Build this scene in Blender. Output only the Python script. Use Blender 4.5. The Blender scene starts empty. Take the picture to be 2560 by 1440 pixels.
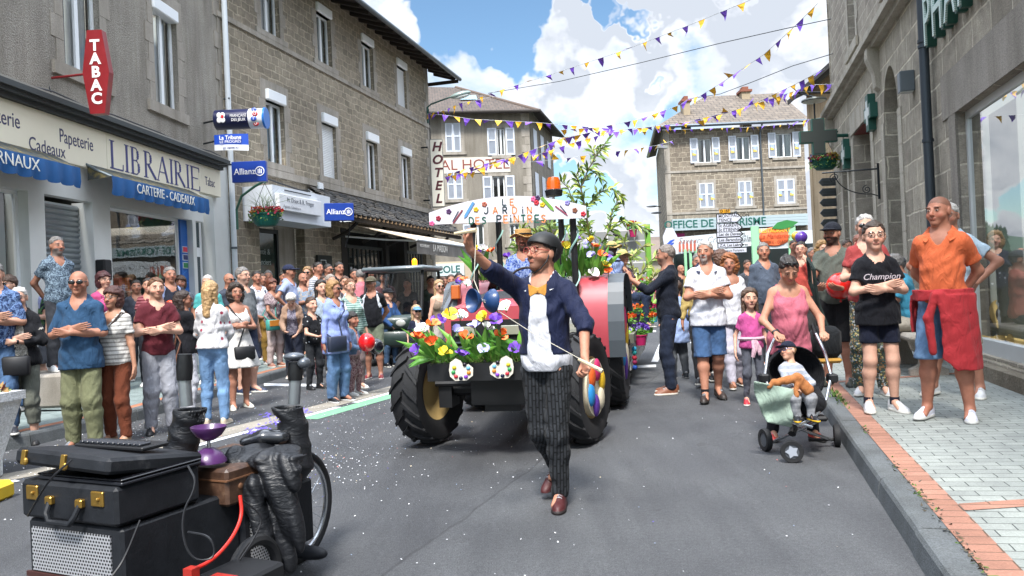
import bpy,bmesh,math,random,mathutils
import numpy as np
from math import sin,cos,pi,radians,atan2,hypot,sqrt
from mathutils import Vector,Matrix
random.seed(7)
SC=bpy.context.scene
COL=SC.collection
FPX=1923.; ROLL=radians(2.5); PITCH=math.atan(9/1923.); HC=1.36
def _rp(v):
 x,y,z=v
 return Vector((x,y*cos(PITCH)-z*sin(PITCH),y*sin(PITCH)+z*cos(PITCH)))
cam_d=bpy.data.cameras.new('camera'); cam=bpy.data.objects.new('camera',cam_d); COL.objects.link(cam)
cx,cy,cz=_rp((cos(ROLL),0,-sin(ROLL))),_rp((sin(ROLL),0,cos(ROLL))),_rp((0,-1,0))
cam.matrix_world=Matrix(((cx.x,cy.x,cz.x,0),(cx.y,cy.y,cz.y,0),(cx.z,cy.z,cz.z,HC),(0,0,0,1)))
cam_d.sensor_width=36; cam_d.lens=36*FPX/2560; cam_d.clip_start=.05; cam_d.clip_end=4000
SC.camera=cam
def ray(px,py):
 u=(px-1280)/FPX; v=(720-py)/FPX
 return _rp((u*cos(ROLL)+v*sin(ROLL),1,-u*sin(ROLL)+v*cos(ROLL)))
def D(px,py,d):
 r=ray(px,py); t=d/r.y; return Vector((r.x*t,d,HC+r.z*t))
def G(px,py,z=0.):
 r=ray(px,py); t=(z-HC)/r.z; return Vector((r.x*t,r.y*t,z))
SUN_EL,SUN_AZ=radians(57),radians(188)
sd=Vector((sin(SUN_AZ)*cos(SUN_EL),cos(SUN_AZ)*cos(SUN_EL),sin(SUN_EL)))
sl=bpy.data.lights.new('sun','SUN'); sl.energy=2.0; sl.angle=radians(10); sl.color=(1,.955,.89)
so=bpy.data.objects.new('sun',sl); COL.objects.link(so); so.rotation_euler=sd.to_track_quat('Z','Y').to_euler()
W=bpy.data.worlds.new('World'); SC.world=W; W.use_nodes=True
def world():
 nt=W.node_tree; nt.nodes.clear(); N=nt.nodes.new; L=nt.links.new
 out=N('ShaderNodeOutputWorld'); bg=N('ShaderNodeBackground'); bg.inputs[1].default_value=.12
 sky=N('ShaderNodeTexSky'); sky.sky_type='NISHITA'; sky.sun_disc=False
 sky.sun_elevation=SUN_EL; sky.sun_rotation=SUN_AZ; sky.air_density=1.; sky.dust_density=.5; sky.ozone_density=2.2
 tc=N('ShaderNodeTexCoord'); d=tc.outputs['Generated']
 def math_(op,a,b=None,c=None,clamp=False):
  m=N('ShaderNodeMath'); m.operation=op; m.use_clamp=clamp
  for i,q in enumerate((a,b,c)):
   if q is None:continue
   if isinstance(q,(int,float)):m.inputs[i].default_value=q
   else:L(q,m.inputs[i])
  return m.outputs[0]
 mp=N('ShaderNodeMapping'); mp.inputs['Scale'].default_value=(1,1,1.5); mp.inputs['Location'].default_value=(.3,1.7,.2); L(d,mp.inputs[0])
 def noise(sc,det,ro,dist=0.):
  n=N('ShaderNodeTexNoise'); n.inputs['Scale'].default_value=sc; n.inputs['Detail'].default_value=det
  n.inputs['Roughness'].default_value=ro; n.inputs['Distortion'].default_value=dist; L(mp.outputs[0],n.inputs['Vector']); return n.outputs[0]
 n1=noise(4.2,10,.58,.3); n2=noise(2.4,6,.5); n3=noise(11,8,.55)
 v=math_('MULTIPLY_ADD',math_('SUBTRACT',n1,.5),2.0,.66); v=math_('MULTIPLY_ADD',math_('SUBTRACT',n3,.5),.5,v)
 nw=N('ShaderNodeTexNoise'); nw.inputs['Scale'].default_value=7; nw.inputs['Detail'].default_value=5; L(d,nw.inputs['Vector']); wv=N('ShaderNodeVectorMath'); wv.operation='MULTIPLY_ADD'; L(nw.outputs[1],wv.inputs[0]); wv.inputs[1].default_value=(.22,)*3; wv2=N('ShaderNodeVectorMath'); wv2.operation='ADD'; L(d,wv2.inputs[0]); wv2.inputs[1].default_value=(-.11,)*3; L(wv2.outputs[0],wv.inputs[2])
 def hole(px,py,rad,amt,v):
  r=ray(px,py).normalized()
  dt=N('ShaderNodeVectorMath'); dt.operation='DOT_PRODUCT'; L(wv.outputs[0],dt.inputs[0]); dt.inputs[1].default_value=r
  mr=N('ShaderNodeMapRange'); mr.interpolation_type='SMOOTHSTEP'; L(dt.outputs['Value'],mr.inputs[0])
  mr.inputs[1].default_value=cos(rad*1.9); mr.inputs[2].default_value=1.; mr.inputs[3].default_value=0; mr.inputs[4].default_value=amt
  return math_('SUBTRACT',v,mr.outputs[0])
 for a in((1080,140,.11,.75),(1240,170,.07,.55),(980,20,.09,.5),(1330,250,.04,.25),(1560,215,.05,.5),(1700,185,.07,.75),(1490,450,.05,.4),(1620,150,.05,.3),(1460,80,.12,-.3),(1800,60,.14,-.35),(1290,30,.07,-.22),(1400,330,.14,-.35),(1900,200,.07,-.3),(1600,370,.13,-.35),(1560,520,.1,-.2),(2100,60,.12,-.3)):
  v=hole(*a,v)
 mk=N('ShaderNodeMapRange'); mk.interpolation_type='SMOOTHSTEP'; L(v,mk.inputs[0]); mk.inputs[1].default_value=.34; mk.inputs[2].default_value=.82
 th=math_('SUBTRACT',v,.52)
 sh=math_('MULTIPLY',th,1.5,clamp=True)
 mod=math_('MULTIPLY',math_('SUBTRACT',n3,.5),1.5)
 mod2=math_('MULTIPLY',math_('SUBTRACT',n2,.5),1.9)
 sepz=N('ShaderNodeSeparateXYZ'); L(d,sepz.inputs[0])
 hi=math_('MULTIPLY',math_('SUBTRACT',sepz.outputs['Z'],.22),1.6,clamp=True)
 s2=math_('ADD',math_('ADD',math_('ADD',sh,mod),mod2),hi,clamp=True)
 cr=N('ShaderNodeValToRGB'); L(s2,cr.inputs[0])
 e=cr.color_ramp.elements; e[0].position=.05; e[0].color=(3.0,3.05,3.15,1); e[1].position=1; e[1].color=(1.75,1.9,2.15,1)
 m=e.new(.45); m.color=(2.6,2.7,2.9,1)
 hs=N('ShaderNodeMix'); hs.data_type='RGBA'; hs.blend_type='MULTIPLY'; hs.inputs[0].default_value=1
 L(sky.outputs[0],hs.inputs[6]); hs.inputs[7].default_value=(.40,.46,.46,1)
 br=N('ShaderNodeMapRange'); br.interpolation_type='SMOOTHSTEP'; L(sepz.outputs['Z'],br.inputs[0]); br.inputs[1].default_value=.40; br.inputs[2].default_value=.8; br.inputs[3].default_value=1.; br.inputs[4].default_value=6.3  # clouds high overhead, out of view, brightened to add fill light
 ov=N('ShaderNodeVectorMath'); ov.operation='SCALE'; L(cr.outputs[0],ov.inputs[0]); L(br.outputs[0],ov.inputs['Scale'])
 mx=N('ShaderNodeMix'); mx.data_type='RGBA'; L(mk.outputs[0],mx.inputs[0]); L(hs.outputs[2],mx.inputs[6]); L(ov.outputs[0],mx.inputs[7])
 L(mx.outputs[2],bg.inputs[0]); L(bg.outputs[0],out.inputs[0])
world()
SC.view_settings.view_transform='Standard'; SC.view_settings.look='None'
SC.view_settings.exposure=1.82; SC.view_settings.gamma=1
SC.cycles.max_bounces=6; SC.cycles.transparent_max_bounces=12; SC.cycles.use_denoising=True
def lin(h):
 h=h.lstrip('#'); h=h if len(h)==6 else ''.join(q*2 for q in h); c=[int(h[i:i+2],16)/255 for i in(0,2,4)]
 return tuple(x/12.92 if x<=.04045 else((x+.055)/1.055)**2.4 for x in c)
_M={}
class NT:
 def __init__(s,name):
  s.m=bpy.data.materials.new(name); s.m.use_nodes=True; s.t=s.m.node_tree; s.t.nodes.clear()
  s.out=s.N('ShaderNodeOutputMaterial'); s.b=s.N('ShaderNodeBsdfPrincipled'); s.L(s.b.outputs[0],s.out.inputs[0])
  s.tc=s.N('ShaderNodeTexCoord')
 def N(s,t):return s.t.nodes.new(t)
 def L(s,a,b):s.t.links.new(a,b)
 def set(s,n,i,v):
  if isinstance(v,(int,float,tuple)):n.inputs[i].default_value=v if not(isinstance(v,tuple)and len(v)==3 and n.inputs[i].type=='RGBA')else(*v,1)
  else:s.L(v,n.inputs[i])
 def math(s,op,a,b=None,c=None,clamp=False):
  m=s.N('ShaderNodeMath'); m.operation=op; m.use_clamp=clamp
  for i,q in enumerate((a,b,c)):
   if q is not None:s.set(m,i,q)
  return m.outputs[0]
 def noise(s,vec,sc,det=4,ro=.55,dist=0.,out=0):
  n=s.N('ShaderNodeTexNoise'); s.set(n,'Scale',sc); s.set(n,'Detail',det); s.set(n,'Roughness',ro); s.set(n,'Distortion',dist)
  s.L(vec,n.inputs['Vector']); return n.outputs[out]
 def map(s,vec,loc=(0,0,0),rot=(0,0,0),sc=(1,1,1)):
  m=s.N('ShaderNodeMapping'); m.inputs[1].default_value=loc; m.inputs[2].default_value=rot; m.inputs[3].default_value=sc
  s.L(vec,m.inputs[0]); return m.outputs[0]
 def mix(s,f,a,b,mode='MIX'):
  m=s.N('ShaderNodeMix'); m.data_type='RGBA'; m.blend_type=mode
  s.set(m,0,f); s.set(m,6,a); s.set(m,7,b); return m.outputs[2]
 def ramp(s,f,stops,interp='LINEAR'):
  r=s.N('ShaderNodeValToRGB'); s.L(f,r.inputs[0]); r.color_ramp.interpolation=interp; e=r.color_ramp.elements
  while len(e)<len(stops):e.new(.5)
  for q,(p,c)in zip(e,stops):q.position=p; q.color=(*c,1)if len(c)==3 else c
  return r.outputs[0]
 def rng(s,v,a,b,c=0.,d=1.):
  m=s.N('ShaderNodeMapRange'); s.L(v,m.inputs[0])
  for i,q in enumerate((a,b,c,d)):m.inputs[i+1].default_value=q
  return m.outputs[0]
 def bump(s,h,dist=.01,st=.6,nrm=None):
  b=s.N('ShaderNodeBump'); b.inputs['Distance'].default_value=dist; b.inputs['Strength'].default_value=st; s.L(h,b.inputs['Height'])
  if nrm is not None:s.L(nrm,b.inputs['Normal'])
  return b.outputs[0]
 def fin(s,col=None,rough=None,nrm=None,**k):
  if col is not None:s.set(s.b,'Base Color',col)
  if rough is not None:s.set(s.b,'Roughness',rough)
  if nrm is not None:s.L(nrm,s.b.inputs['Normal'])
  for a,v in k.items():s.set(s.b,a,v)
  return s.m
def hx(c):return lin(c)if isinstance(c,str)else c
def mat(c,rough=.6,metal=0.,var=.12,sc=6.,bump=0.,bsc=60.,name='paint',coat=0.,emit=0.):
 """plain coloured surface with slight uneven tone"""
 key=(c,rough,metal,var,sc,bump,bsc,coat,emit)
 if key in _M:return _M[key]
 t=NT(name); o=t.tc.outputs['Object']; rgb=hx(c)
 n=t.noise(o,sc,5,.6)
 dk=tuple(x*(1-var)for x in rgb); lt=tuple(min(1,x*(1+var))for x in rgb)
 col=t.mix(n,dk,lt)
 nr=t.bump(t.noise(o,bsc,4),.004,bump)if bump else None
 k={'Metallic':metal}
 if coat:k['Coat Weight']=coat
 if emit:k['Emission Color']=rgb; k['Emission Strength']=emit
 _M[key]=t.fin(col,t.math('MULTIPLY_ADD',n,.12,rough-.06),nr,**k)
 return _M[key]
def cloth(c,pat=None,c2=None,sc=1.,c3=None,rough=.88):
 key=('cloth',c,pat,c2,sc,c3,rough)
 if key in _M:return _M[key]
 mu=lambda q:tuple(x*.86+sum(q)/3*.14 for x in q)
 t=NT('fabric'); o=t.tc.outputs['Object']; a=mu(hx(c)); b=mu(hx(c2))if c2 else a; col=a
 if pat=='stripe':
  sep=t.N('ShaderNodeSeparateXYZ'); t.L(o,sep.inputs[0])
  f=t.math('FRACT',t.math('MULTIPLY',sep.outputs['Z'],22*sc)); col=t.mix(t.math('GREATER_THAN',f,.62),a,b)
 elif pat=='vstripe':
  sep=t.N('ShaderNodeSeparateXYZ'); t.L(o,sep.inputs[0])
  f=t.math('FRACT',t.math('MULTIPLY',t.math('ADD',sep.outputs['X'],sep.outputs['Y']),40*sc)); col=t.mix(t.math('GREATER_THAN',f,.6),a,b)
 elif pat=='floral':
  n=t.noise(o,26*sc,3,.6,1.2); col=t.ramp(n,[(.44,a),(.5,b),(.56,hx(c3)if c3 else b),(.6,a)])
 elif pat=='dots':
  v=t.N('ShaderNodeTexVoronoi'); v.inputs['Scale'].default_value=14*sc; v.inputs['Randomness'].default_value=.45; t.L(o,v.inputs['Vector'])
  col=t.mix(t.math('LESS_THAN',v.outputs['Distance'],.2),a,b)
 elif pat=='confetti':
  v=t.N('ShaderNodeTexVoronoi'); v.inputs['Scale'].default_value=42*sc; t.L(o,v.inputs['Vector'])
  sep=t.N('ShaderNodeSeparateColor'); t.L(v.outputs['Color'],sep.inputs[0])
  col=t.ramp(sep.outputs[0],[(0,a),(.35,b),(.5,hx(c3)if c3 else b),(.65,a),(.8,(.35,.3,.12)),(.9,(.3,.32,.33))],'CONSTANT')
 elif pat=='denim':
  n=t.noise(o,7,3,.6); col=t.mix(t.rng(n,.35,.7),tuple(x*.8 for x in a),tuple(min(1,x*1.35)for x in a))
 elif pat=='bricks':
  sep=t.N('ShaderNodeSeparateXYZ'); t.L(o,sep.inputs[0]); cb=t.N('ShaderNodeCombineXYZ'); t.L(sep.outputs['Z'],cb.inputs[0])
  t.L(t.math('ADD',sep.outputs['X'],t.math('MULTIPLY',sep.outputs['Y'],.6)),cb.inputs[1])
  br=t.N('ShaderNodeTexBrick'); t.L(cb.outputs[0],br.inputs[0]); br.inputs['Scale'].default_value=1; br.inputs['Brick Width'].default_value=.09; br.inputs['Row Height'].default_value=.024
  br.inputs['Mortar Size'].default_value=.005; br.inputs['Color1'].default_value=(*a,1); br.inputs['Color2'].default_value=(*b,1); br.inputs['Mortar'].default_value=(*(hx(c3)),1)
  col=br.outputs[0]
 w=t.noise(o,9,4,.6,.6)
 col=t.mix(1.,col,t.ramp(w,[(.25,(.86,.86,.87)),(.75,(1.05,1.05,1.05))]),'MULTIPLY')
 st=t.map(o,sc=(1,1,.45))
 n1=t.noise(st,14,3,.5,1.5); n2=t.noise(o,260,2)
 h=t.math('ADD',n1,t.math('MULTIPLY',n2,.06))
 _M[key]=t.fin(col,rough,t.bump(h,.035,.55),**{'Specular IOR Level':.25,'Sheen Weight':.03})
 return _M[key]
def glass_mat(tint=(.9,.94,.95),refl=.9,dark=0.):
 key=('glass',tint,refl,dark)
 if key in _M:return _M[key]
 t=NT('glass'); tr=t.N('ShaderNodeBsdfTransparent'); tr.inputs[0].default_value=(*tint,1); gl=t.N('ShaderNodeBsdfGlossy'); gl.inputs['Roughness'].default_value=.015
 gl.inputs[0].default_value=(refl,refl,refl,1)
 fr=t.N('ShaderNodeFresnel'); fr.inputs[0].default_value=1.55; f=t.math('MULTIPLY_ADD',fr.outputs[0],1.25,.05,clamp=True)
 n=t.noise(t.tc.outputs['Object'],1.2,2); bp=t.bump(n,.02,.12); t.L(bp,gl.inputs['Normal'])
 mx=t.N('ShaderNodeMixShader'); t.L(f,mx.inputs[0]); t.L(tr.outputs[0],mx.inputs[1]); t.L(gl.outputs[0],mx.inputs[2]); t.L(mx.outputs[0],t.out.inputs[0])
 _M[key]=t.m; return t.m
def wallvec(t):
 s=t.N('ShaderNodeSeparateXYZ'); t.L(t.tc.outputs['Object'],s.inputs[0]); c=t.N('ShaderNodeCombineXYZ')
 t.L(t.math('ADD',s.outputs[0],s.outputs[1]),c.inputs[0]); t.L(s.outputs[2],c.inputs[1]); return c.outputs[0]
def stone_mat(c1,c2,mortar,bw=.36,rh=.2,ms=.02,wob=.05,bump=.03,offs=.5,squash=1.,rough=.9):
 t=NT('stone'); v=wallvec(t); o=t.tc.outputs['Object']
 nz=t.noise(v,3.2,3,.6,0,1)
 va=t.N('ShaderNodeVectorMath'); va.operation='SUBTRACT'; t.L(nz,va.inputs[0]); va.inputs[1].default_value=(.5,.5,.5)
 vs=t.N('ShaderNodeVectorMath'); vs.operation='SCALE'; t.L(va.outputs[0],vs.inputs[0]); vs.inputs['Scale'].default_value=wob*2.6
 vd=t.N('ShaderNodeVectorMath'); vd.operation='ADD'; t.L(v,vd.inputs[0]); t.L(vs.outputs[0],vd.inputs[1])
 nz2=t.noise(v,16,3,.6,0,1); vs2=t.N('ShaderNodeVectorMath'); vs2.operation='SCALE'; t.L(nz2,vs2.inputs[0]); vs2.inputs['Scale'].default_value=wob*.5
 vd2=t.N('ShaderNodeVectorMath'); vd2.operation='ADD'; t.L(vd.outputs[0],vd2.inputs[0]); t.L(vs2.outputs[0],vd2.inputs[1])
 b=t.N('ShaderNodeTexBrick'); t.L(vd2.outputs[0],b.inputs[0]); b.inputs['Scale'].default_value=1; b.inputs['Brick Width'].default_value=bw; b.inputs['Row Height'].default_value=rh
 b.inputs['Mortar Size'].default_value=ms; b.inputs['Mortar Smooth'].default_value=.35; b.offset=offs; b.squash=squash; b.squash_frequency=3
 b.inputs['Color1'].default_value=(*hx(c1),1); b.inputs['Color2'].default_value=(*hx(c2),1); b.inputs['Mortar'].default_value=(*hx(mortar),1)
 n=t.noise(o,5,6,.65); n2=t.noise(o,45,5,.7); n3=t.noise(o,.5,4,.6)
 col=t.mix(1.,b.outputs[0],t.ramp(n,[(.3,(.72,.71,.70)),(.7,(1.2,1.18,1.14))]),'MULTIPLY')
 col=t.mix(1.,col,t.ramp(n2,[(.3,(.8,.8,.8)),(.7,(1.15,1.15,1.15))]),'MULTIPLY')
 col=t.mix(1.,col,t.ramp(n3,[(.35,(.8,.79,.79)),(.65,(1.1,1.1,1.08))]),'MULTIPLY')
 h=t.math('ADD',t.math('MULTIPLY',b.outputs['Fac'],-1.),t.math('ADD',t.math('MULTIPLY',n2,.5),t.math('MULTIPLY',n,.6)))
 return t.fin(col,rough,t.bump(h,bump,.8),**{'Specular IOR Level':.2})
def render_mat(c,c2,sc=1.,bump=.02,gr=90,streak=True):
 t=NT('render'); o=t.tc.outputs['Object']; n=t.noise(o,1.1*sc,6,.65); g=t.noise(o,gr,4,.7)
 col=t.mix(t.rng(n,.3,.7),hx(c),hx(c2)); col=t.mix(1.,col,t.ramp(g,[(.3,(.62,.62,.62)),(.7,(1.3,1.3,1.3))]),'MULTIPLY')
 if streak:
  s=t.noise(t.map(o,sc=(2.6,2.6,.3)),1.4,5,.6); col=t.mix(1.,col,t.ramp(s,[(.35,(.78,.77,.75)),(.6,(1.05,1.05,1.05))]),'MULTIPLY')
 return t.fin(col,.92,t.bump(g,bump,.9),**{'Specular IOR Level':.15})
def tile_roof_mat(c1,c2,bw=.28,rh=.33):
 t=NT('tiles'); o=t.tc.outputs['UV']; b=t.N('ShaderNodeTexBrick'); t.L(o,b.inputs[0]); b.inputs['Scale'].default_value=1; b.inputs['Brick Width'].default_value=bw; b.inputs['Row Height'].default_value=rh
 b.inputs['Mortar Size'].default_value=.018; b.inputs['Color1'].default_value=(*hx(c1),1); b.inputs['Color2'].default_value=(*hx(c2),1); b.inputs['Mortar'].default_value=(.03,.028,.026,1)
 s=t.N('ShaderNodeSeparateXYZ'); t.L(o,s.inputs[0]); f=t.math('FRACT',t.math('DIVIDE',s.outputs[1],rh)); wv=t.math('SINE',t.math('MULTIPLY',s.outputs[0],2*pi/bw))
 n=t.noise(o,3,5,.6); col=t.mix(1.,b.outputs[0],t.ramp(n,[(.3,(.7,.7,.7)),(.7,(1.25,1.22,1.2))]),'MULTIPLY')
 h=t.math('ADD',t.math('MULTIPLY',t.math('SUBTRACT',1.,f),1.),t.math('MULTIPLY',wv,.35))
 return t.fin(col,.85,t.bump(h,.05,1.))
class MB:
 def __init__(s):s.v=[]; s.f=[]; s.m=[]; s.n=0
 def add(s,vs,fs,mi=0):
  s.v.extend([tuple(p)for p in vs]); s.f.extend([tuple(i+s.n for i in f)for f in fs]); s.m.extend([mi]*len(fs)); s.n+=len(vs); return s
 def box(s,x0,x1,y0,y1,z0,z1,mi=0,M=None):
  vs=[Vector((x,y,z))for z in(z0,z1)for y in(y0,y1)for x in(x0,x1)]
  if M is not None:vs=[M@p for p in vs]
  return s.add(vs,[(0,2,3,1),(4,5,7,6),(0,1,5,4),(2,6,7,3),(0,4,6,2),(1,3,7,5)],mi)
 def bbox(s,x0,x1,y0,y1,z0,z1,b=.01,mi=0,M=None):
  vs=[]; idx={}
  for sx in(0,1):
   for sy in(0,1):
    for sz in(0,1):
     X,Y,Z=(x0,x1)[sx],(y0,y1)[sy],(z0,z1)[sz]; dx,dy,dz=(1,-1)[sx]*b,(1,-1)[sy]*b,(1,-1)[sz]*b
     for a,p in((0,(X,Y+dy,Z+dz)),(1,(X+dx,Y,Z+dz)),(2,(X+dx,Y+dy,Z))):
      idx[sx,sy,sz,a]=len(vs); vs.append(Vector(p))
  I=lambda*k:idx[k]; F=[]
  for q in(0,1):
   F.append([I(q,0,0,0),I(q,0,1,0),I(q,1,1,0),I(q,1,0,0)][::(1 if q==0 else-1)])
   F.append([I(0,q,0,1),I(1,q,0,1),I(1,q,1,1),I(0,q,1,1)][::(1 if q==0 else-1)])
   F.append([I(0,0,q,2),I(0,1,q,2),I(1,1,q,2),I(1,0,q,2)][::(1 if q==0 else-1)])
  for p in(0,1):
   for q in(0,1):
    r=1 if p==q else-1
    F.append([I(p,q,0,0),I(p,q,0,1),I(p,q,1,1),I(p,q,1,0)][::r]); F.append([I(p,0,q,0),I(p,1,q,0),I(p,1,q,2),I(p,0,q,2)][::r]); F.append([I(0,p,q,1),I(0,p,q,2),I(1,p,q,2),I(1,p,q,1)][::r])
  for a in(0,1):
   for c in(0,1):
    for e in(0,1):F.append([I(a,c,e,k)for k in(0,1,2)][::(1 if(a+c+e)%2 else-1)])
  if M is not None:vs=[M@p for p in vs]
  return s.add(vs,F,mi)
 def tube(s,path,r,n=8,mi=0,cap=True):
  path=[Vector(p)for p in path]; R=r if isinstance(r,(list,tuple))else[r]*len(path); vs=[]; fs=[]; up=None
  for i,p in enumerate(path):
   t=(path[min(i+1,len(path)-1)]-path[max(i-1,0)]); t=t.normalized()if t.length>1e-9 else Vector((0,0,1))
   if up is None:up=Vector((0,0,1))if abs(t.z)<.9 else Vector((1,0,0))
   a=t.cross(up).normalized(); b=a.cross(t).normalized(); up=b
   for k in range(n):vs.append(p+(a*cos(2*pi*k/n)+b*sin(2*pi*k/n))*R[i])
  for i in range(len(path)-1):
   for k in range(n):fs.append((i*n+k,i*n+(k+1)%n,(i+1)*n+(k+1)%n,(i+1)*n+k))
  if cap:fs.append(tuple(range(n))[::-1]); fs.append(tuple((len(path)-1)*n+k for k in range(n)))
  return s.add(vs,fs,mi)
 def lathe(s,prof,o=(0,0,0),axis=(0,0,1),n=24,mi=0,caps=False):
  o=Vector(o); q=Vector(axis).normalized().to_track_quat('Z','Y'); vs=[]; fs=[]
  for r,h in prof:
   for k in range(n):vs.append(o+q@Vector((r*cos(2*pi*k/n),r*sin(2*pi*k/n),h)))
  for i in range(len(prof)-1):
   for k in range(n):fs.append((i*n+k,i*n+(k+1)%n,(i+1)*n+(k+1)%n,(i+1)*n+k))
  if caps:fs.append(tuple(range(n))[::-1]); fs.append(tuple((len(prof)-1)*n+k for k in range(n)))
  return s.add(vs,fs,mi)
 def ell(s,c,r,n=14,m=9,mi=0,M=None):
  r=(r,r,r)if isinstance(r,(int,float))else r; vs=[]; fs=[]; c=Vector(c)
  for i in range(m+1):
   a=pi*i/m
   for k in range(n):
    p=Vector((r[0]*sin(a)*cos(2*pi*k/n),r[1]*sin(a)*sin(2*pi*k/n),r[2]*cos(a)))
    vs.append(c+(M@p if M is not None else p))
  for i in range(m):
   for k in range(n):fs.append((i*n+k,(i+1)*n+k,(i+1)*n+(k+1)%n,i*n+(k+1)%n))
  return s.add(vs,fs,mi)
 def prism(s,poly,M,d,mi=0):
  k=len(poly); vs=[M@Vector((x,y,0))for x,y in poly]+[M@Vector((x,y,d))for x,y in poly]
  area=sum(poly[i][0]*poly[(i+1)%k][1]-poly[(i+1)%k][0]*poly[i][1]for i in range(k))
  fs=[tuple(range(k))[::-1],tuple(range(k,2*k))]+[(i,(i+1)%k,k+(i+1)%k,k+i)for i in range(k)]
  if area*d<0:fs=[f[::-1]for f in fs]
  return s.add(vs,fs,mi)
 def quad(s,a,b,c,d,mi=0):return s.add([a,b,c,d],[(0,1,2,3)],mi)
 def build(s,name,mats,parent=None,smooth=False,uv=None):
  me=bpy.data.meshes.new(name); me.from_pydata(s.v,[],s.f)
  weld=bool(smooth)
  mats=mats if isinstance(mats,(list,tuple))else[mats]
  for m in mats:me.materials.append(m)
  if len(mats)>1 and not weld:me.polygons.foreach_set('material_index',s.m)
  if weld:
   b_=bmesh.new(); b_.from_mesh(me)
   if len(mats)>1:
    for f_,q_ in zip(b_.faces,s.m):f_.material_index=q_
   bmesh.ops.remove_doubles(b_,verts=b_.verts,dist=1e-5); b_.to_mesh(me); b_.free()
  if uv:
   ul=me.uv_layers.new(name='uv'); co=np.empty(len(me.loops)*2,np.float32)
   for l in me.loops:co[2*l.index:2*l.index+2]=uv(me.vertices[l.vertex_index].co)
   ul.data.foreach_set('uv',co)
  if smooth:
   me.polygons.foreach_set('use_smooth',[True]*len(me.polygons)); me.update()
   try:me.set_sharp_from_angle(angle=radians(smooth if smooth>1 else 40))
   except Exception:pass
  o=bpy.data.objects.new(name,me); COL.objects.link(o)
  if parent is not None:o.parent=parent
  return o
def tag(o,label=None,cat=None,group=None,kind=None):
 if label:o['label']=label
 if cat:o['category']=cat
 if group:o['group']=group
 if kind:o['kind']=kind
 return o
def empty(name,loc=(0,0,0),rz=0.,label=None,cat=None,group=None,parent=None):
 o=bpy.data.objects.new(name,None); COL.objects.link(o); o.location=loc; o.rotation_euler=(0,0,rz); o.empty_display_size=.1
 if parent is not None:o.parent=parent
 return tag(o,label,cat,group)
def dup(o,parent=None,loc=None,rz=None,label=None,group=None):
 kids=[c for c in bpy.data.objects if c.parent==o]
 c=o.copy(); COL.objects.link(c)
 if parent is not None:c.parent=parent
 for k in kids:dup(k,c)
 if loc is not None:c.location=loc
 if rz is not None:c.rotation_euler=(0,0,rz)
 if label:c['label']=label
 if group:c['group']=group
 return c
def xz(x,y,z,rz=0.):
 return Matrix.Translation((x,y,z))@Matrix.Rotation(rz,4,'Z')@Matrix.Rotation(pi/2,4,'X')
def text(s,size,M,m,parent=None,ext=.004,align='CENTER',sx=1.,bold=0.,shear=0.,name='lettering',sp=1.):
 c=bpy.data.curves.new(name,'FONT'); c.body=s; c.size=size; c.extrude=ext; c.align_x=align; c.align_y='CENTER'; c.offset=bold; c.shear=shear; c.space_character=sp
 c.resolution_u=3; c.materials.append(m); t_o=bpy.data.objects.new(name,c); me=bpy.data.meshes.new_from_object(t_o); me.name=name
 bpy.data.objects.remove(t_o); bpy.data.curves.remove(c); o=bpy.data.objects.new(name,me); COL.objects.link(o); o.parent=parent
 o.matrix_local=M@Matrix.Diagonal((sx,1,1,1)); return o
def curve_pts(P):
 P=[Vector(p)for p in P]
 for _ in range(3):P=[P[0]]+[q for a,b in zip(P,P[1:])for q in(a.lerp(b,.25),a.lerp(b,.75))]+[P[-1]]
 return P
def strokes(segs,M,w,d,mb,mi=0,n=8):
 for(x0,y0,x1,y1,*ww)in segs:
  q=(ww[0]if ww else w)/2; dx,dy=x1-x0,y1-y0; l=hypot(dx,dy)or 1; nx,ny=-dy/l*q,dx/l*q
  mb.prism([(x0+nx,y0+ny),(x0-nx,y0-ny),(x1-nx,y1-ny),(x1+nx,y1+ny)],M,d,mi)
def wall_mesh(w,z0,z1,ops,depth=.22,y=0.):
 """front sheet with openings (x0,x1,z0,z1) and their reveals, outward = -Y"""
 mb=MB(); xs=sorted({0.,w,*[a for o in ops for a in o[:2]]}); zs=sorted({z0,z1,*[a for o in ops for a in o[2:4]]})
 for i in range(len(xs)-1):
  for j in range(len(zs)-1):
   cx_,cz_=(xs[i]+xs[i+1])/2,(zs[j]+zs[j+1])/2
   if any(o[0]<cx_<o[1]and o[2]<cz_<o[3]for o in ops):continue
   mb.quad((xs[i],y,zs[j]),(xs[i+1],y,zs[j]),(xs[i+1],y,zs[j+1]),(xs[i],y,zs[j+1]))
 for a,b,c,d in[o[:4]for o in ops]:
  e=y+depth
  mb.quad((a,y,c),(a,e,c),(b,e,c),(b,y,c)); mb.quad((a,y,d),(b,y,d),(b,e,d),(a,e,d))
  mb.quad((a,y,c),(a,y,d),(a,e,d),(a,e,c)); mb.quad((b,y,c),(b,e,c),(b,e,d),(b,y,d))
 return mb
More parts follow.
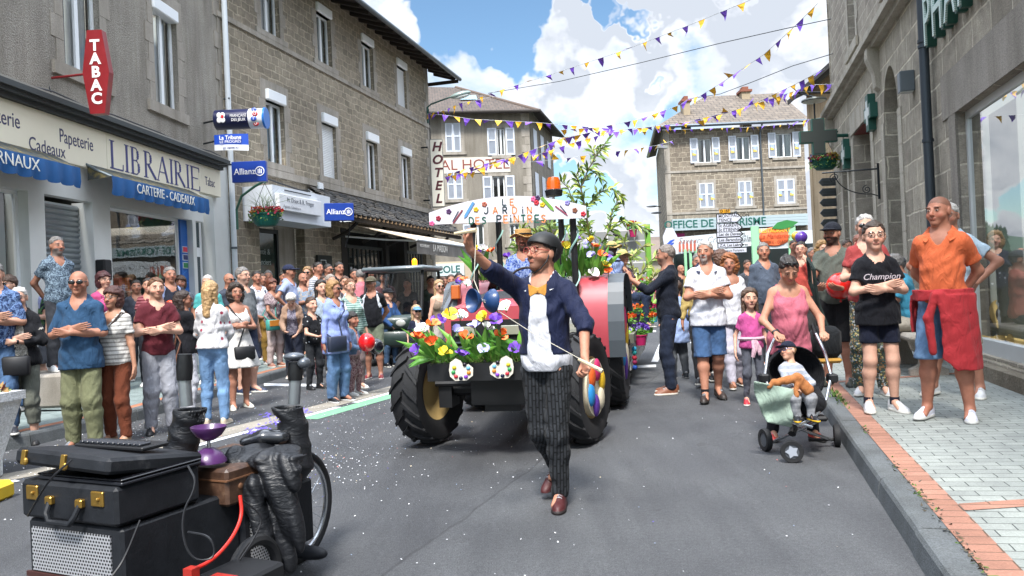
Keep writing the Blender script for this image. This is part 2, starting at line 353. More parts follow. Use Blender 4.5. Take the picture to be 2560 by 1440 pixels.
# ================================================================ THE SETTING
def line_frame(x0,y0,s,side):
 n=hypot(s,1)
 return(x0,y0,atan2(1,s))if side>0 else(x0,y0,atan2(-1,-s))
KERB_R=(.807,.296); FAC_R=(2.846,.28)
def kr(y):return KERB_R[0]+KERB_R[1]*y
def fr_(y):return FAC_R[0]+FAC_R[1]*y
KL=[(-9.5,2.2),(-6.6,5.0),(-4.99,7.86),(-4.6,9.29),(-4.18,14.05),(-3.75,17.5),(-1.1,28),(.2,33)]
def kl(y):
 for(a,b),(c,d)in zip(KL,KL[1:]):
  if b<=y<=d:return a+(c-a)*(y-b)/(d-b)
 return KL[0][0]if y<KL[0][1]else KL[-1][0]
def ground_z(x,y):
 if x>kr(y)and y<21.5:return.135+.03*(x-kr(y))
 if x<kl(y)-.02 and y<33:return.14
 return 0.
def asphalt():
 t=NT('asphalt'); o=t.tc.outputs['Object']; a=t.noise(o,150,3,.7); b=t.noise(o,1.3,5,.6); c=t.noise(o,.25,3,.5); v=t.N('ShaderNodeTexVoronoi'); v.inputs['Scale'].default_value=95; t.L(o,v.inputs['Vector'])
 col=t.ramp(a,[(.3,(.034,.036,.040)),(.55,(.074,.078,.085)),(.75,(.155,.16,.17))])
 col=t.mix(1.,col,t.ramp(b,[(.3,(.8,.8,.81)),(.7,(1.15,1.15,1.14))]),'MULTIPLY')
 col=t.mix(1.,col,t.ramp(c,[(.35,(.84,.84,.85)),(.65,(1.16,1.15,1.13))]),'MULTIPLY')
 e=t.noise(o,38,4,.75); col=t.mix(1.,col,t.ramp(e,[(.3,(.72,.72,.73)),(.5,(1.,1.,1.)),(.72,(1.35,1.34,1.32))]),'MULTIPLY')
 sm=t.noise(t.map(o,rot=(0,0,-.28),sc=(2.2,.22,1)),1.1,4,.6); col=t.mix(1.,col,t.ramp(sm,[(.35,(.8,.8,.81)),(.6,(1.12,1.12,1.11))]),'MULTIPLY')
 st_=t.noise(t.map(o,loc=(3,1,0)),1.7,3,.5,.8); col=t.mix(t.math('MULTIPLY',t.math('GREATER_THAN',st_,.7),.35),col,(.03,.03,.032))
 s=t.N('ShaderNodeSeparateXYZ'); t.L(o,s.inputs[0]); wob=t.math('MULTIPLY',t.noise(o,2.5,4),.12)
 d=t.math('ABSOLUTE',t.math('ADD',t.math('SUBTRACT',s.outputs[0],t.math('MULTIPLY',s.outputs[1],.36)),t.math('ADD',wob,1.98)))
 col=t.mix(t.math('MULTIPLY',t.math('LESS_THAN',d,.010),.45),col,(.02,.02,.022))
 seam=t.math('GREATER_THAN',t.math('SUBTRACT',s.outputs[0],t.math('MULTIPLY',s.outputs[1],.36)),-2.04)
 col=t.mix(seam,t.mix(1.,col,(.86,.86,.87),'MULTIPLY'),col)
 h=t.math('ADD',a,t.math('MULTIPLY',v.outputs['Distance'],.8))
 return t.fin(col,t.rng(b,.3,.7,.62,.8),t.bump(h,.008,.8),**{'Specular IOR Level':.45})
A_=asphalt()
mb=MB(); mb.quad((-60,-8,0),(60,-8,0),(60,75,0),(-60,75,0)); tag(mb.build('road',A_),kind='structure')
gm=render_mat('#5d6b3f','#70774e',.05,.02,2,False)
mb=MB(); mb.quad((-1500,-300,-.03),(1500,-300,-.03),(1500,2600,-.03),(-1500,2600,-.03)); tag(mb.build('ground',gm),kind='structure')
def paver_mat(rot,c1,c2,mortar,bw,rh,ms=.004):
 t=NT('pavers'); o=t.map(t.tc.outputs['Object'],rot=(0,0,rot)); nz=t.noise(o,9,3,.6,0,1)
 vs=t.N('ShaderNodeVectorMath'); vs.operation='MULTIPLY_ADD'; t.L(nz,vs.inputs[0]); vs.inputs[1].default_value=(.012,)*3; t.L(o,vs.inputs[2])
 b=t.N('ShaderNodeTexBrick'); t.L(vs.outputs[0],b.inputs[0]); b.inputs['Scale'].default_value=1; b.inputs['Brick Width'].default_value=bw; b.inputs['Row Height'].default_value=rh; b.inputs['Mortar Size'].default_value=ms; b.inputs['Mortar Smooth'].default_value=.2
 b.inputs['Color1'].default_value=(*hx(c1),1); b.inputs['Color2'].default_value=(*hx(c2),1); b.inputs['Mortar'].default_value=(*hx(mortar),1)
 n=t.noise(o,4,5,.6); g=t.noise(o,90,3,.7)
 col=t.mix(1.,b.outputs[0],t.ramp(n,[(.3,(.8,.8,.8)),(.7,(1.12,1.12,1.1))]),'MULTIPLY'); col=t.mix(1.,col,t.ramp(g,[(.3,(.82,.82,.82)),(.7,(1.15,1.15,1.15))]),'MULTIPLY')
 return t.fin(col,.82,t.bump(t.math('ADD',t.math('MULTIPLY',b.outputs['Fac'],-1.),t.math('MULTIPLY',g,.3)),.008,.7))
aR=atan2(KERB_R[1],1)
PV=paver_mat(aR,'#8d928e','#7f8481','#404443',.2,.1,.0035)
OR_=paver_mat(aR,'#9c7160','#8c6352','#5b4638',.3,.105,.004)
KS=render_mat('#595d60','#6a6e70',1.2,.008,110,True)
Y0,Y1=-3.,21.; KW=.13; OW=.145
def rp(y,b):n=hypot(1,KERB_R[1]); return(kr(y)+b*1.04,y,.135+.03*b)
mb=MB(); N_=40
for i in range(N_):
 a,b=Y0+(Y1-Y0)*i/N_,Y0+(Y1-Y0)*(i+1)/N_; w=lambda y:(fr_(y)+.6-kr(y))/1.04
 mb.quad(rp(a,KW+OW),rp(a,w(a)),rp(b,w(b)),rp(b,KW+OW))
mb.quad((kr(Y1)+.3,Y1,.14),(16,Y1,.35),(16,Y1+2,.35),(kr(Y1)+.9,Y1+2,.14))
tag(mb.build('pavement',PV),kind='structure')
mb=MB()
for i in range(N_):
 a,b=Y0+(Y1-Y0)*i/N_,Y0+(Y1-Y0)*(i+1)/N_; mb.quad(rp(a,KW),rp(a,KW+OW),rp(b,KW+OW),rp(b,KW))
for yc in(3.92,8.9,13.9):
 q=[rp(yc,KW+OW),rp(yc-.03,3.2),rp(yc+.12-.03,3.2),rp(yc+.12,KW+OW)]; mb.quad(*[(x,y,z+.004)for x,y,z in q])
tag(mb.build('brick_band',OR_),kind='structure')
def kerb(path,name,w=.13,h=.135,side=1,seg=1.0):
 mb=MB(); rnd=random.Random(3)
 for(x0,y0),(x1,y1)in zip(path,path[1:]):
  L_=hypot(x1-x0,y1-y0); k=max(1,round(L_/seg)); dx,dy=(x1-x0)/L_,(y1-y0)/L_; nx,ny=dy*side,-dx*side
  for i in range(k):
   a=L_*i/k+.004; b=L_*(i+1)/k-.004; j=rnd.uniform(-.003,.003)
   P=lambda s,o,z:(x0+dx*s+nx*o,y0+dy*s+ny*o,z)
   pr=[(-.03+j,-.03),(-.012+j,h-.03),(.0+j,h-.008),(.018+j,h+j*.5),(w,h+j*.5),(w,-.03)]
   vs=[P(a,o,z)for o,z in pr]+[P(b,o,z)for o,z in pr]; m=len(pr)
   fs=[tuple(range(m)),tuple(range(m,2*m))[::-1]]+[(q,q+m,(q+1)%m+m,(q+1)%m)for q in range(m)]
   if side<0:fs=[f[::-1]for f in fs]
   mb.add(vs,fs)
 return tag(mb.build(name,KS),kind='structure')
kerb([(kr(Y0),Y0),(kr(Y1),Y1),(kr(Y1)+1.2,Y1+1.8),(16,Y1+2.2)],'kerb')
def offs(path,d):
 out=[]
 for i,(x,y)in enumerate(path):
  a=path[max(i-1,0)]; b=path[min(i+1,len(path)-1)]; l=hypot(b[0]-a[0],b[1]-a[1]); out.append((x-(b[1]-a[1])/l*d,y+(b[0]-a[0])/l*d))
 return out
kerb(KL,'kerb',side=-1,h=.14)
pa,pb,pc_=offs(KL,.13),offs(KL,.27),offs(KL,9.)
PV2=paver_mat(radians(5),'#7f8c8b','#707d7c','#454c4d',.2,.1,.0035); OR2=paver_mat(radians(5),'#a86f52','#985f46','#5b4638',.11,.22,.004)
mb=MB()
for i in range(len(KL)-1):mb.quad((*pb[i],.14),(*pb[i+1],.14),(*pc_[i+1],.14),(*pc_[i],.14))
tag(mb.build('pavement',PV2),kind='structure')
mb=MB()
for i in range(len(KL)-1):mb.quad((*pa[i],.14),(*pa[i+1],.14),(*pb[i+1],.14),(*pb[i],.14))
tag(mb.build('brick_band',OR2),kind='structure')
def gq(pts,z,m,name,kind='structure'):
 mb=MB(); mb.quad(*[tuple(G(*p)[:2])+(z,)for p in pts]); return tag(mb.build(name,m),kind=kind)
CC=render_mat('#9a948a','#7f7b73',2,.006,70,False)
mb=MB(); st=[(-5.6,5.2),(-3.58,7.4),(-1.95,11.6),(-.6,16),(.6,21)]
n1_=offs(st,.0); n2_=offs(st,-.34)
for i in range(4):mb.quad((*n1_[i],.004),(*n2_[i],.004),(*n2_[i+1],.004),(*n1_[i+1],.004))
tag(mb.build('drain_channel',CC),kind='structure')
WP=mat('#c9ccd0',.6,var=.25,sc=14,name='road_paint'); GP=mat('#6f9f80',.6,var=.25,sc=9,name='road_paint'); YP=mat('#c9a81f',.6,var=.2,sc=9,name='road_paint')
mb=MB(); l1=offs(st,-.36); l2=offs(st,-.46)
for i in range(4):
 for k in range(3):
  if i==3 and k:continue
  f=lambda p,q,u:(p[0]+(q[0]-p[0])*u,p[1]+(q[1]-p[1])*u)
  u0,u1=k/3,(k+1)/3-(.08 if i<2 else 0)
  mb.quad((*f(l1[i],l1[i+1],u0),.004),(*f(l2[i],l2[i+1],u0),.004),(*f(l2[i],l2[i+1],u1),.004),(*f(l1[i],l1[i+1],u1),.004))
for a in([(660,959),(812,961),(812,967),(660,965)],):mb.quad(*[tuple(G(*p)[:2])+(.004,)for p in a])
tag(mb.build('road_marking',WP),kind='structure')
mb=MB(); l3,l4=offs(st,-.47),offs(st,-.72)
mb.quad((*[(l3[1][k]*.6+l3[2][k]*.4)for k in(0,1)],.004),(*[(l4[1][k]*.6+l4[2][k]*.4)for k in(0,1)],.004),(*l4[2],.004),(*l3[2],.004)); mb.quad((*l3[2],.004),(*l4[2],.004),(*l4[3],.004),(*l3[3],.004))
tag(mb.build('green_lane_marking',GP),kind='structure')
for a in([(1560,915),(1640,912),(1640,918),(1558,922)],[(1628,905),(1655,845),(1668,845),(1645,905)],[(1725,858),(1742,830),(1752,830),(1740,858)],[(1585,830),(1640,826),(1640,830),(1585,834)]):gq(a,.004,WP,'crossing_marking')
def confetti():
 mb=MB(); r=random.Random(11); mats=[mat('#e8eaee',.6),mat('#9fb6d8',.6),mat('#d9c9a8',.6),mat('#5b4bb5',.6),mat('#c46a62',.6)]
 for i in range(3600):
  k=r.random()*.86
  if k<.5:x,y=r.gauss(-2.6,1.5),r.gauss(8.3,2.6)
  elif k<.62:x,y=r.gauss(-1.75,.3),r.gauss(6.1,.5)
  elif k<.8:x,y=r.gauss(-4.2,.35),r.gauss(8.5,1.5)
  else:x,y=r.uniform(-4,4),2+abs(r.gauss(0,7))
  if y<1.5 or x>kr(y)-.05 or x<kl(y)+.03:continue
  s=r.uniform(.0028,.0065); a=r.uniform(0,pi); z=.0085; c,q=cos(a)*s,sin(a)*s; t=r.uniform(-.003,.003)
  mb.quad((x-c,y-q,z+t),(x+q,y-c,z),(x+c,y+q,z-t+.001),(x-q,y+c,z+.001),r.choices(range(5),(70,12,9,5,4))[0])
 for(px,py)in((690,1062),(668,1040),(630,1080),(640,1090),(655,1072),(760,1030)):
  for k in range(26):
   p=G(px+r.gauss(0,9),py+r.gauss(0,4)); s=r.uniform(.008,.02); a=r.uniform(0,pi); c,q=cos(a)*s,sin(a)*s
   mb.quad((p.x-c,p.y-q,.01),(p.x+q,p.y-c,.012),(p.x+c,p.y+q,.02),(p.x-q,p.y+c,.012),3)
 tag(mb.build('confetti',mats),kind='stuff')
confetti()
def weeds():
 mb=MB(); r=random.Random(5)
 for c in(8.05,7.6,6.1,4.9,4.35,4.05,3.6,3.2):
  n=70 if c>7 else 26
  for i in range(n):
   y=c+r.gauss(0,.16); x=kr(y)+KW*1.04+r.gauss(.005,.018 if c<7 else.03); a=r.uniform(0,2*pi); h=r.uniform(.004,.016 if c<7 else.04); w=r.uniform(.006,.014)
   z=.14; mb.add([(x-w*cos(a),y-w*sin(a),z),(x+w*cos(a),y+w*sin(a),z),(x+r.gauss(0,.015),y+r.gauss(0,.015),z+h)],[(0,1,2)],0 if c>7 or r.random()<.3 else 1)
 tag(mb.build('weeds',[mat('#4f6b2c',.8),mat('#4a4438',.9)]),kind='stuff')
weeds()
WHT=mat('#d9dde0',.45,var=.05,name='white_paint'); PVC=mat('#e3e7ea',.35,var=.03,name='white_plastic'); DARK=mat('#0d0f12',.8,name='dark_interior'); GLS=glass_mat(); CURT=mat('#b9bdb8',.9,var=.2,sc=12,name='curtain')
STN=render_mat('#958f86','#a8a299',1.3,.006,120,True); ZINC=mat('#5c646b',.4,.7,name='zinc'); IRON=mat('#20262b',.45,.5,name='iron')
def window(p,x0,x1,z0,z1,y,fm=PVC,mull=True,curtain=True,fw=.055,name='window'):
 mb=MB(); mb.box(x0,x1,y,y+.06,z0,z0+fw); mb.box(x0,x1,y,y+.06,z1-fw,z1); mb.box(x0,x0+fw,y,y+.06,z0+fw,z1-fw); mb.box(x1-fw,x1,y,y+.06,z0+fw,z1-fw)
 if mull:c=(x0+x1)/2; mb.box(c-.045,c+.045,y-.01,y+.05,z0+fw,z1-fw)
 w=mb.build(name,fm,p)
 mb=MB(); mb.quad((x0+.02,y+.03,z0+.02),(x1-.02,y+.03,z0+.02),(x1-.02,y+.03,z1-.02),(x0+.02,y+.03,z1-.02)); mb.build('pane',GLS,w)
 mb=MB(); mb.quad((x0-.3,y+.6,z0-.3),(x1+.3,y+.6,z0-.3),(x1+.3,y+.6,z1+.3),(x0-.3,y+.6,z1+.3),0)  # near-black backing sheet, the unlit room's darkness put into its colour
 if curtain:
  n=24; vs=[]; fs=[]
  for i in range(n+1):
   u=i/n; x=x0+.02+(x1-x0-.04)*u; yy=y+.13+.015*sin(i*2.4)
   if curtain=='part' and.33<u<.67:yy=y+.3
   vs+=[(x,yy,z0),(x,yy,z1)]
  for i in range(n):
   if curtain=='part' and.33<(i+.5)/n<.67:continue
   fs.append((2*i,2*i+2,2*i+3,2*i+1))
  mb.add(vs,fs,1)
 mb.build('curtain',[DARK,CURT],w)
 return w
def roller(p,x0,x1,z1,y,h=.24,dep=.16):
 mb=MB(); mb.bbox(x0,x1,y-dep,y+.12,z1,z1+h,.02); return mb.build('shutter_box',PVC,p)
def blind(p,x0,x1,z0,z1,y):
 mb=MB(); n=int((z1-z0)/.05)
 for i in range(n):a=z0+(z1-z0)*i/n; b=z0+(z1-z0)*(i+1)/n-.006; mb.quad((x0,y,a),(x1,y,a),(x1,y-.012,(a+b)/2),(x0,y-.012,(a+b)/2)); mb.quad((x0,y-.012,(a+b)/2),(x1,y-.012,(a+b)/2),(x1,y,b),(x0,y,b))
 mb.quad((x0,y+.008,z0),(x1,y+.008,z0),(x1,y+.008,z1),(x0,y+.008,z1)); return mb.build('closed_blind',PVC,p)
def louvre(p,x0,x1,z0,z1,y,m,ang=0.,hinge=0):
 w=x1-x0; mb=MB(); fw=min(.09,w*.16)
 mb.box(0,w,0,.035,0,fw); mb.box(0,w,0,.035,z1-z0-fw,z1-z0); mb.box(0,fw,0,.035,fw,z1-z0-fw); mb.box(w-fw,w,0,.035,fw,z1-z0-fw); zc=(z1-z0)*.52; mb.box(fw,w-fw,.002,.033,zc,zc+fw)
 n=int((z1-z0)/.06)
 for i in range(n):z=fw+(z1-z0-2*fw)*(i+.5)/n; mb.add([(fw,.028,z-.03),(w-fw,.028,z-.03),(w-fw,.006,z+.012),(fw,.006,z+.012)],[(0,1,2,3)])
 mb.quad((fw,.03,fw),(w-fw,.03,fw),(w-fw,.03,z1-z0-fw),(fw,.03,z1-z0-fw))
 o=mb.build('shutter',m,p); o.location=(x0,y,z0); return o
def surround(p,ops,wl=.2,top=.3,bot=.16,m=STN,y=-.008,quoin=True,name='stone_surround'):
 r=random.Random(2)
 for a,b,c,d in ops:
  mb=MB()
  mb.box(a-wl-.08,b+wl+.08,y-.05 if bot>.12 else y,.02,c-bot,c-.001); mb.box(a-wl,b+wl,y,.02,d,d+top)
  k=max(1,round((d-c)/.36)); h=(d-c)/k
  for i in range(k):
   w=wl*(1.35 if i%2 else.85)if quoin else wl; j=r.uniform(0,.004)
   mb.box(a-w,a,y-j,.02,c+i*h+.004,c+(i+1)*h-.004); mb.box(b,b+w,y-j,.02,c+i*h+.004,c+(i+1)*h-.004)
  mb.build(name,m,p)
# ================================================================ left shop (newsagent)
B1=empty('newsagent_shop',(-6.9,11,0),line_frame(0,0,.08,1)[2],'roughcast stone building with a cream newsagent shopfront and blue awnings','building')
ROUGH=render_mat('#98938b','#b3ada3',.8,.06,40,True)
x0s=-9.; wA=(.98,1.93,5.2,7.05); wB=(3.62,4.5,5.25,7.1); wC=(-1.9,-1.0,5.2,7.05); wD=(-4.6,-3.7,5.2,7.05)
up=[wA,wB,wC,wD]; sh=[(w[0]-x0s,w[1]-x0s,w[2],w[3])for w in up]
w_=wall_mesh(6.52-x0s,4.5,11.5,[*sh,*[(a,b,c+2.9,d+2.9)for a,b,c,d in sh]],.24); w_.v=[(x+x0s,y,z)for x,y,z in w_.v]; w_.build('wall',ROUGH,B1)
surround(B1,up+[(a,b,c+2.9,d+2.9)for a,b,c,d in up],.22,.42,.2)
for k in(0,2.9):
 for i,(a,b,c,d)in enumerate(up):
  window(B1,a,b,c+k,d+k,.1,curtain='part'); roller(B1,a-.02,b+.02,d+k-.05,.06,.24,.12)
mb=MB(); r=random.Random(4)
for i in range(20):z=4.6+i*.36; w=(.2,.36)[i%2]; mb.box(6.52-w,6.52,-.02-r.uniform(0,.005),.02,z+.004,z+.356)
mb.build('quoin',STN,B1)
mb=MB(); mb.box(6.5,6.52,0,8,0,11.5); mb.box(x0s,x0s+.02,0,8,0,11.5); mb.build('side_wall',ROUGH,B1)
CREAM=mat('#e0dac6',.6,var=.07,sc=2,name='cream_panel')
mb=MB(); mb.box(x0s,5.95,-.36,.0,4.42,4.5); mb.box(x0s,5.93,-.30,0,4.36,4.42); mb.box(x0s,5.9,-.22,0,4.29,4.36); mb.build('cornice',mat('#3b4042',.7,var=.25,sc=3),B1)
mb=MB(); mb.box(x0s,6.0,-.3,0,4.5,4.55); mb.build('flashing',mat('#8f8d86',.6,var=.3,sc=7),B1)
mb=MB(); mb.bbox(x0s,1.75,-.15,0,3.62,4.29,.006); mb.bbox(1.755,4.9,-.15,0,3.62,4.29,.006); mb.bbox(4.905,5.88,-.15,0,3.7,4.29,.006); fas=mb.build('fascia',CREAM,B1)
NV=mat('#33345c',.5,name='navy_lettering')
for s,x,z,sz,sx in(('Carterie',-.65,4.02,.3,.78),('Papeterie',.98,4.0,.3,.72),('Cadeaux',.3,3.76,.28,.8),('Tabac',5.38,3.96,.26,.72)):
 text(s,sz,xz(x,-.152,z),NV,fas,.002,sx=sx)
def serif_word(word,x,z,h,pitch,parent,y,m):
 mb=MB(); M=xz(0,y,0); T,t=h*.13,h*.045; S=.075*h
 for ch,w in word:
  g=[]; ser=lambda cx,top,ww=.15:g.append((cx-ww*h,h if top else 0,cx+ww*h,h if top else 0,.035*h))
  if ch=='I':g.append((w/2,0,w/2,h,T)); ser(w/2,1,.14); ser(w/2,0,.14)
  if ch=='L':g.append((.16*h,0,.16*h,h,T)); ser(.16*h,1); g.append((.02*h,0,w-.04*h,0,.05*h)); g.append((w-.05*h,0,w-.03*h,.22*h,.05*h))
  if ch=='E':g.append((.16*h,0,.16*h,h,T)); g+=[(.02*h,0,w-.04*h,0,.05*h),(.02*h,h,w-.06*h,h,.05*h),(.16*h,.52*h,w-.16*h,.52*h,.045*h),(w-.05*h,0,w-.03*h,.2*h,.05*h),(w-.07*h,h,w-.06*h,.82*h,.05*h)]
  if ch=='A':g+=[(.08*h,0,w/2,h,.05*h),(w/2,h,w-.1*h,0,T),(.2*h,.36*h,w-.2*h,.36*h,.04*h)]; ser(.08*h,0,.1); ser(w-.1*h,0,.12)
  if ch in 'BR':
   g.append((.16*h,0,.16*h,h,T)); ser(.16*h,0); g.append((.02*h,h,.4*h,h,.045*h)); k=10
   def bowl(cy,ry,rx,ex):
    pts=[(ex+rx*sin(pi*i/k),cy+ry*cos(pi*i/k))for i in range(k+1)]
    for i in range(k):g.append((*pts[i],*pts[i+1],(T if 2<i<7 else t)*1.05))
   bowl(.76*h,.24*h,.17*h,.36*h); g.append((.16*h,.52*h,.38*h,.52*h,.045*h))
   if ch=='B':bowl(.26*h,.26*h,.2*h,.38*h); g.append((.16*h,0,.4*h,0,.045*h))
   else:g.append((.32*h,.52*h,w-.08*h,0,T)); ser(w-.06*h,0,.09)
  strokes([(a+x,b+z,c+x,d+z,*q)for a,b,c,d,*q in g],M,T,.004,mb); x+=w
 return mb.build('lettering',m,parent)
serif_word([('L',.4),('I',.2),('B',.42),('R',.43),('A',.43),('I',.2),('R',.43),('I',.2),('E',.4)],1.82,3.72,.46,.2,fas,-.152,mat('#3c3f78',.5,name='blue_lettering'))
WS=mat('#c9ccca',.5,var=.12,sc=2.5,name='painted_stone')
mb=MB(); mb.box(x0s,5.2,-.06,.1,3.1,3.62)
for a,b in((-.03,.31),(1.45,1.92),(4.72,4.86),(-4.0,-3.6)):mb.box(a,b,-.06,.3,.14,3.1)
mb.box(1.92,4.72,-.02,.28,.14,.72); mb.box(-3.6,-.03,-.02,.28,.14,.6); mb.box(5.75,6.52,-.03,.3,.14,4.5)
mb.build('shopfront',WS,B1)
mb=MB()
for i in range(9):mb.box(2.1+i*.0,2.5,-.04,-.015,.25+i*.045,.27+i*.045)
mb.build('vent_grille',mat('#8b8f90',.5),B1)
mb=MB(); n=34
for i in range(n):
 z=.14+(3.05-.14)*i/n; h=(3.05-.14)/n
 for k in range(4):
  u0,u1=k/4,(k+1)/4; f=lambda u:(-.0-.03*sin(pi*u))
  mb.quad((.31,.2+f(u0),z+h*u0),(1.45,.2+f(u0),z+h*u0),(1.45,.2+f(u1),z+h*u1),(.31,.2+f(u1),z+h*u1))
mb.build('roller_shutter',mat('#9ca3a8',.32,.85,var=.2,sc=5,name='steel'),B1,smooth=True)
def shopwin(p,a,b,c,d,y,nm='display_window',fm=PVC):
 mb=MB(); f=.05; mb.box(a,b,y,y+.05,c,c+f); mb.box(a,b,y,y+.05,d-f,d); mb.box(a,a+f,y,y+.05,c,d); mb.box(b-f,b,y,y+.05,c,d); w=mb.build(nm,fm,p)
 mb=MB(); mb.quad((a+.02,y+.025,c+.02),(b-.02,y+.025,c+.02),(b-.02,y+.025,d-.02),(a+.02,y+.025,d-.02)); mb.build('pane',GLS,w)
 return w
sw=shopwin(B1,1.92,4.45,.72,3.1,.1); shopwin(B1,-3.6,-.03,.6,3.1,.1)
mb=MB(); mb.box(4.45,4.72,.06,.14,.3,3.1); bl=mb.build('blue_panel',mat('#1f5fae',.4,var=.1),B1)
mb=MB();
for i in range(9):
 pts=[(4.585+.09*sin(k*.5+i),.055,.5+i*.19+.02*k)for k in range(14)]; mb.tube(pts,.005,4)
mb.build('scroll_pattern',mat('#3e86d0',.5),bl)
for i,(c,s)in enumerate((('#c8344a','presse'),('#28305e','timbres'),('#2c7a4a','tabac'))):
 mb=MB(); z=2.12+.16*(2-i); mb.box(4.49,4.68,.045,.06,z,z+.12); q=mb.build('sticker',mat('#dfe3e6',.5),bl); mb=MB(); mb.box(4.5,4.67,.041,.045,z+.01,z+.11); mb.build('sticker_print',mat(c,.5),q)
mb=MB(); mb.quad((-9,3.2,0),(6.4,3.2,0),(6.4,3.2,3.4),(-9,3.2,3.4)); mb.quad((-9,3.2,3.2),(6.4,3.2,3.2),(6.4,.3,3.2),(-9,.3,3.2)); mb.quad((-9,.3,.13),(6.4,.3,.13),(6.4,3.2,.13),(-9,3.2,.13)); mb.quad((1.5,.3,0),(1.5,3.2,0),(1.5,3.2,3.2),(1.5,.3,3.2)); mb.build('interior',mat('#4a4a44',.9,var=.3,sc=3),B1)
mb=MB(); r=random.Random(9); gm_=[mat(c,.6)for c in('#c04a3a','#2f6fb0','#d8c25a','#3f8a5a','#d9d4c8','#8a5a9a','#e07a38','#6fc0c8')]
mb.box(2.,4.4,.3,1.1,.7,.78,4)
for z in(.8,1.25,1.7):
 mb.box(2.,4.4,.9,1.2,z-.02,z,4); x=2.02
 while x<4.3:
  w=r.uniform(.05,.16); h=r.uniform(.12,.36); yy=r.uniform(.35,.95)if z==.8 else.92; mb.box(x,x+w,yy,yy+.1,z,z+h,r.randrange(8)); x+=w+r.uniform(.0,.06)
mb.build('window_display',gm_,B1)
mb=MB(); mb.box(-3.5,-.1,.6,.65,.14,3.1); mb.build('backdrop_panel',mat('#6e6a56',.8,var=.2,sc=1),B1)
mb=MB(); mb.box(4.9,5.7,.25,.3,.14,3.4); dr=mb.build('shop_door',PVC,B1)
mb=MB(); mb.quad((5.0,.245,1.2),(5.6,.245,1.2),(5.6,.245,2.4),(5.0,.245,2.4)); mb.quad((5.0,.245,2.6),(5.6,.245,2.6),(5.6,.245,3.2),(5.0,.245,3.2)); mb.build('pane',mat('#39454b',.08),dr)
mb=MB(); mb.box(.5,1.6,-.45,-.05,.14,.42); mb.build('door_step',STN,B1)
AB=mat('#1c558f',.8,var=.2,sc=5,name='awning_cloth'); AM=None
def awn_top():
 t=NT('mossy_canvas'); o=t.tc.outputs['Object']; n=t.noise(o,7,5,.7); c=t.ramp(n,[(.35,(.03,.045,.06)),(.5,(.05,.055,.05)),(.62,(.16,.13,.05)),(.72,(.22,.18,.1))]); return t.fin(c,.95)
AM=awn_top()
def awning(a0,a1,txt,lab):
 z0,z1=3.68,3.46; A=empty('awning',B1.matrix_basis@Vector((0,0,0)),B1.rotation_euler.z,lab,'awning','blue awnings of the newsagent'); n=60
 mb=MB(); mb.quad((a0,-.16,z0),(a1,-.16,z0),(a1-.0,-.56,z1),(a0,-.56,z1)); mb.add([(a0,-.16,z0),(a0,-.56,z1),(a0,-.16,z1-.05)],[(0,1,2)]); mb.add([(a1,-.16,z0),(a1,-.56,z1),(a1,-.16,z1-.05)],[(0,1,2)]); mb.build('canopy',AM,A)
 mb=MB(); vs=[]; fs=[]
 for i in range(n+1):
  x=a0+(a1-a0)*i/n; b=3.2-.035*abs(sin(i*.55)); w=.018*sin(i*1.1); vs+=[(x,-.56,z1+.01),(x,-.57+w,b+.1),(x,-.55+w*1.6,b)]
 for i in range(n):fs+=[(3*i,3*i+3,3*i+4,3*i+1),(3*i+1,3*i+4,3*i+5,3*i+2)]
 mb.add(vs,fs); v=mb.build('valance',AB,A,smooth=True)
 text(txt,.23,xz((a0+a1)/2,-.592,3.345),mat('#d8d9d2',.7,name='white_lettering'),v,.002,sx=.85 if len(txt)>10 else 1.)
 mb=MB(); mb.tube([(a0,-.1,z0+.02),(a0,-.3,z0-.1),(a0+.02,-.55,z1)],.02); mb.tube([(a0,-.1,z0+.03),(a1,-.1,z0+.03)],.04,10); mb.build('folding_arm',mat('#6f7a80',.4,.6),A)
awning(1.2,4.45,'CARTERIE - CADEAUX','blue scalloped awning lettered for cards and gifts, below the long cream sign')
awning(-2.6,.42,'JOURNAUX','mossy blue newspaper awning at the left edge of the photo')
mb=MB(); r=random.Random(8); mb.tube([(x0s+i*.5,-.12+r.uniform(-.03,.03),4.6+r.uniform(-.02,.05))for i in range(31)],.014,5); mb.build('cable',mat('#33343a',.6),B1)
t_=B1.matrix_basis.copy(); TS=empty('tobacconist_sign',(0,0,0),0,'dark red elongated hexagonal sign with white letters on a red arm','sign')
TP=Vector((-6.9,11,0))+Matrix.Rotation(B1.rotation_euler.z,3,'Z')@Vector((.66,-.75,0)); TS.location=(TP.x,TP.y,4.3); TS.rotation_euler=(0,0,radians(0))
RD=mat('#7d1019',.4,name='red_paint',coat=.2)
hexp=[(-.08,0),(.12,-.02),(.23,.42),(.23,.8),(.1,1.24),(-.1,1.24),(-.24,.8),(-.24,.44)]
hexp=[(-.11,0),(.11,0),(.2,.62),(.11,1.26),(-.11,1.26),(-.2,.62)]
mb=MB(); mb.prism(hexp,xz(0,.06,0),.13); hb=mb.build('sign_box',RD,TS)
for i,ch in enumerate('TABAC'):text(ch,.23,xz(.0,-.073,1.02-i*.2),mat('#e8e4e2',.4,name='white_lettering'),hb,.003,bold=.008)
mb=MB(); mb.tube([(-.2,0,.62),(-.95,.1,.6)],.018,6); mb.box(-.98,-.94,.06,.14,.5,.7); mb.build('arm',RD,TS)
mb=MB(); mb.tube([(-.8,.02,.6),(-.72,0,.35),(-.85,.05,.2),(-.95,.1,.3)],.008,5); mb.build('cable',IRON,TS)
SP=empty('wall_loudspeaker',tuple(Vector((-6.9,11,1.83))+Matrix.Rotation(B1.rotation_euler.z,3,'Z')@Vector((1.55,-.12,0))),B1.rotation_euler.z,'small black loudspeaker fixed on the pilaster beside the steel shutter','loudspeaker')
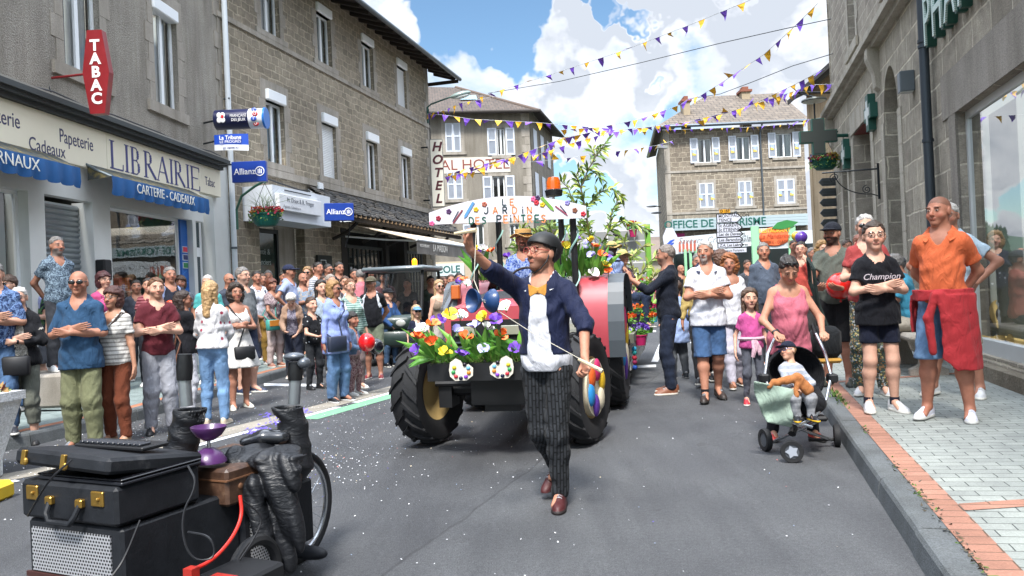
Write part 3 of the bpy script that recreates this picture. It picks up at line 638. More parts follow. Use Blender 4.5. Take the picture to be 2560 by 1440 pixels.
mb=MB(); mb.bbox(-.1,.1,-.1,.06,0,.34,.015); c_=mb.build('cabinet',mat('#121315',.6),SP); mb=MB(); mb.box(-.085,.085,-.108,-.1,.015,.325); mb.build('grille',mat('#1d1f22',.7),c_)
DP=empty('rain_pipe',tuple(Vector((-6.9,11,0))+Matrix.Rotation(B1.rotation_euler.z,3,'Z')@Vector((6.5,-.12,0))),0,'white rain pipe between the newsagent and the stone house','drainpipe')
mb=MB(); mb.tube([(0,0,.15),(0,0,11)],.062,12); mb.build('pipe',mat('#c9d0d6',.4,var=.05),DP,smooth=True)
mb=MB(); [mb.tube([(0,0,z),(0,0,z+.05)],.075,12)for z in(.5,2.6,5.6,8.4)]; mb.tube([(-.3,.05,6.02),(.05,-.05,6.02)],.02,6); mb.build('clamp',ZINC,DP,smooth=True)
def loc_sign(name,px0,px1,py0,py1,d,lab,th=.12,m=None):
 a,b=D(px0,py0,d),D(px1,py1,d); E=empty(name,(a.x,d,b.z),0,lab,'sign'); w,h=b.x-a.x,a.z-b.z
 return E,w,h
E,w,h=loc_sign('lottery_sign',540,668,270,320,16.3,'dark blue and white lottery drum sign with a white clover, high at the corner')
h=.42; mb=MB(); seg=[(0,.0),(.2,0),(.21,0)]
mb.tube([(0,0,h/2),(w*.68,0,h/2)],h/2,24,0); mb.tube([(w*.68,0,h/2),(w*.96,0,h/2)],h/2-.001,24,1); mb.tube([(w*.96,0,h/2),(w,0,h/2)],h/2+.012,24,2)
sb=mb.build('drum',[mat('#171d45',.3,coat=.3),mat('#dfe3ea',.3,coat=.3),mat('#1a6fc4',.3)],E,smooth=True)
wl=mat('#e8e8ea',.4,name='white_lettering')
text('FRANÇAISE',.085,xz(w*.5,-h/2-.006,h*.57),wl,sb,.002,sx=.8); text('DES JEUX',.085,xz(w*.5,-h/2-.006,h*.37),wl,sb,.002,sx=.85)
for k in range(4):
 a=pi/4+k*pi/2; mb=MB(); mb.ell((w*.16+.055*cos(a),-h/2-.002,h/2+.07*sin(a)),(.05,.012,.062),12,8); mb.build('clover_leaf',wl,sb,smooth=True)
mb=MB(); mb.box(w*.16+.01,w*.16+.06,-h/2-.02,-h/2,h/2-.01,h/2+.05); mb.build('red_square',mat('#c4232b',.4),sb)
for i,(ch,c)in enumerate((('L','#2a4fb0'),('O','#c4232b'),('T','#2a4fb0'),('O','#c4232b'))):
 mb=MB(); zz=h*(.84-.225*i); yy=-sqrt(max(0,(h/2)**2-(zz-h/2)**2)); mb.ell((w*(.8+.03*(i%2)),yy,zz),(.062,.02,.055),14,8); q=mb.build('lotto_ball',mat(c,.3,coat=.5),sb,smooth=True); text(ch,.08,xz(w*(.8+.03*(i%2)),yy-.024,zz),wl,q,.002)
mb=MB(); mb.tube([(0,0,h/2),(-.35,.2,h/2)],.02,6); mb.build('arm',IRON,E)
E,w,h=loc_sign('newspaper_sign',535,622,338,373,15.8,'blue and white newspaper sign hanging under the lottery drum')
mb=MB(); n=10; vs=[]; fs=[]
for i in range(n+1):u=i/n; vs+=[(w*u,-.05*sin(pi*u),.0-.03*u),(w*u,-.05*sin(pi*u),.12-.03*u),(w*u,-.05*sin(pi*u),h)]
for i in range(n):fs+=[(3*i,3*i+3,3*i+4,3*i+1),(3*i+1,3*i+4,3*i+5,3*i+2)]
mb.add(vs,fs); mb.m=[q%2 for q in range(len(fs))]; s_=mb.build('panel',[mat('#d5d8dd',.4),mat('#1c49b0',.4)],E)
text('La Tribune',.115,xz(w/2,-.062,h*.76),wl,s_,.002,sx=.9,bold=.002); text('LE PROGRÈS',.08,xz(w/2,-.06,h*.5),wl,s_,.002,sx=1.); text('en vente ici',.07,xz(w/2,-.056,h*.12),mat('#1c2f80',.5),s_,.002)
mb=MB(); mb.tube([(0,0,h*.6),(-.3,.2,h*.6)],.018,6); mb.build('arm',IRON,E)
BLU=mat('#12378f',.35,var=.06,coat=.2,name='insurance_blue')
def allianz(E,w,h,y=0.,th=.12):
 mb=MB(); mb.bbox(0,w,y,y+th,0,h,.008); s_=mb.build('panel',BLU,E)
 text('Allianz',h*.42,xz(w*.38,y-.003,h*.5),wl,s_,.002,sx=.92,bold=.003*h)
 mb=MB(); c0=(w*.82,y-.005,h*.5); R=h*.21; mb.tube([(c0[0]+R*cos(a),c0[1],c0[2]+R*sin(a))for a in[2*pi*i/20 for i in range(21)]],R*.12,5)
 for k in(-1,0,1):q=R*.36*k; mb.box(c0[0]+q-R*.1,c0[0]+q+R*.1,y-.008,y,c0[2]-R*.5,c0[2]+R*(.5 if k else.62))
 mb.build('emblem',wl,s_); return s_
E,w,h=loc_sign('insurance_sign',578,666,405,453,16.2,'large dark blue insurance sign projecting at the corner beside the white rain pipe'); allianz(E,w,h)
mb=MB(); mb.tube([(0,.06,h*.9),(-.3,.1,h*.9)],.02,6); mb.build('arm',IRON,E)
# ================================================================ stone house with restaurant
aB2=atan2(1,.27); B2=empty('stone_townhouse',(-6.4,17.3,0),aB2,'long brown stone townhouse with white roller shutters and deep eaves','building')
ST2=stone_mat('#9c9385','#878073','#b2a999',.34,.195,.02,.055,.03)
xs=[1.8,4.58,7.42,10.2]; rowU=[(a,a+.85,8.12,9.55)for a in xs]; rowM=[(a+.05,a+.88,4.85,6.4)for a in xs]
gr=[(1.35,3.45,.14,3.3),(5.5,12.3,.14,3.45)]
wall_mesh(13.2,0,10.3,rowU+rowM+gr,.26).build('wall',ST2,B2)
mb=MB(); mb.box(13.19,13.2,.0,9,0,10.3); mb.add([(13.2,0,10.3),(13.2,9,10.3),(13.2,4.5,12.6)],[(0,1,2)]); mb.build('gable_wall',ST2,B2)
surround(B2,rowU,.2,.02,.14); surround(B2,rowM,.22,.5,.16)
mb=MB(); mb.box(-.0,13.22,-.05,.01,7.86,7.98); mb.box(0,13.22,-.06,.01,4.5,4.68); mb.build('string_course',STN,B2)
mb=MB(); r=random.Random(6)
for i in range(28):z=.2+i*.36; mb.box(13.2-(.25,.45)[i%2],13.215,-.015-r.uniform(0,.006),.02,z+.004,z+.356)
mb.build('quoin',STN,B2)
for i,(a,b,c,d)in enumerate(rowU):
 roller(B2,a,b,d,.02,.26,.1)
 if i==3:blind(B2,a,b,c,d,.1)
 else:window(B2,a,b,c,d,.12,curtain='part')
for i,(a,b,c,d)in enumerate(rowM):
 roller(B2,a,b,d,.02,.27,.12)
 if i==1:blind(B2,a,b,c,d,.1)
 else:window(B2,a,b,c,d,.12,curtain='part')
RT=tile_roof_mat('#4f4842','#5d554d')
mb=MB(); L0,L1=-.2,14.2
mb.quad((L0,-.95,9.95),(L1,-.95,9.95),(L1,4.5,12.8),(L0,4.5,12.8)); mb.quad((L0,4.5,12.8),(L1,4.5,12.8),(L1,10,9.95),(L0,10,9.95))
mb.build('roof',RT,B2,uv=lambda v:(v.x,hypot(v.y+.95,v.z-9.95)))
SOF=mat('#2c2622',.8,var=.3,sc=4,name='dark_wood')
mb=MB(); mb.quad((L0,-.95,9.93),(L0,0,10.25),(L1,0,10.25),(L1,-.95,9.93)); mb.box(L1-.03,L1,-.95,4.5,9.8,9.94)
for i in range(24):x=L0+.3+i*.6; mb.add([(x,-.9,9.83),(x+.08,-.9,9.83),(x+.08,0,10.13),(x,0,10.13),(x,-.9,9.93),(x+.08,-.9,9.93),(x+.08,0,10.24),(x,0,10.24)],[(0,1,2,3),(0,4,5,1),(0,3,7,4),(1,5,6,2)])
mb.build('soffit',SOF,B2)
mb=MB(); mb.tube([(L0,-1.02,9.93),(L1,-1.02,9.93)],.075,10); mb.build('gutter',ZINC,B2,smooth=True)
mb=MB(); mb.box(.72,3.45,-.8,0,3.28,4.08); ag=mb.build('agency_canopy',mat('#c8ced6',.4,var=.04),B2)
mb=MB(); mb.bbox(.8,2.75,-.92,-.801,3.5,3.88,.01); ap=mb.build('name_board',mat('#d3d5d8',.4),ag)
text('M. Driot & R. Froger',.155,xz(1.75,-.925,3.76),mat('#6b6f78',.5),ap,.002,sx=.95); text('Agents Généraux',.11,xz(1.35,-.925,3.6),mat('#9a9da5',.5),ap,.002)
mb=MB(); mb.tube([(1.2,-.83,4.0),(2.4,-.83,4.0)],.015,6); mb.build('lamp_rail',IRON,ag)
mb=MB(); mb.quad((1.35,.9,.14),(3.45,.9,.14),(3.45,.9,3.3),(1.35,.9,3.3)); mb.box(1.4,1.46,.2,.3,.14,3.2); mb.box(2.42,2.5,.2,.3,.14,3.2); mb.box(1.4,2.5,.2,.3,3.1,3.2); mb.build('agency_frame',mat('#14161a',.5),B2)
mb=MB(); mb.quad((1.46,.25,.2),(2.42,.25,.2),(2.42,.25,3.1),(1.46,.25,3.1)); pn=mb.build('agency_glazing',mat('#27332f',.12,var=.2,sc=1),B2)
text('Santé &',.2,xz(1.85,.245,2.62),mat('#8f9a98',.5),pn,.001); text('Financiers',.2,xz(1.82,.245,2.36),mat('#8f9a98',.5),pn,.001,sx=.9)
mb=MB(); mb.box(2.52,3.44,.3,.36,.14,3.3); mb.build('concrete_panel',STN,B2)
E=empty('insurance_lightbox',tuple(B2.matrix_basis@Vector((0,0,0))),0,'small blue insurance lightbox on the white agency canopy','sign')
E.location=Vector((-6.4,17.3,3.33))+Matrix.Rotation(aB2,3,'Z')@Vector((2.3,-1.25,0)); E.rotation_euler=(0,0,radians(18)); allianz(E,.72,.44,th=.16)
mb=MB(); r=random.Random(21); rows=9; x0c,x1c=3.75,13.6
for j in range(rows):
 u0,u1=j/rows,(j+1.35)/rows; x=x0c-r.random()*.2; ya,yb=-1.12+1.08*u0,-1.12+1.08*min(1.1,u1); za,zb=3.68+.78*u0,3.68+.78*min(1.1,u1)
 while x<x1c:
  w=r.uniform(.17,.34); t=r.uniform(.012,.035); k=r.uniform(-.03,.03); m=r.randrange(3)
  mb.add([(x,ya+k,za+t+.02),(x+w-.01,ya+k+r.uniform(-.02,.02),za+t+.02),(x+w-.01,yb,zb),(x,yb,zb),(x,ya+k,za),(x+w-.01,ya+k,za)],[(0,1,2,3),(4,5,1,0)],m); x+=w
cr_=mb.build('slate_canopy',[mat('#4b4a49',.8,var=.3,sc=8),mat('#3c3c3d',.8,var=.3,sc=8),mat('#5c5751',.85,var=.3,sc=8)],B2)
mb=MB(); mb.quad((x0c,-1.1,3.63),(x0c,0,4.42),(x1c,0,4.42),(x1c,-1.1,3.63))
for i in range(33):x=x0c+.15+i*.3; mb.add([(x,-1.16,3.58),(x+.07,-1.16,3.58),(x+.07,-.1,4.3),(x,-.1,4.3),(x,-1.16,3.65),(x+.07,-1.16,3.65)],[(0,1,2,3),(0,4,5,1)],1)
mb.box(x0c,x1c,-1.0,-.88,3.5,3.62); mb.build('canopy_timber',[SOF,mat('#8d7252',.8)],cr_)
for x in(5.0,6.9,8.8,10.7,12.6):mb=MB(); mb.tube([(x,-.02,3.1),(x,-.45,3.25),(x,-.8,3.52)],.05,6); mb.build('bracket',SOF,cr_)
mb=MB(); mb.add([(x0c-.02,-1.15,3.6),(x0c-.02,0,4.4),(x0c-.02,0,4.1),(x0c-.02,-.95,3.42)],[(0,1,2,3)]); mb.box(x0c-.06,x0c,-1.25,-1.05,3.42,3.62); mb.build('bargeboard',PVC,cr_)
WD=mat('#3b3f3f',.6,name='grey_timber')
mb=MB(); mb.quad((5.5,.7,0),(12.3,.7,0),(12.3,.7,3.5),(5.5,.7,3.5)); mb.build('dark_interior',DARK,B2)
for a,b in((5.9,8.6),(10.5,12.1)):
 mb=MB(); mb.box(a,b,.1,.16,.7,.8); mb.box(a,b,.1,.16,2.9,3.0)
 n=9 if b-a>2 else 6
 for i in range(n+1):x=a+(b-a)*i/n; w=.04 if i in(0,3,n)else.016; mb.box(x-w,x+w,.1,.15,.8,2.9)
 for z in(1.35,1.9,2.42):mb.box(a,b,.105,.145,z-.014,z+.014)
 g=mb.build('glazed_bay',WD,B2); mb=MB(); mb.quad((a,.13,.8),(b,.13,.8),(b,.13,2.9),(a,.13,2.9)); mb.build('pane',GLS,g)
mb=MB(); mb.box(5.5,5.85,-.02,.26,.14,3.45); mb.box(8.65,8.9,.0,.3,.14,3.45); mb.box(10.2,10.45,.0,.3,.14,3.45); mb.box(5.9,8.6,.05,.3,.14,.7); mb.box(10.5,12.1,.05,.3,.14,.7); mb.build('restaurant_timber',mat('#2e2b2a',.8,var=.3),B2)
E=empty('menu_board',Vector((-6.4,17.3,1.6))+Matrix.Rotation(aB2,3,'Z')@Vector((4.35,-.09,0)),aB2,'framed black menu board with a pale shaped outline beside the agency door','sign')
mb=MB(); mb.box(-.4,.4,0,.06,0,1.0); mf=mb.build('board',mat('#0f1214',.4),E); mb=MB()
pts=[(-.2,.1),(-.2,.78),(-.14,.78),(-.14,.86),(.14,.86),(.14,.78),(.2,.78),(.2,.1),(-.2,.1)]; mb.tube([(x-.12,-.012,z)for x,z in pts],.011,4); mb.build('outline',mat('#c9ccc9',.5),mf)
text('MENU',.09,xz(-.12,-.004,.45),mat('#8f9492',.5),mf,.001)
E=empty('restaurant_awning',(-6.4,17.3,0),aB2,'beige extended restaurant awning with a grey lettered valance','awning')
bw=D(1035,600,20.5)
def toB2(v):return Matrix.Rotation(-aB2,3,'Z')@(Vector(v)-Vector((-6.4,17.3,0)))
mb=MB(); mb.add([(5.2,-.12,3.6),(11.8,-.12,3.6),(11.8,-2.5,2.93),(5.2,-2.5,2.93),(5.2,-.12,3.63),(11.8,-.12,3.63),(11.8,-2.5,2.96),(5.2,-2.5,2.96)],[(0,1,2,3),(7,6,5,4),(0,4,5,1),(3,2,6,7),(0,3,7,4),(1,5,6,2)]); mb.build('canopy',mat('#d9c8b2',.85,var=.08,name='beige_canvas'),E)
mb=MB(); n=40; vs=[]; fs=[]
for i in range(n+1):x=5.2+6.6*i/n; vs+=[(x,-2.5,2.96),(x,-2.5+.02*sin(i*1.3),2.55)]
for i in range(n):fs.append((2*i,2*i+2,2*i+3,2*i+1))
mb.add(vs,fs); v_=mb.build('valance',mat('#6f6b66',.85),E); text('LA MAISON',.3,xz(7.0,-2.53,2.75),mat('#c9c6c0',.6),v_,.002,sx=.8,shear=.3); text('RESTAURANT',.12,xz(5.75,-2.53,2.78),mat('#c9c6c0',.6),v_,.002)
mb=MB()
for x in(5.6,11.3):mb.tube([(x,-.1,3.2),(x+.4,-1.3,3.05),(x,-2.45,2.93)],.03,6)
mb.tube([(5.2,-2.5,2.95),(11.8,-2.5,2.95)],.04,8); mb.build('folding_arm',WHT,E)
mb=MB(); mb.bbox(4.15,4.4,-.12,.0,4.3,4.62,.02,M=None); mb.build('junction_box',PVC,B2)
mb=MB(); mb.tube([(.05,-.03,4.62),(1.0,-.05,4.45),(2.2,-.05,4.36),(3.2,-.05,4.3),(4.2,-.06,4.35)],.022,5); mb.tube([(4.2,-.05,4.4),(4.2,-.05,3.9),(4.3,-.9,3.5),(4.5,-.8,3.2),(4.4,-.7,2.8)],.014,5); mb.tube([(13.1,-.05,8.6),(13.15,-.06,7),(13.0,-.06,5.2)],.02,5); mb.build('cable',mat('#2a2b2e',.7),B2)
def lamp(loc,rz,lab,arm=.9,name='street_lamp'):
 E=empty(name,loc,rz,lab,'street lamp'); mb=MB(); mb.tube([(0,0,-.6),(0,0,0),(.15,0,.12),(arm,0,.38)],[.035,.035,.032,.03],8); mb.build('arm',mat('#1f4a44',.5,.2),E,smooth=True)
 mb=MB(); M=Matrix.Rotation(radians(-14),4,'Y'); mb.ell((arm+.38,0,.46),(.42,.15,.11),18,10,M=M.to_3x3()); h_=mb.build('lamp_head',mat('#7d8f8c',.35,coat=.3),E,smooth=True)
 mb=MB(); mb.ell((arm+.42,0,.39),(.33,.12,.08),16,8,M=M.to_3x3()); mb.build('lens',mat('#bfc6c4',.15),h_,smooth=True); return E
lp=D(1068,262,29.3); lamp((lp.x,lp.y,lp.z-.1),radians(5),'green arm street lamp with oval head on the corner of the stone townhouse')
a,b=D(1075,350,29.0),D(1107,515,29.0); E=empty('hotel_sign',(a.x,29.0,b.z),radians(4),'tall narrow cream sign with five dark red slanted letters stacked','sign'); w,h=.44,a.z-b.z
mb=MB(); mb.box(-.03,w+.03,.02,.2,-.03,h+.03,1); mb.box(0,w,0,.019,0,h,0); s_=mb.build('panel',[mat('#e3e0d2',.5,var=.1,sc=3),mat('#7b7d78',.5)],E)
for i,ch in enumerate('HOTEL'):text(ch,h*.19,xz(w*.5,-.004,h*(.89-i*.195)),mat('#4d1320',.5),s_,.003,shear=.25,bold=.016)
mb=MB(); mb.tube([(-.1,.1,h*.9),(-.9,.3,h*.9)],.03,6); mb.tube([(-.1,.1,h*.1),(-.9,.3,h*.1)],.03,6); mb.build('bracket',IRON,E)
def flower_basket(E,w,d,h,cols,n=260,droop=.15,seed=1,tub='#0f5a50',grass=60):
 r=random.Random(seed); mb=MB(); prof=[(.02,0),(.6,.02),(.78,.25),(.95,.9),(1.,1.),(1.03,1.),(1.03,.93)]
 M=Matrix.Diagonal((w/2,d/2,h,1)); k=24; vs=[]; fs=[]
 for rr,z in prof:
  for i in range(k):vs.append((rr*w/2*cos(2*pi*i/k),rr*d/2*sin(2*pi*i/k),z*h))
 for j in range(len(prof)-1):
  for i in range(k):fs.append((j*k+i,j*k+(i+1)%k,(j+1)*k+(i+1)%k,(j+1)*k+i))
 mb.add(vs,fs); mb.build('tub',mat(tub,.4,var=.1),E,smooth=True)
 mb=MB()
 for i in range(n*3):
  a=r.uniform(0,2*pi); q=sqrt(r.random())*1.12; x,y=q*w/2*cos(a),q*d/2*sin(a); z=h+r.uniform(0,.35)*h*(1.3-q*.5)-(r.random()*droop if q>.95 else 0); s=r.uniform(.018,.04); u=Vector((r.gauss(0,1),r.gauss(0,1),r.gauss(0,.6))).normalized(); v=u.cross(Vector((r.gauss(0,1),r.gauss(0,1),1))).normalized()
  c=Vector((x,y,z)); mb.quad(c-u*s,c-v*s*.6,c+u*s,c+v*s*.6,r.randrange(2))
 for i in range(grass):a=r.uniform(0,2*pi); x,y=.3*w*cos(a)*r.random(),.3*d*sin(a)*r.random(); l=r.uniform(.8,2.)*h; dx,dy=r.gauss(0,.25),r.gauss(0,.15); mb.tube([(x,y,h),(x+dx*.4,y+dy*.4,h+l*.7),(x+dx,y+dy,h+l)],[.004,.003,.001],3,0)
 mb.build('foliage',[mat('#4a6a2f',.7,var=.3,sc=20),mat('#64823a',.7,var=.3,sc=20)],E)
 mb=MB()
 for i in range(n):
  a=r.uniform(0,2*pi); q=r.uniform(.4,1.15); c=Vector((q*w/2*cos(a),q*d/2*sin(a),h+r.uniform(.1,.5)*h-(.12 if q>1 else 0)*r.random())); s=r.uniform(.018,.032); m=min(len(cols)-1,int((a/(2*pi)+r.gauss(0,.12))%1*len(cols)))
  for t in range(3):u=Vector((r.gauss(0,1),r.gauss(0,1),r.gauss(0,1))).normalized()*s; v=u.cross(Vector((r.gauss(0,1),r.gauss(0,1),1))).normalized()*s; mb.quad(c-u,c-v,c+u,c+v,m)
 mb.build('flowers',[mat(c,.6)for c in cols],E)
p=D(666,566,16.8); E=empty('hanging_basket',p,0,'green tub of red and orange flowers with tall grass hanging by the insurance sign','flower basket','hanging flower baskets')
flower_basket(E,.66,.5,.28,['#c2452f','#c95a6a','#cf6a2f','#b8405a'],200,.2,3)
mb=MB(); [mb.tube([(x,0,.28),(0,0,.95)],.006,4)for x in(-.3,.3)]; mb.build('chain',IRON,E)
mb=MB(); q=D(592,530,17.2)-p; mb.tube([(0,0,.95),(.05,0,1.02),(-.25,.1,.9),(-.6,.25,.72),(q.x,.4,.45),(q.x,.4,.0)],.028,7); mb.build('bracket',mat('#2c5a4c',.5),E)
# ================================================================ pharmacy, right
s6=.28; n6=hypot(s6,1); O6=(5.31+s6*11.2/n6,8.8+11.2/n6); a6=atan2(-1,-s6)
R6=Matrix.Rotation(a6,3,'Z')
def B6P(x,y,z):return Vector((O6[0],O6[1],0))+R6@Vector((x,y,z))
B6=empty('pharmacy_building',(*O6,0),a6,'grey ashlar stone building with arches and a large shop window, lettered pharmacy','building')
ST6=stone_mat('#b0aa9e','#928d83','#cfc9ba',.62,.38,.016,.02,.07); ST6u=stone_mat('#a8a297','#948e85','#bdb7ab',.5,.26,.016,.03,.03)
SD=render_mat('#a8a397','#b8b2a6',1.2,.012,110,True)
arch1,door,arch2=(11.2-4.72,11.2-3.6,.2,4.0),(11.2-8.0,11.2-6.0,.2,4.42),(11.2-9.75,11.2-9.0,.2,3.9)
big=(11.2-.5,11.2+6.5,.42,3.28)
ops=[arch1,door,arch2,big]
wb=wall_mesh(21.5,0,5.45,[arch1,door,arch2],.45)
def wall_w_arch():
 mb=MB(); W_=21.5; full=[(arch1,.5),(door,.5),(arch2,.5),(big,.28)]
 A1t,A2t=4.86,4.62
 rect=[(*arch1[:3],A1t),door,(*arch2[:3],A2t),big]
 xs=sorted({0.,W_,*[a for o in rect for a in o[:2]]}); zs=sorted({0.,5.45,*[a for o in rect for a in o[2:4]]})
 for i in range(len(xs)-1):
  for j in range(len(zs)-1):
   cx_,cz_=(xs[i]+xs[i+1])/2,(zs[j]+zs[j+1])/2
   if any(o[0]<cx_<o[1]and o[2]<cz_<o[3]for o in rect):continue
   mb.quad((xs[i],0,zs[j]),(xs[i+1],0,zs[j]),(xs[i+1],0,zs[j+1]),(xs[i],0,zs[j+1]))
 for(a,b,c,d),e,top in((arch1,.5,A1t),(arch2,.5,A2t)):
  k=14; cx_=(a+b)/2; rx=(b-a)/2; P=[(cx_-rx*cos(pi*i/k),d+(top-d-.02)*sin(pi*i/k))for i in range(k+1)]
  for i in range(k):
   (x0,z0),(x1,z1)=P[i],P[i+1]; mb.quad((x0,0,z0),(x1,0,z1),(x1,0,top),(x0,0,top)); mb.quad((x0,0,z0),(x0,e,z0),(x1,e,z1),(x1,0,z1))
  mb.quad((a,0,c),(a,0,d),(a,e,d),(a,e,c)); mb.quad((b,0,c),(b,e,c),(b,e,d),(b,0,d)); mb.quad((a,0,c),(a,e,c),(b,e,c),(b,0,c))
 for(a,b,c,d),e in((door,.5),(big,.28)):
  mb.quad((a,0,c),(a,e,c),(b,e,c),(b,0,c)); mb.quad((a,0,d),(b,0,d),(b,e,d),(a,e,d)); mb.quad((a,0,c),(a,0,d),(a,e,d),(a,e,c)); mb.quad((b,0,c),(b,e,c),(b,e,d),(b,0,d))
 return mb
wall_w_arch().build('wall',ST6,B6)
upw=(3.0,3.9,6.25,8.0); upw2=(6.9,7.8,6.25,8.0)
wm=wall_mesh(21.5,5.45,11,[upw,upw2],.25,.03); wm.build('upper_wall',ST6u,B6); mb=MB(); mb.box(-.01,0,.0,9,0,11); mb.build('end_wall',ST6,B6)
for u in(upw,upw2):surround(B6,[u],.22,.35,.2,SD,.02); window(B6,*u,.16)
mb=MB(); mb.box(-.25,21.5,-.24,.03,5.48,5.6); mb.box(-.15,21.5,-.13,.03,5.38,5.48); mb.build('string_course',SD,B6)
for x in(-.12+.05,6.05):
 mb=MB()
 pr=[(0,5.38),(-.2,5.38),(-.2,5.2),(-.1,4.95),(-.07,4.7),(0,4.62)]; vs=[(x+dx,y,z)for dx in(0,.26)for y,z in pr]; k=len(pr); mb.add(vs,[tuple(range(k)),tuple(range(k,2*k))[::-1]]+[(i,i+k,(i+1)%k+k,(i+1)%k)for i in range(k)])
 mb.build('corbel',SD,B6)
mb=MB(); mb.box(big[0]-.55,21.5,-.015,.02,3.285,3.84); mb.box(big[0]-.28,big[0],-.012,.02,.42,3.285)
mb.build('concrete_lintel',render_mat('#827d76','#938e86',1.,.006,60,True),B6)
mb=MB()
for a,b,c,d in(arch1,arch2):
 for e,f in((a-.26,a),(b,b+.26)):
  z=c
  while z<d-.1:h=.46; mb.box(e,f,-.02,.01,z+.004,min(z+h,d)-.004); z+=h
for e,f in((door[0]-.3,door[0]),(door[1],door[1]+.3)):
 z=door[2]
 while z<door[3]-.1:mb.box(e,f,-.02,.01,z+.004,min(z+.46,door[3])-.004); z+=.46
mb.box(door[0]-.35,door[1]+.35,-.022,.01,door[3],door[3]+.42); mb.build('dressed_jamb',SD,B6)
mb=MB(); mb.box(door[0]+.0,door[1],.02,.48,door[3]-.03,door[3]-.002); mb.build('painted_soffit',mat('#6b2f28',.8),B6)
mb=MB(); mb.box(big[0]-.1,21.5,-.13,.3,0,.34); mb.build('sill_ledge',render_mat('#8b8375','#6d675d',1.5,.02,50,True),B6)
AL=mat('#c3c7c8',.4,.3,var=.08,name='aluminium')
mb=MB(); y=.1
mb.box(big[0],big[1],y-.04,y+.05,.36,.58); mb.box(big[0],big[1],y,y+.05,big[3]-.09,big[3]); mb.box(big[0],big[0]+.07,y,y+.05,.58,big[3]-.09)
for x in(12.66,15):mb.box(x,x+.07,y,y+.05,.58,big[3]-.09)
swn=mb.build('shop_window',AL,B6)
mb=MB(); mb.quad((big[0]+.05,y+.025,.56),(big[1],y+.025,.56),(big[1],y+.025,big[3]-.08),(big[0]+.05,y+.025,big[3]-.08))
t=NT('reflective_glass'); tr=t.N('ShaderNodeBsdfTransparent'); tr.inputs[0].default_value=(.72,.76,.75,1); gl=t.N('ShaderNodeBsdfGlossy'); gl.inputs['Roughness'].default_value=.01; mx=t.N('ShaderNodeMixShader'); fr=t.N('ShaderNodeFresnel'); fr.inputs[0].default_value=1.6
t.L(t.math('MULTIPLY_ADD',fr.outputs[0],1.1,.16,clamp=True),mx.inputs[0]); t.L(tr.outputs[0],mx.inputs[1]); t.L(gl.outputs[0],mx.inputs[2]); t.L(mx.outputs[0],t.out.inputs[0]); gl.inputs[0].default_value=(.95,.96,.97,1)
mb.build('pane',t.m,swn)
mb=MB(); mb.quad((big[0]-.2,1.6,.3),(21,1.6,.3),(21,1.6,3.6),(big[0]-.2,1.6,3.6)); mb.quad((big[0]-.1,.28,.44),(big[0]-.1,1.6,.44),(21,1.6,.44),(21,.28,.44)); mb.quad((big[0]-.05,.2,.3),(big[0]-.05,1.6,.3),(big[0]-.05,1.6,3.6),(big[0]-.05,.2,3.6)); mb.build('display_space',mat('#8d918b',.9,var=.15,sc=1),B6)
mb=MB(); mb.quad((big[0]+.1,.32,.6),(big[0]+1.0,.32,.6),(big[0]+1.0,.32,3.2),(big[0]+.1,.32,3.2)); mb.build('pale_blind',mat('#a9aea6',.8),B6)
for(a,b,c,d,m_)in((*arch1,0),(*arch2,0),(*door,1)):
 mb=MB(); y=.44; mb.box(a,a+.07,y,y+.05,c,d+(.0 if m_ else.5)); mb.box(b-.07,b,y,y+.05,c,d+(.0 if m_ else.5)); mb.box(a,b,y,y+.05,d-.75,d-.68); mb.box(a,b,y,y+.05,c,c+.1)
 if m_:mb.box(a+.1,b-.1,y-.07,y-.02,d-1.2,d-1.12); mb.box(a+.1,b-.1,y-.06,y-.01,d-.9,d-.84); mb.box((a+b)/2-.03,(a+b)/2+.03,y,y+.05,c,d-.75)
 g=mb.build('door_frame',AL,B6); mb=MB(); mb.quad((a,y+.03,c),(b,y+.03,c),(b,y+.03,d+.9),(a,y+.03,d+.9)); mb.build('pane',mat('#39474c',.06),g)
E=empty('pharmacy_lettering',tuple(B6P(11.2-1.3,-.14,4.26)),a6,'tall ribbed pale letters with dark green edges above the shop window','sign')
LW=NT('led_letters'); s_=LW.N('ShaderNodeSeparateXYZ'); LW.L(LW.tc.outputs['Object'],s_.inputs[0]); f=LW.math('FRACT',LW.math('MULTIPLY',s_.outputs[1],40.)); LWm=LW.fin(LW.mix(LW.math('GREATER_THAN',f,.6),(.62,.7,.66),(.2,.36,.32)),.5)
GRN=mat('#0c4a40',.45,var=.05,name='green_paint')
text('PHARMACIE',.92,xz(0,.09,.34),GRN,E,.06,'LEFT',.78,bold=.022,sp=1.12); text('PHARMACIE',.92,xz(0,.02,.34),LWm,E,.012,'LEFT',.78,bold=-.002,sp=1.12)
E=empty('rain_pipe',tuple(B6P(11.2-1.42,-.1,0)),a6,'dark grey rain pipe on the pharmacy beside the shop window','drainpipe'); DG=mat('#3c444c',.45,.4,var=.1,name='dark_zinc')
mb=MB(); mb.tube([(0,0,.2),(0,0,11)],.062,14); mb.build('pipe',DG,E,smooth=True); mb=MB(); [mb.tube([(0,0,z),(0,0,z+.04)],.075,14)for z in(1.2,3.1,4.35,4.42,5.3)]; mb.build('collar',DG,E,smooth=True)
E=empty('wall_light',tuple(B6P(11.2-2.5,0,4.02)),a6,'small square grey wall light between the arch and the rain pipe','wall light'); mb=MB(); mb.bbox(-.09,.09,-.2,0,0,.3,.01); mb.build('housing',mat('#5d666c',.4,.3),E); mb=MB(); mb.box(-.08,.08,-.19,-.02,-.006,0); mb.build('lens',mat('#a8adaa',.3),E)
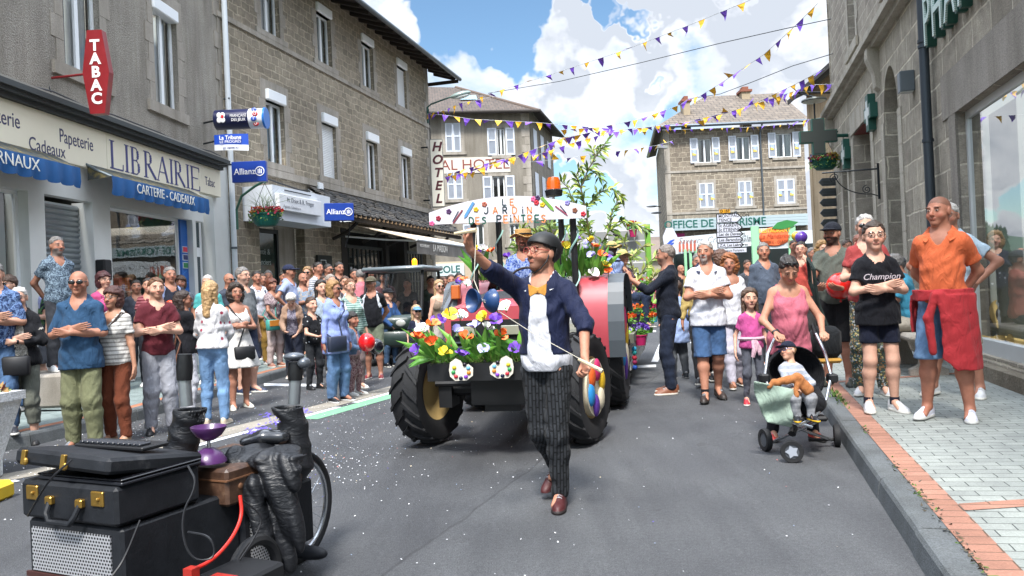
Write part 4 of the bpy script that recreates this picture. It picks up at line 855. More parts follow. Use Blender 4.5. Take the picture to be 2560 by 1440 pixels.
def cross_poly(s,w):return[(-w,-s),(w,-s),(w,-w),(s,-w),(s,w),(w,w),(w,s),(-w,s),(-w,w),(-s,w),(-s,-w),(-w,-w)]
for x,z,lab in((11.2-5.55,4.36,'green and white cross plate on the pharmacy wall between arch and door'),(11.2-8.7,4.1,'green and white cross plate beyond the pharmacy door')):
 E=empty('pharmacy_cross',tuple(B6P(x,0,z)),a6,lab,'sign','flat crosses on the pharmacy wall'); mb=MB(); mb.prism(cross_poly(.33,.13),xz(0,0,0),.13); c_=mb.build('cross',GRN,E); mb=MB(); mb.prism(cross_poly(.22,.075),xz(0,-.131,0),.006); mb.build('inner_cross',mat('#c6ccca',.5),c_)
p=D(2045,342,17.2); E=empty('illuminated_pharmacy_cross',p,radians(-8),'big projecting pharmacy cross with grey face and green edges','sign')
mb=MB(); mb.prism(cross_poly(.4,.135),xz(0,-.06,0),-.14); c_=mb.build('cross',GRN,E); mb=MB(); mb.prism(cross_poly(.385,.12),xz(0,-.061,0),.006); mb.build('led_face',mat('#232b29',.6,var=.1,sc=60),c_); mb=MB(); mb.tube([(.35,0,0),(.8,.1,0)],.04,8); mb.build('arm',GRN,E)
wl_=B6P(11.2-5.35,-.02,3.3); E=empty('wrought_iron_bracket',wl_,a6,'black wrought iron scroll bracket on the pharmacy wall, nothing hanging from it','bracket')
mb=MB(); mb.tube([(0,0,.0),(0,-.95,.0)],.016,6); mb.tube([(0,0,.1),(0,0,-.55)],.02,6); mb.tube([(0,0,-.5)]+[(0,-.12-.62*sin(pi/2*i/10),-.45*cos(pi/2*i/10))for i in range(11)],.01,6)
mb.tube([(0,-.74-.09*(1-i/20)*sin(i*.6),-.1-.09*(1-i/20)*cos(i*.6))for i in range(18)],.009,5); mb.tube([(0,-.2-.08*(1-i/20)*sin(i*.6),-.36+.08*(1-i/20)*cos(i*.6))for i in range(18)],.009,5); mb.build('scrollwork',IRON,E)
p=D(2062,425,18.6); E=empty('hanging_basket',p,0,'green tub of purple and crimson flowers hanging below the big pharmacy cross','flower basket','hanging flower baskets')
flower_basket(E,.66,.5,.26,['#7a1f4a','#a33a56','#5b4a8f','#8f2c3c','#b0993a'],230,.25,6,'#0c5247',10); mb=MB(); [mb.tube([(x,0,.26),(0,0,.9)],.006,4)for x in(-.3,.3)]; mb.tube([(0,0,.9),(.7,.1,.95)],.02,5); mb.build('chain',IRON,E)
ST_=mat('#b39a63',.85,var=.2,sc=40,bump=.5,name='straw')
for(px,py,d,r0,tl,lab)in((2505,790,9.2,.2,75,'round straw hat standing upright in the window'),(2480,868,9.0,.2,40,'straw hat leaning low at the left of the window display'),(2535,862,8.7,.22,25,'pale straw hat at the right of the window display')):
 p=D(px,py,d); E=empty('straw_hat',p,0,lab,'hat','straw hats in the shop window'); E.rotation_euler=(radians(tl),0,radians(20)); mb=MB(); mb.lathe([(0,.11),(.06,.11),(.09,.09),(.1,.0),(r0*.8,-.01),(r0,.01),(r0,.0),(r0*.8,-.02),(.1,-.015)],n=28); mb.build('brim_and_crown',ST_,E,smooth=True); mb=MB(); mb.lathe([(.1015,.002),(.098,.035)],n=28); mb.build('ribbon',mat('#3a352c',.7),E)
# ================================================================ beige house beyond the pharmacy
OB5=(O6[0]+s6/n6*9.6,O6[1]+9.6/n6); B5=empty('beige_house',(10.72,27.2,0),atan2(-1,-.09),'tall beige rendered house just beyond the pharmacy','building')
BG=render_mat('#a89478','#b8a488',.6,.01,60,True)
wall_mesh(9.4,0,7.9,[(1.2,2.0,1,3),(4.5,5.5,4.4,6.2)],.2).build('wall',BG,B5); mb=MB(); mb.box(-.01,0,0,9,0,7.9); mb.box(0,.3,-.02,0,0,7.9); mb.build('end_wall',BG,B5); window(B5,4.5,5.5,4.4,6.2,.1)
mb=MB(); mb.quad((-.5,-.5,7.8),(9.4,-.5,7.8),(9.4,4.5,9.9),(-.5,4.5,9.9)); mb.quad((-.5,-.5,7.75),(-.5,4.5,9.85),(9.4,4.5,9.85),(9.4,-.5,7.75)); mb.box(-.5,9.4,-.54,-.5,7.66,7.82); mb.build('roof',mat('#3a3531',.8,var=.3,sc=6),B5)
lp=D(2035,252,19.5); E=empty('street_lamp',(lp.x,lp.y,lp.z),0,'round disc street lamp hanging by the beige house','street lamp'); mb=MB(); mb.lathe([(0,.1),(.05,.1),(.1,.06),(.3,.03),(.31,0),(.28,-.02)],n=24); mb.build('lamp_head',mat('#5d6360',.4,.3),E,smooth=True)
mb=MB(); mb.lathe([(.28,-.02),(.12,-.06),(0,-.07)],n=24); mb.build('lens',mat('#a9a99a',.3),E,smooth=True); mb=MB(); mb.tube([(0,0,-.05),(0,0,-.5)],.02,6); mb.tube([(0,0,.1),(-.3,.3,.3),(.9,.9,.4)],.025,6); mb.build('bracket',IRON,E)
p=D(2072,500,19.5); E=empty('direction_signs',(p.x,p.y,0),0,'grey backs of stacked arrow signs beside the pharmacy corner','sign post'); mb=MB(); mb.tube([(.25,0,0),(.25,0,4.3)],.045,8); mb.build('post',ZINC,E)
for i in range(5):z=p.z+.45-.26*i; mb=MB(); mb.prism([(-.27,0),(-.18,.1),(.45,.1),(.45,-.1),(-.18,-.1)],xz(0,-.06,z),.03); q=mb.build('sign_back',mat('#50565a',.5,.3),E); mb=MB(); mb.box(-.2,.45,-.1,-.09,z+.03,z+.05); mb.box(-.2,.45,-.1,-.09,z-.05,z-.03); mb.build('rail',ZINC,q)
# ================================================================ hotel
aH=radians(6); HO=D(1040,300,38.5); HB=empty('hotel_building',(HO.x,38.5,0),aH,'grey rendered hotel with white louvred shutters and a brown tiled hip roof','building')
GR_=render_mat('#827d74','#908a80',.5,.02,60,True); SHW=mat('#c6ccd6',.5,var=.05,name='shutter_white')
def toH(px,py):
 r=ray(px,py); nx,ny=-sin(aH),cos(aH); t=(nx*HO.x+ny*38.5)/(nx*r.x+ny*r.y); w=Vector((r.x*t-HO.x,r.y*t-38.5)); return w.x*cos(aH)+w.y*sin(aH),HC+r.z*t
WH=toH(1323,320)[0]
def hwin(px0,px1,py0,py1):a,b=toH(px0,(py0+py1)/2),toH(px1,(py0+py1)/2); return(a[0],b[0],toH((px0+px1)/2,py1)[1],toH((px0+px1)/2,py0)[1])
h1,h2,h3,h4=hwin(1115,1150,309,379),hwin(1243,1262,320,388),hwin(1120,1155,430,498),hwin(1232,1262,440,500)
zr=toH(1220,293)[1]+.3; zt=h2[2]
hops=[h1,h2,h3,h4,hwin(1180,1210,560,615),hwin(1275,1300,560,610)]
wall_mesh(WH,3.0,zr,hops,.2).build('wall',GR_,HB)
mb=MB(); mb.quad((0,-.01,0),(WH,-.01,0),(WH,-.01,3.0),(0,-.01,3.0)); mb.build('ground_floor',mat('#b3a48f',.8,var=.06,sc=.6,name='beige_render'),HB)
SDW=6.3; cs,sn=cos(radians(70)),sin(radians(70))
def side(u,z):return(WH+u*cs,u*sn,z)
mb=MB(); mb.quad(side(0,0),side(SDW,0),side(SDW,zr),side(0,zr)); mb.build('side_wall',GR_,HB)
mb=MB(); r=random.Random(3); z=0
while z<zr-.3:w=(.25,.42)[int(z/.4)%2]; mb.box(WH-w,WH+.01,-.02,.02,z+.004,z+.39); mb.add([side(0,z),side(w,z),side(w,z+.39),side(0,z+.39)],[(0,1,2,3)]); z+=.4
mb.build('quoin',STN,HB)
surround(HB,hops,.22,.22,.16,STN,-.01,quoin=False)
window(HB,*h2,.1,curtain=False); window(HB,*h4,.1,curtain=False)
for h in hops[4:]:window(HB,*h,.1)
for h in(h1,h3):c=(h[0]+h[1])/2; louvre(HB,h[0]-.03,c-.01,h[2]-.02,h[3]+.02,-.06,SHW); louvre(HB,c+.01,h[1]+.03,h[2]-.02,h[3]+.02,-.06,SHW)
for h in(h2,h4):w=.46; louvre(HB,h[0]-w-.04,h[0]-.04,h[2],h[3],-.06,SHW); louvre(HB,h[1]+.04,h[1]+w+.04,h[2],h[3],-.06,SHW)
h=hops[4]; louvre(HB,h[0]-.44,h[0]-.02,h[2]-.2,h[3],-.05,SHW)
for u in(.8,2.6,4.4):
 for z in(h2[2],h4[2]):
  mb=MB(); mb.add([side(u,z),side(u+.9,z),side(u+.9,z+1.5),side(u,z+1.5)],[(0,1,2,3)]); [mb.v.__setitem__(i,(mb.v[i][0]+.03,mb.v[i][1]-.02,mb.v[i][2]))for i in range(4)]; mb.build('shutter',SHW,HB)
a,b=toH(1075,390),toH(1275,405); zs0,zs1=toH(1200,432)[1],toH(1200,393)[1]
mb=MB(); mb.box(a[0],b[0],-.03,0,zs0,zs1); hs_=mb.build('painted_sign',mat('#c9c3b8',.85,var=.12,sc=3),HB); RDL=mat('#7d3c34',.8,name='faded_red_lettering')
text('HOTEL',.74,xz(toH(1214,410)[0],-.034,(zs0+zs1)/2),RDL,hs_,.002,sx=1.05); text('AL',.74,xz(toH(1122,405)[0],-.034,(zs0+zs1)/2),RDL,hs_,.002)
zt2=toH(1200,208)[1]+1.2; ov=.55; ex,ey=WH+(SDW+.6)*cs,(SDW+.6)*sn; F0,F1,F2=(-3,-ov,zr-.15),(WH+.5,-ov,zr-.15),(ex+.6,ey,zr-.15)
RTH=tile_roof_mat('#463b33','#52463d',.3,.36); ri=(toH(1150,208)[0],5.2,zt2); ri0=(-3,5.2,zt2+.2)
mb=MB(); mb.add([F0,F1,ri,ri0],[(0,1,2,3)]); mb.build('roof',RTH,HB,uv=lambda v:(v.x,hypot(v.y,v.z-zr)))
mb=MB(); mb.add([F1,F2,ri],[(0,1,2)]); mb.build('roof',RTH,HB,uv=lambda v:(v.y,v.z*1.6))
mb=MB(); mb.add([F0,F1,F2,(WH+(SDW+.6)*cs-.3,(SDW+.6)*sn,zr),(WH-.1,.0,zr+.1),(-3,0,zr+.1)],[(0,5,4,1),(1,4,3,2)]); mb.tube([F0,F1,F2],.08,8); mb.build('eaves',SOF,HB)
mb=MB(); mb.tube([F1,ri],.09,8); mb.build('ridge_tiles',mat('#5a4c42',.8,var=.3),HB)
M=Matrix.Identity(4); a=toH(1150,240); uu=.42; q=lambda px,v:(toH(px,240)[0]+.3,-ov+(5.2+ov)*v-.02,zr-.15+(zt2-zr+.15)*v+.06)
mb=MB(); mb.quad(q(1140,.42),q(1185,.42),q(1185,.6),q(1140,.6)); mb.build('roof_window',mat('#8fa5a8',.08),HB)
a=toH(1085,680); mb=MB(); mb.box(toH(1083,670)[0]-3.2,toH(1160,670)[0],-.14,-.02,toH(1110,690)[1],toH(1110,660)[1]); bk=mb.build('bank_fascia',mat('#c3cfd0',.5),HB)
text('CREDIT AGRICOLE',.5,xz(toH(1150,670)[0],-.145,toH(1110,675)[1]),mat('#1d5a57',.5),bk,.002,'RIGHT',.95,bold=.01)
# ================================================================ tourist office
TO=empty('tourist_office_building',(0,42,0),0,'brown rubble stone building with white shutters and a tourist office fascia','building')
ST4=stone_mat('#8f867a','#787066','#a8a092',.42,.26,.022,.07,.02)
def T(px,py,d=42.):v=D(px,py,d); return v.x,v.z
X0,X1=T(1662,420)[0],T(2013,420)[0]
def rect(px0,px1,py0,py1,d=42.):return(T(px0,(py0+py1)/2,d)[0],T(px1,(py0+py1)/2,d)[0],T((px0+px1)/2,py1,d)[1],T((px0+px1)/2,py0,d)[1])
tu=[rect(1745,1779,347,407),rect(1841,1876,341,400),rect(1940,1980,333,393)]; tl=[rect(1749,1783,458,520),rect(1847,1878,453,515),rect(1943,1985,448,509)]
zt_=T(1830,318)[1]; shX=lambda o:(o[0]-X0,o[1]-X0,o[2],o[3])
wm=wall_mesh(X1-X0,0,zt_,[shX(o)for o in tu+tl],.2); wm.v=[(x+X0,y,z)for x,y,z in wm.v]; wm.build('wall',ST4,TO)
mb=MB(); mb.quad((X0,0,0),(X0,0,zt_),(X0+1.3,9,zt_),(X0+1.3,9,0)); mb.build('side_wall',ST4,TO)
surround(TO,tu+tl,.16,.2,.14,STN,-.01,quoin=False)
mb=MB(); zz=T(1830,424)[1]; mb.box(X0,X1,-.04,.01,zz-.06,zz+.06); zz=T(1830,528)[1]; mb.box(X0,X1,-.04,.01,zz-.06,zz+.06); mb.box(X0,X0+.3,-.02,.01,0,zt_); mb.build('string_course',STN,TO)
for o in tu:
 window(TO,*o,.1,curtain='part'); w=.42; louvre(TO,o[0]-w-.02,o[0]-.02,o[2],o[3]+.05,-.06,SHW); louvre(TO,o[1]+.02,o[1]+w+.02,o[2],o[3]+.05,-.06,SHW)
for o in tl:c=(o[0]+o[1])/2; louvre(TO,o[0]-.02,c-.01,o[2],o[3],-.06,SHW); louvre(TO,c+.01,o[1]+.02,o[2],o[3],-.06,SHW)
for o in tu+tl:
 for c in((o[0]+o[1])/2-.32,(o[0]+o[1])/2+.32)if o in tl else(o[0]-.23,o[1]+.23):zc=o[2]+(o[3]-o[2])*.42; mb=MB(); mb.box(c-.1,c+.1,-.068,-.062,zc-.14,zc+.16,0); mb.add([(c-.1,-.07,zc+.02),(c+.1,-.07,zc-.06),(c+.1,-.07,zc+.16),(c-.1,-.07,zc+.16)],[(0,1,2,3)],1); mb.build('painted_panel',[mat('#c9b45c',.6),mat('#9fb0d8',.6)],TO)
ez=T(1830,312)[1]; rz=T(1900,236)[1]; RX0,RX1=T(1815,238)[0],X1+.3
RT4=tile_roof_mat('#5f564c','#6d6358',.5,.3)
mb=MB(); mb.add([(X0-.45,-.5,ez),(X1+.2,-.5,ez),(X1+.2,4,rz+1.),(RX0-.1,4,rz+1.)],[(0,1,2,3)]); mb.build('roof',RT4,TO,uv=lambda v:(v.x,hypot(v.y,v.z-ez)*1.))
mb=MB(); mb.add([(X0-.45,-.5,ez),(RX0-.1,4,rz+1.),(X0+.8,9,ez)],[(0,1,2)]); mb.build('roof',RT4,TO,uv=lambda v:(v.y,v.z))
mb=MB(); mb.tube([(X0-.5,-.55,ez-.05),(X1+.2,-.55,ez-.05)],.09,8); mb.tube([(X0-.5,-.55,ez-.05),(X0+.75,9,ez-.05)],.09,8); px_=T(1902,400)[0]; mb.tube([(px_,-.5,ez-.1),(px_,-.08,ez-.5),(px_,-.08,4.6)],.05,8); mb.build('gutter',ZINC,TO,smooth=True)
mb=MB(); mb.add([(X0-.5,-.5,ez-.12),(X1+.2,-.5,ez-.12),(X1+.2,0,ez),(X0,0,ez),(X0+.75,9,ez-.12),(X0+1.3,9,ez)],[(0,3,2,1),(0,4,5,3)]); mb.build('eaves',SOF,TO)
for(pa_,pb_,pt,pbm,yy,wd)in((1716,1740,243,300,1.,.8),(1898,1928,212,255,3.2,.7)):
 a,b=T(pa_,270)[0],T(pb_,270)[0]; zt__=T((pa_+pb_)/2,pt)[1]+yy*.2; zb=T((pa_+pb_)/2,pbm)[1]-1; mb=MB(); mb.box(a+.08,b-.08,yy,yy+wd,zb,zt__-.18); c_=mb.build('chimney',mat('#9a8b74',.85,var=.2,sc=4),TO); mb=MB(); mb.box(a-.02,b+.02,yy-.08,yy+wd+.08,zt__-.18,zt__-.05); mb.box(a+.15,b-.15,yy+.1,yy+wd-.1,zt__-.05,zt__+.15); mb.build('chimney_cap',mat('#7b4a38',.8),c_)
f0,f1=T(1678,562),T(2015,552); zc=lambda px:T(px,0)[1]
FA=mat('#a8b8bd',.4,.2,var=.05,name='grey_blue_panel'); zA,zB=T(1830,572)[1],T(1830,543)[1]
mb=MB(); [mb.box(f0[0],f1[0],-.3,0,zA+(zB-zA)*k/4+.01,zA+(zB-zA)*(k+1)/4)for k in range(4)]; fb=mb.build('fascia',FA,TO)
text('OFFICE DE TOURISME',.58,xz(T(1784,560)[0],-.305,(zA+zB)/2),mat('#17584f',.5),fb,.002,sx=.98,bold=.012)
mb=MB(); o=rect(1686,1712,583,625); mb.box(o[0],o[1],-.03,0,o[2],o[3]); pk=mb.build('magenta_panel',mat('#9c1d63',.5),TO); text('Espace\nvisiteurs',.1,xz((o[0]+o[1])/2,-.034,o[2]+.62),wl,pk,.002)
mb=MB(); mb.tube([((o[0]+o[1])/2+.14*cos(a),-.035,o[2]+.22+.14*sin(a))for a in[2*pi*i/16 for i in range(17)]],.012,4); mb.build('ring',wl,pk)
RE=empty('restaurant',(0,37,0),0,'low white and mint green restaurant frontage with an orange fruit sign','building')
WP_=mat('#c4ccd0',.45,var=.06,name='white_panel'); MG=mat('#8fc79b',.5,var=.08,name='mint_paint')
def U(px,py):v=D(px,py,37.); return v.x,v.z
xa,xb,xc=U(1702,620)[0],U(1880,600)[0],U(2015,600)[0]; zt1,zb1=U(1800,580)[1],U(1800,618)[1]
k=12; vs=[]; fs=[]
for i in range(k+1):u=i/k; x=xa+(xb-xa)*u; y=1.2*(1-sin(pi/2*u)); vs+=[(x,y,zb1-.2*(1-u)),(x,y,zt1-.1*(1-u))]
for i in range(k):fs.append((2*i,2*i+2,2*i+3,2*i+1))
mb=MB(); mb.add(vs,fs); mb.quad((xb,0,zb1),(xc+1.5,0,zb1),(xc+1.5,0,zt1-.1),(xb,0,zt1-.1)); fp=mb.build('fascia',WP_,RE)
text('Saveurs  Crêperie  Glacier',.42,xz((xa+xb)/2+.2,-.02,(zt1+zb1)/2),mat('#6b7076',.5),fp,.002,sx=.9,shear=.3)
mb=MB(); [mb.add([(xa+.1+i*.16,.95-.1*i,zb1-.1),(xa+.2+i*.16,.9-.1*i,zb1-.1),(xa+.2+i*.16,.85-.1*i,zb1+.45),(xa+.1+i*.16,.9-.1*i,zb1+.35)],[(0,1,2,3)])for i in range(5)]; mb.build('ice_cream_pictures',mat('#b8604c',.6),fp)
for px in(1887,1979):a=U(px-9,600)[0]; b=U(px+9,600)[0]; mb=MB(); mb.box(a,b,-.1,.05,0,U(px,566)[1]); mb.build('pillar',MG,RE)
for px in(1722,1735,1748):a=U(px-3,640)[0]; mb=MB(); mb.box(a,a+.12,.7,.8,0,zb1); mb.build('post',MG,RE)
mb=MB(); mb.quad((xa,1.8,0),(xc+3,1.8,0),(xc+3,1.8,zb1+.2),(xa,1.8,zb1+.2)); mb.build('glazing',mat('#232a2c',.1,var=.3,sc=.5),RE)
mb=MB(); mb.quad((U(1898,600)[0],-.03,U(1930,622)[1]),(U(1970,600)[0],-.03,U(1930,622)[1]),(U(1970,600)[0],-.03,U(1930,570)[1]),(U(1898,600)[0],-.03,U(1930,570)[1])); sp_=mb.build('sign_panel',WP_,RE)
cxo,czo=U(1935,592); rx=(U(1973,590)[0]-U(1897,590)[0])/2; rz_=U(1935,568)[1]-czo
mb=MB(); mb.lathe([(0,.05),(rx*.9,.045),(rx,.0)],(cxo,-.06,czo),(0,-1,0),32); mb.v=[(x,y,czo+(z-czo)*rz_/rx)for x,y,z in mb.v]; og=mb.build('orange_disc',mat('#d9673a',.5),sp_,smooth=True)
text('RESTAURANT',.27,xz(cxo,-.13,czo+rz_*.62),mat('#e0b23a',.5),og,.002,sx=.9,bold=.004); text('La Mandarine',.3,xz(cxo,-.13,czo+.02),mat('#a83e22',.5),og,.002,sx=.9,shear=.35); text('CREPERIE - GLACIER',.2,xz(cxo,-.13,czo-rz_*.58),mat('#7a3a1a',.5),og,.002,sx=.85)
mb=MB(); pl_=[(0,0),(.3,.28),(.75,.38),(1.3,.26),(1.0,.05),(.5,-.06)]; mb.prism(pl_,xz(cxo-.15,-.12,czo+rz_*.85),.03); mb.build('leaf',mat('#2f7a3c',.5),og)
# ================================================================ direction signs
SGW=mat('#c8ccda',.5,var=.04,name='sign_white'); BK=mat('#15171c',.5,name='black_lettering'); d0=21.
p=D(1830,600,d0+.1); E=empty('direction_sign_post',(p.x,p.y,0),0,'post of white arrow direction signs under a small yellow road number','sign post')
mb=MB(); top=D(1823,528,d0).z; [mb.tube([(x,.05,0),(x,.05,top)],.035,8)for x in(-.15,.15)]; mb.build('post',ZINC,E)
def arrow(px0,px1,py0,py1,lines,sz):
 a,b=D(px0,(py0+py1)/2,d0),D(px1,(py0+py1)/2,d0); w=b.x-a.x; h=D((px0+px1)/2,py0,d0).z-D((px0+px1)/2,py1,d0).z; zc_=(a.z+b.z)/2; x=a.x-p.x
 f=[(0,-h/2),(w-h*.55,-h/2),(w,0),(w-h*.55,h/2),(0,h/2)]; mb=MB(); mb.prism(f,xz(x,0,zc_),.03); q=mb.build('sign_plate',BK,E)
 k=.018; g=[(k,-h/2+k),(w-h*.55-k,-h/2+k),(w-2.2*k,0),(w-h*.55-k,h/2-k),(k,h/2-k)]; mb=MB(); mb.prism(g,xz(x,-.0305,zc_),.002); mb.build('sign_face',SGW,q)
 for i,l in enumerate(lines):text(l,sz,xz(x+.05,-.034,zc_+(.5*(len(lines)-1)-i)*h*.46),BK,q,.001,'LEFT',.95,bold=.002,shear=0 if sz>.12 else.2)
arrow(1793,1858,533,556,['MONTFAUCON','TENCE'],.125); arrow(1793,1859,557,580,['St AGRÈVE','St ÉTIENNE'],.125); arrow(1793,1861,578,592,['Lac de Devesset'],.115); arrow(1794,1861,592,606,['Les Barandons'],.115); arrow(1796,1862,606,619,['Z.A. Les Lebreyres'],.105)
a,b=D(1789,633,d0),D(1868,619,d0); mb=MB(); mb.box(a.x-p.x,b.x-p.x,-.03,0,a.z,b.z); q=mb.build('sign_plate',SGW,E); text('Centre Sapeurs Pompiers',.095,xz((a.x+b.x)/2-p.x-.05,-.033,(a.z+b.z)/2),BK,q,.001,sx=.85)
a,b=D(1801,533,d0),D(1827,525,d0); mb=MB(); mb.box(a.x-p.x,b.x-p.x,-.03,0,a.z+.01,b.z+.03); q=mb.build('route_plate',mat('#d79a1e',.5),E); text('D 157',.1,xz((a.x+b.x)/2-p.x,-.033,(a.z+b.z)/2+.02),BK,q,.001,bold=.003)
p=D(1675,605,30); E=empty('information_sign',(p.x,p.y,0),0,'pointed pale sign with a blue mark left of the tourist office','sign'); mb=MB(); mb.prism([(-.22,-.35),(.22,-.35),(.28,.2),(.12,.55),(-.12,.55),(-.28,.2)],xz(0,0,p.z),.05); mb.tube([(0,.05,0),(0,.05,p.z)],.03,6); q=mb.build('plate',SGW,E); mb=MB(); mb.prism([(-.18,-.1),(0,.06),(.18,.1),(0,-.06)],xz(0,-.06,p.z),.01); mb.prism([(-.14,-.2),(.02,-.06),(.16,-.02),(.02,-.16)],xz(0,-.06,p.z),.01); mb.build('blue_mark',mat('#2b55c0',.5),q)
for px,py,lab in((1630,516,'upper flat grey street lamp on the left of the tourist office'),(1642,532,'lower flat grey street lamp on the left of the tourist office')):
 p=D(px,py,48); E=empty('street_lamp',p,0,lab,'street lamp','flat street lamps'); mb=MB(); mb.ell((0,0,0),(.38,.12,.07),12,6); mb.build('lamp_head',mat('#6b7078',.5),E,smooth=True); mb=MB(); mb.tube([(.3,0,0),(1.0,.1,-.15)],.03,5); mb.build('arm',IRON,E)
p=D(1655,368,41.2); E=empty('floodlight',p,radians(30),'small floodlight under the left eaves of the tourist office','floodlight'); mb=MB(); mb.bbox(-.3,.3,-.12,.12,-.08,.08,.02); mb.build('housing',mat('#8a8d88',.4),E); mb=MB(); mb.tube([(.2,0,0),(.6,.4,.1)],.02,5); mb.build('arm',IRON,E)
for(px,py,d,w,h,c,rc,lab)in((1628,625,70,3.2,4.0,'#8f8a7c','#5e524a','small grey house with brown roof far down the street'),(1612,640,60,2.6,3.2,'#9a9180','#6b5e55','low beige house far down the street')):
 p=D(px,py,d); E=empty('distant_house',(p.x,d,0),radians(15),lab,'house','houses far down the street'); mb=MB(); mb.box(-w,w,0,6,0,p.z-.2); mb.build('wall',mat(c,.85),E); mb=MB(); mb.add([(-w-.3,-.3,p.z-.3),(w+.3,-.3,p.z-.3),(w+.3,3,p.z+1.4),(-w-.3,3,p.z+1.4),(-w-.3,6.3,p.z-.3),(w+.3,6.3,p.z-.3)],[(0,1,2,3),(3,2,5,4),(0,3,4),(1,5,2)]); mb.build('roof',mat(rc,.85,var=.2),E)
HILLM=mat('#33493a',.95,var=.3,sc=.02,name='hill')
mb=MB(); r=random.Random(1); vs=[]; fs=[]; nx=80
def hill_z(x,y):return max(0,30+9*sin(x*.006+1.2)+5*sin(x*.021)+3*sin(x*.05))*min(1,max(0,(y-560)/280))
for j in range(14):
 for i in range(nx+1):x=-900+2400*i/nx; y=560+45*j; vs.append((x,y,hill_z(x,y)-.5))
for j in range(13):
 for i in range(nx):a=j*(nx+1)+i; fs.append((a,a+1,a+nx+2,a+nx+1))
mb.add(vs,fs); tag(mb.build('hill',HILLM,smooth=True),kind='structure')
mb=MB()
for i in range(2600):
 y=r.uniform(640,860); x=r.uniform(-.02*y,.42*y); z=hill_z(x,y)-1; h=r.uniform(7,13); w=r.uniform(1.8,3.2); k=5; ph=r.random()*6
 for t in range(2):zb_=z+h*(.1+.4*t); ww=w*(1-.4*t); mb.add([(x+ww*cos(ph+2*pi*q/k),y+ww*sin(ph+2*pi*q/k),zb_)for q in range(k)]+[(x,y,z+h*(.62+.38*t))],[(q,(q+1)%k,k)for q in range(k)],r.randrange(2))
tag(mb.build('conifer_forest',[mat('#24382c',.95),mat('#304638',.95)]),kind='stuff')
# ================================================================ bunting and cables
PUR=mat('#6a3fb5',.6,var=.08,name='purple_plastic'); YEL=mat('#e0aa1e',.6,var=.08,name='yellow_plastic'); STR=mat('#b9bcc0',.6,name='string')
def bunting(pts,n,lab,sz=.2,seed=0,flags=True,wire=None):
 sz*=.98; n=int(n*1.2)
 r=random.Random(seed); P=[D(*q)for q in pts]; path=[]
 for i in range(len(P)-1):
  for k in range(8):path.append(P[i].lerp(P[i+1],k/8))
 path.append(P[-1]); E=empty('bunting_string' if flags else 'overhead_cable',path[0],0,lab,'bunting' if flags else 'cable','purple and yellow bunting over the street' if flags else 'cables over the street'); o=path[0]
 mb=MB(); mb.tube([q-o for q in path],.006 if flags else.012,3); mb.build('string' if flags else 'wire',STR if flags else IRON,E)
 if not flags:return
 L_=[0]
 for a,b in zip(path,path[1:]):L_.append(L_[-1]+(b-a).length)
 for k in range(n):
  s=L_[-1]*(k+.5+r.uniform(-.12,.12))/n; i=max(j for j in range(len(L_)-1)if L_[j]<=s); a,b=path[i],path[i+1]; dr=(b-a).normalized(); c=a.lerp(b,(s-L_[i])/(L_[i+1]-L_[i]))-o
  w=sz*r.uniform(.45,.6); h=sz*r.uniform(.9,1.15); sw=Vector((dr.y,-dr.x,0)).normalized(); an=r.gauss(0,.75); down=(Vector((0,0,-1))*cos(an)+sw*sin(an)*.7+dr*r.gauss(0,.35)).normalized(); t=c+down*h; m=c+down*h*.5+sw*r.uniform(-.05,.05)
  a_,b_=c-dr*w,c+dr*w; v=[a_,b_,m+(b_-c)*.5+sw*r.uniform(-.03,.03),m-(b_-c)*.5+sw*r.uniform(-.05,.05),t]
  mb=MB(); mb.add(v,[(0,1,2,3),(3,2,4)]); mb.build('pennant',(PUR,YEL)[(k+seed)%2],E)
B=bunting
B([(1195,245,27),(1230,232,26),(1375,187,24),(1565,124,21),(1725,62,18),(1885,-4,16)],16,'topmost bunting string rising from the hotel roof to the top of the photo',.24,1)
B([(1720,248,24),(1750,240,23),(1810,203,22),(1910,136,20),(1978,74,19),(2045,8,18)],12,'steep bunting string left of the pharmacy, rising past the chimney',.26,2)
B([(1400,325,27),(1500,318,26),(1600,298,25),(1700,262,24),(1720,248,24)],12,'bunting string from the middle of the sky up to the left chimney',.24,3)
B([(1340,395,30),(1400,345,28),(1500,328,27),(1620,318,25),(1760,300,23),(1880,262,21),(1985,212,19),(2062,172,17.5)],28,'long bunting string climbing to the beige house roof',.26,4)
B([(1500,335,27),(1600,322,26),(1700,308,25),(1830,278,23),(1950,240,21),(2030,212,19),(2085,210,18)],22,'bunting string crossing the tiled roof of the tourist office',.25,5)
B([(1068,284,29),(1110,276,27),(1150,258,25.5),(1195,250,24.5),(1225,243,24),(1245,240,24)],9,'short bunting string from the corner lamp towards the hotel roof window',.28,6)
B([(1068,286,29),(1110,287,28),(1180,298,28),(1260,302,28),(1340,306,28),(1430,314,27),(1530,322,27)],17,'level bunting string across the hotel just under its eaves',.27,7)
B([(1112,443,29),(1180,428,28),(1260,402,28),(1330,375,27),(1400,348,27),(1480,330,27)],16,'bunting string rising across the painted hotel sign',.27,8)
B([(1115,436,30),(1190,415,29),(1260,398,28),(1340,388,28),(1430,358,27),(1500,338,26)],15,'lower bunting string in front of the hotel shutters',.27,9)
B([(1325,405,28),(1400,398,28),(1480,386,29),(1560,376,30),(1640,364,32),(1682,352,34)],13,'lowest bunting string from the hotel corner to the tourist office corner',.27,10)
B([(1655,325,38),(1720,323,36),(1800,320,34),(1870,318,31),(1950,312,27),(2015,300,24),(2085,290,19)],24,'level bunting string just under the eaves of the tourist office',.24,11)
B([(1100,440,31),(1150,437,30),(1190,428,30),(1230,405,29),(1280,392,29)],10,'tangled bunting end beside the vertical hotel sign',.26,12)
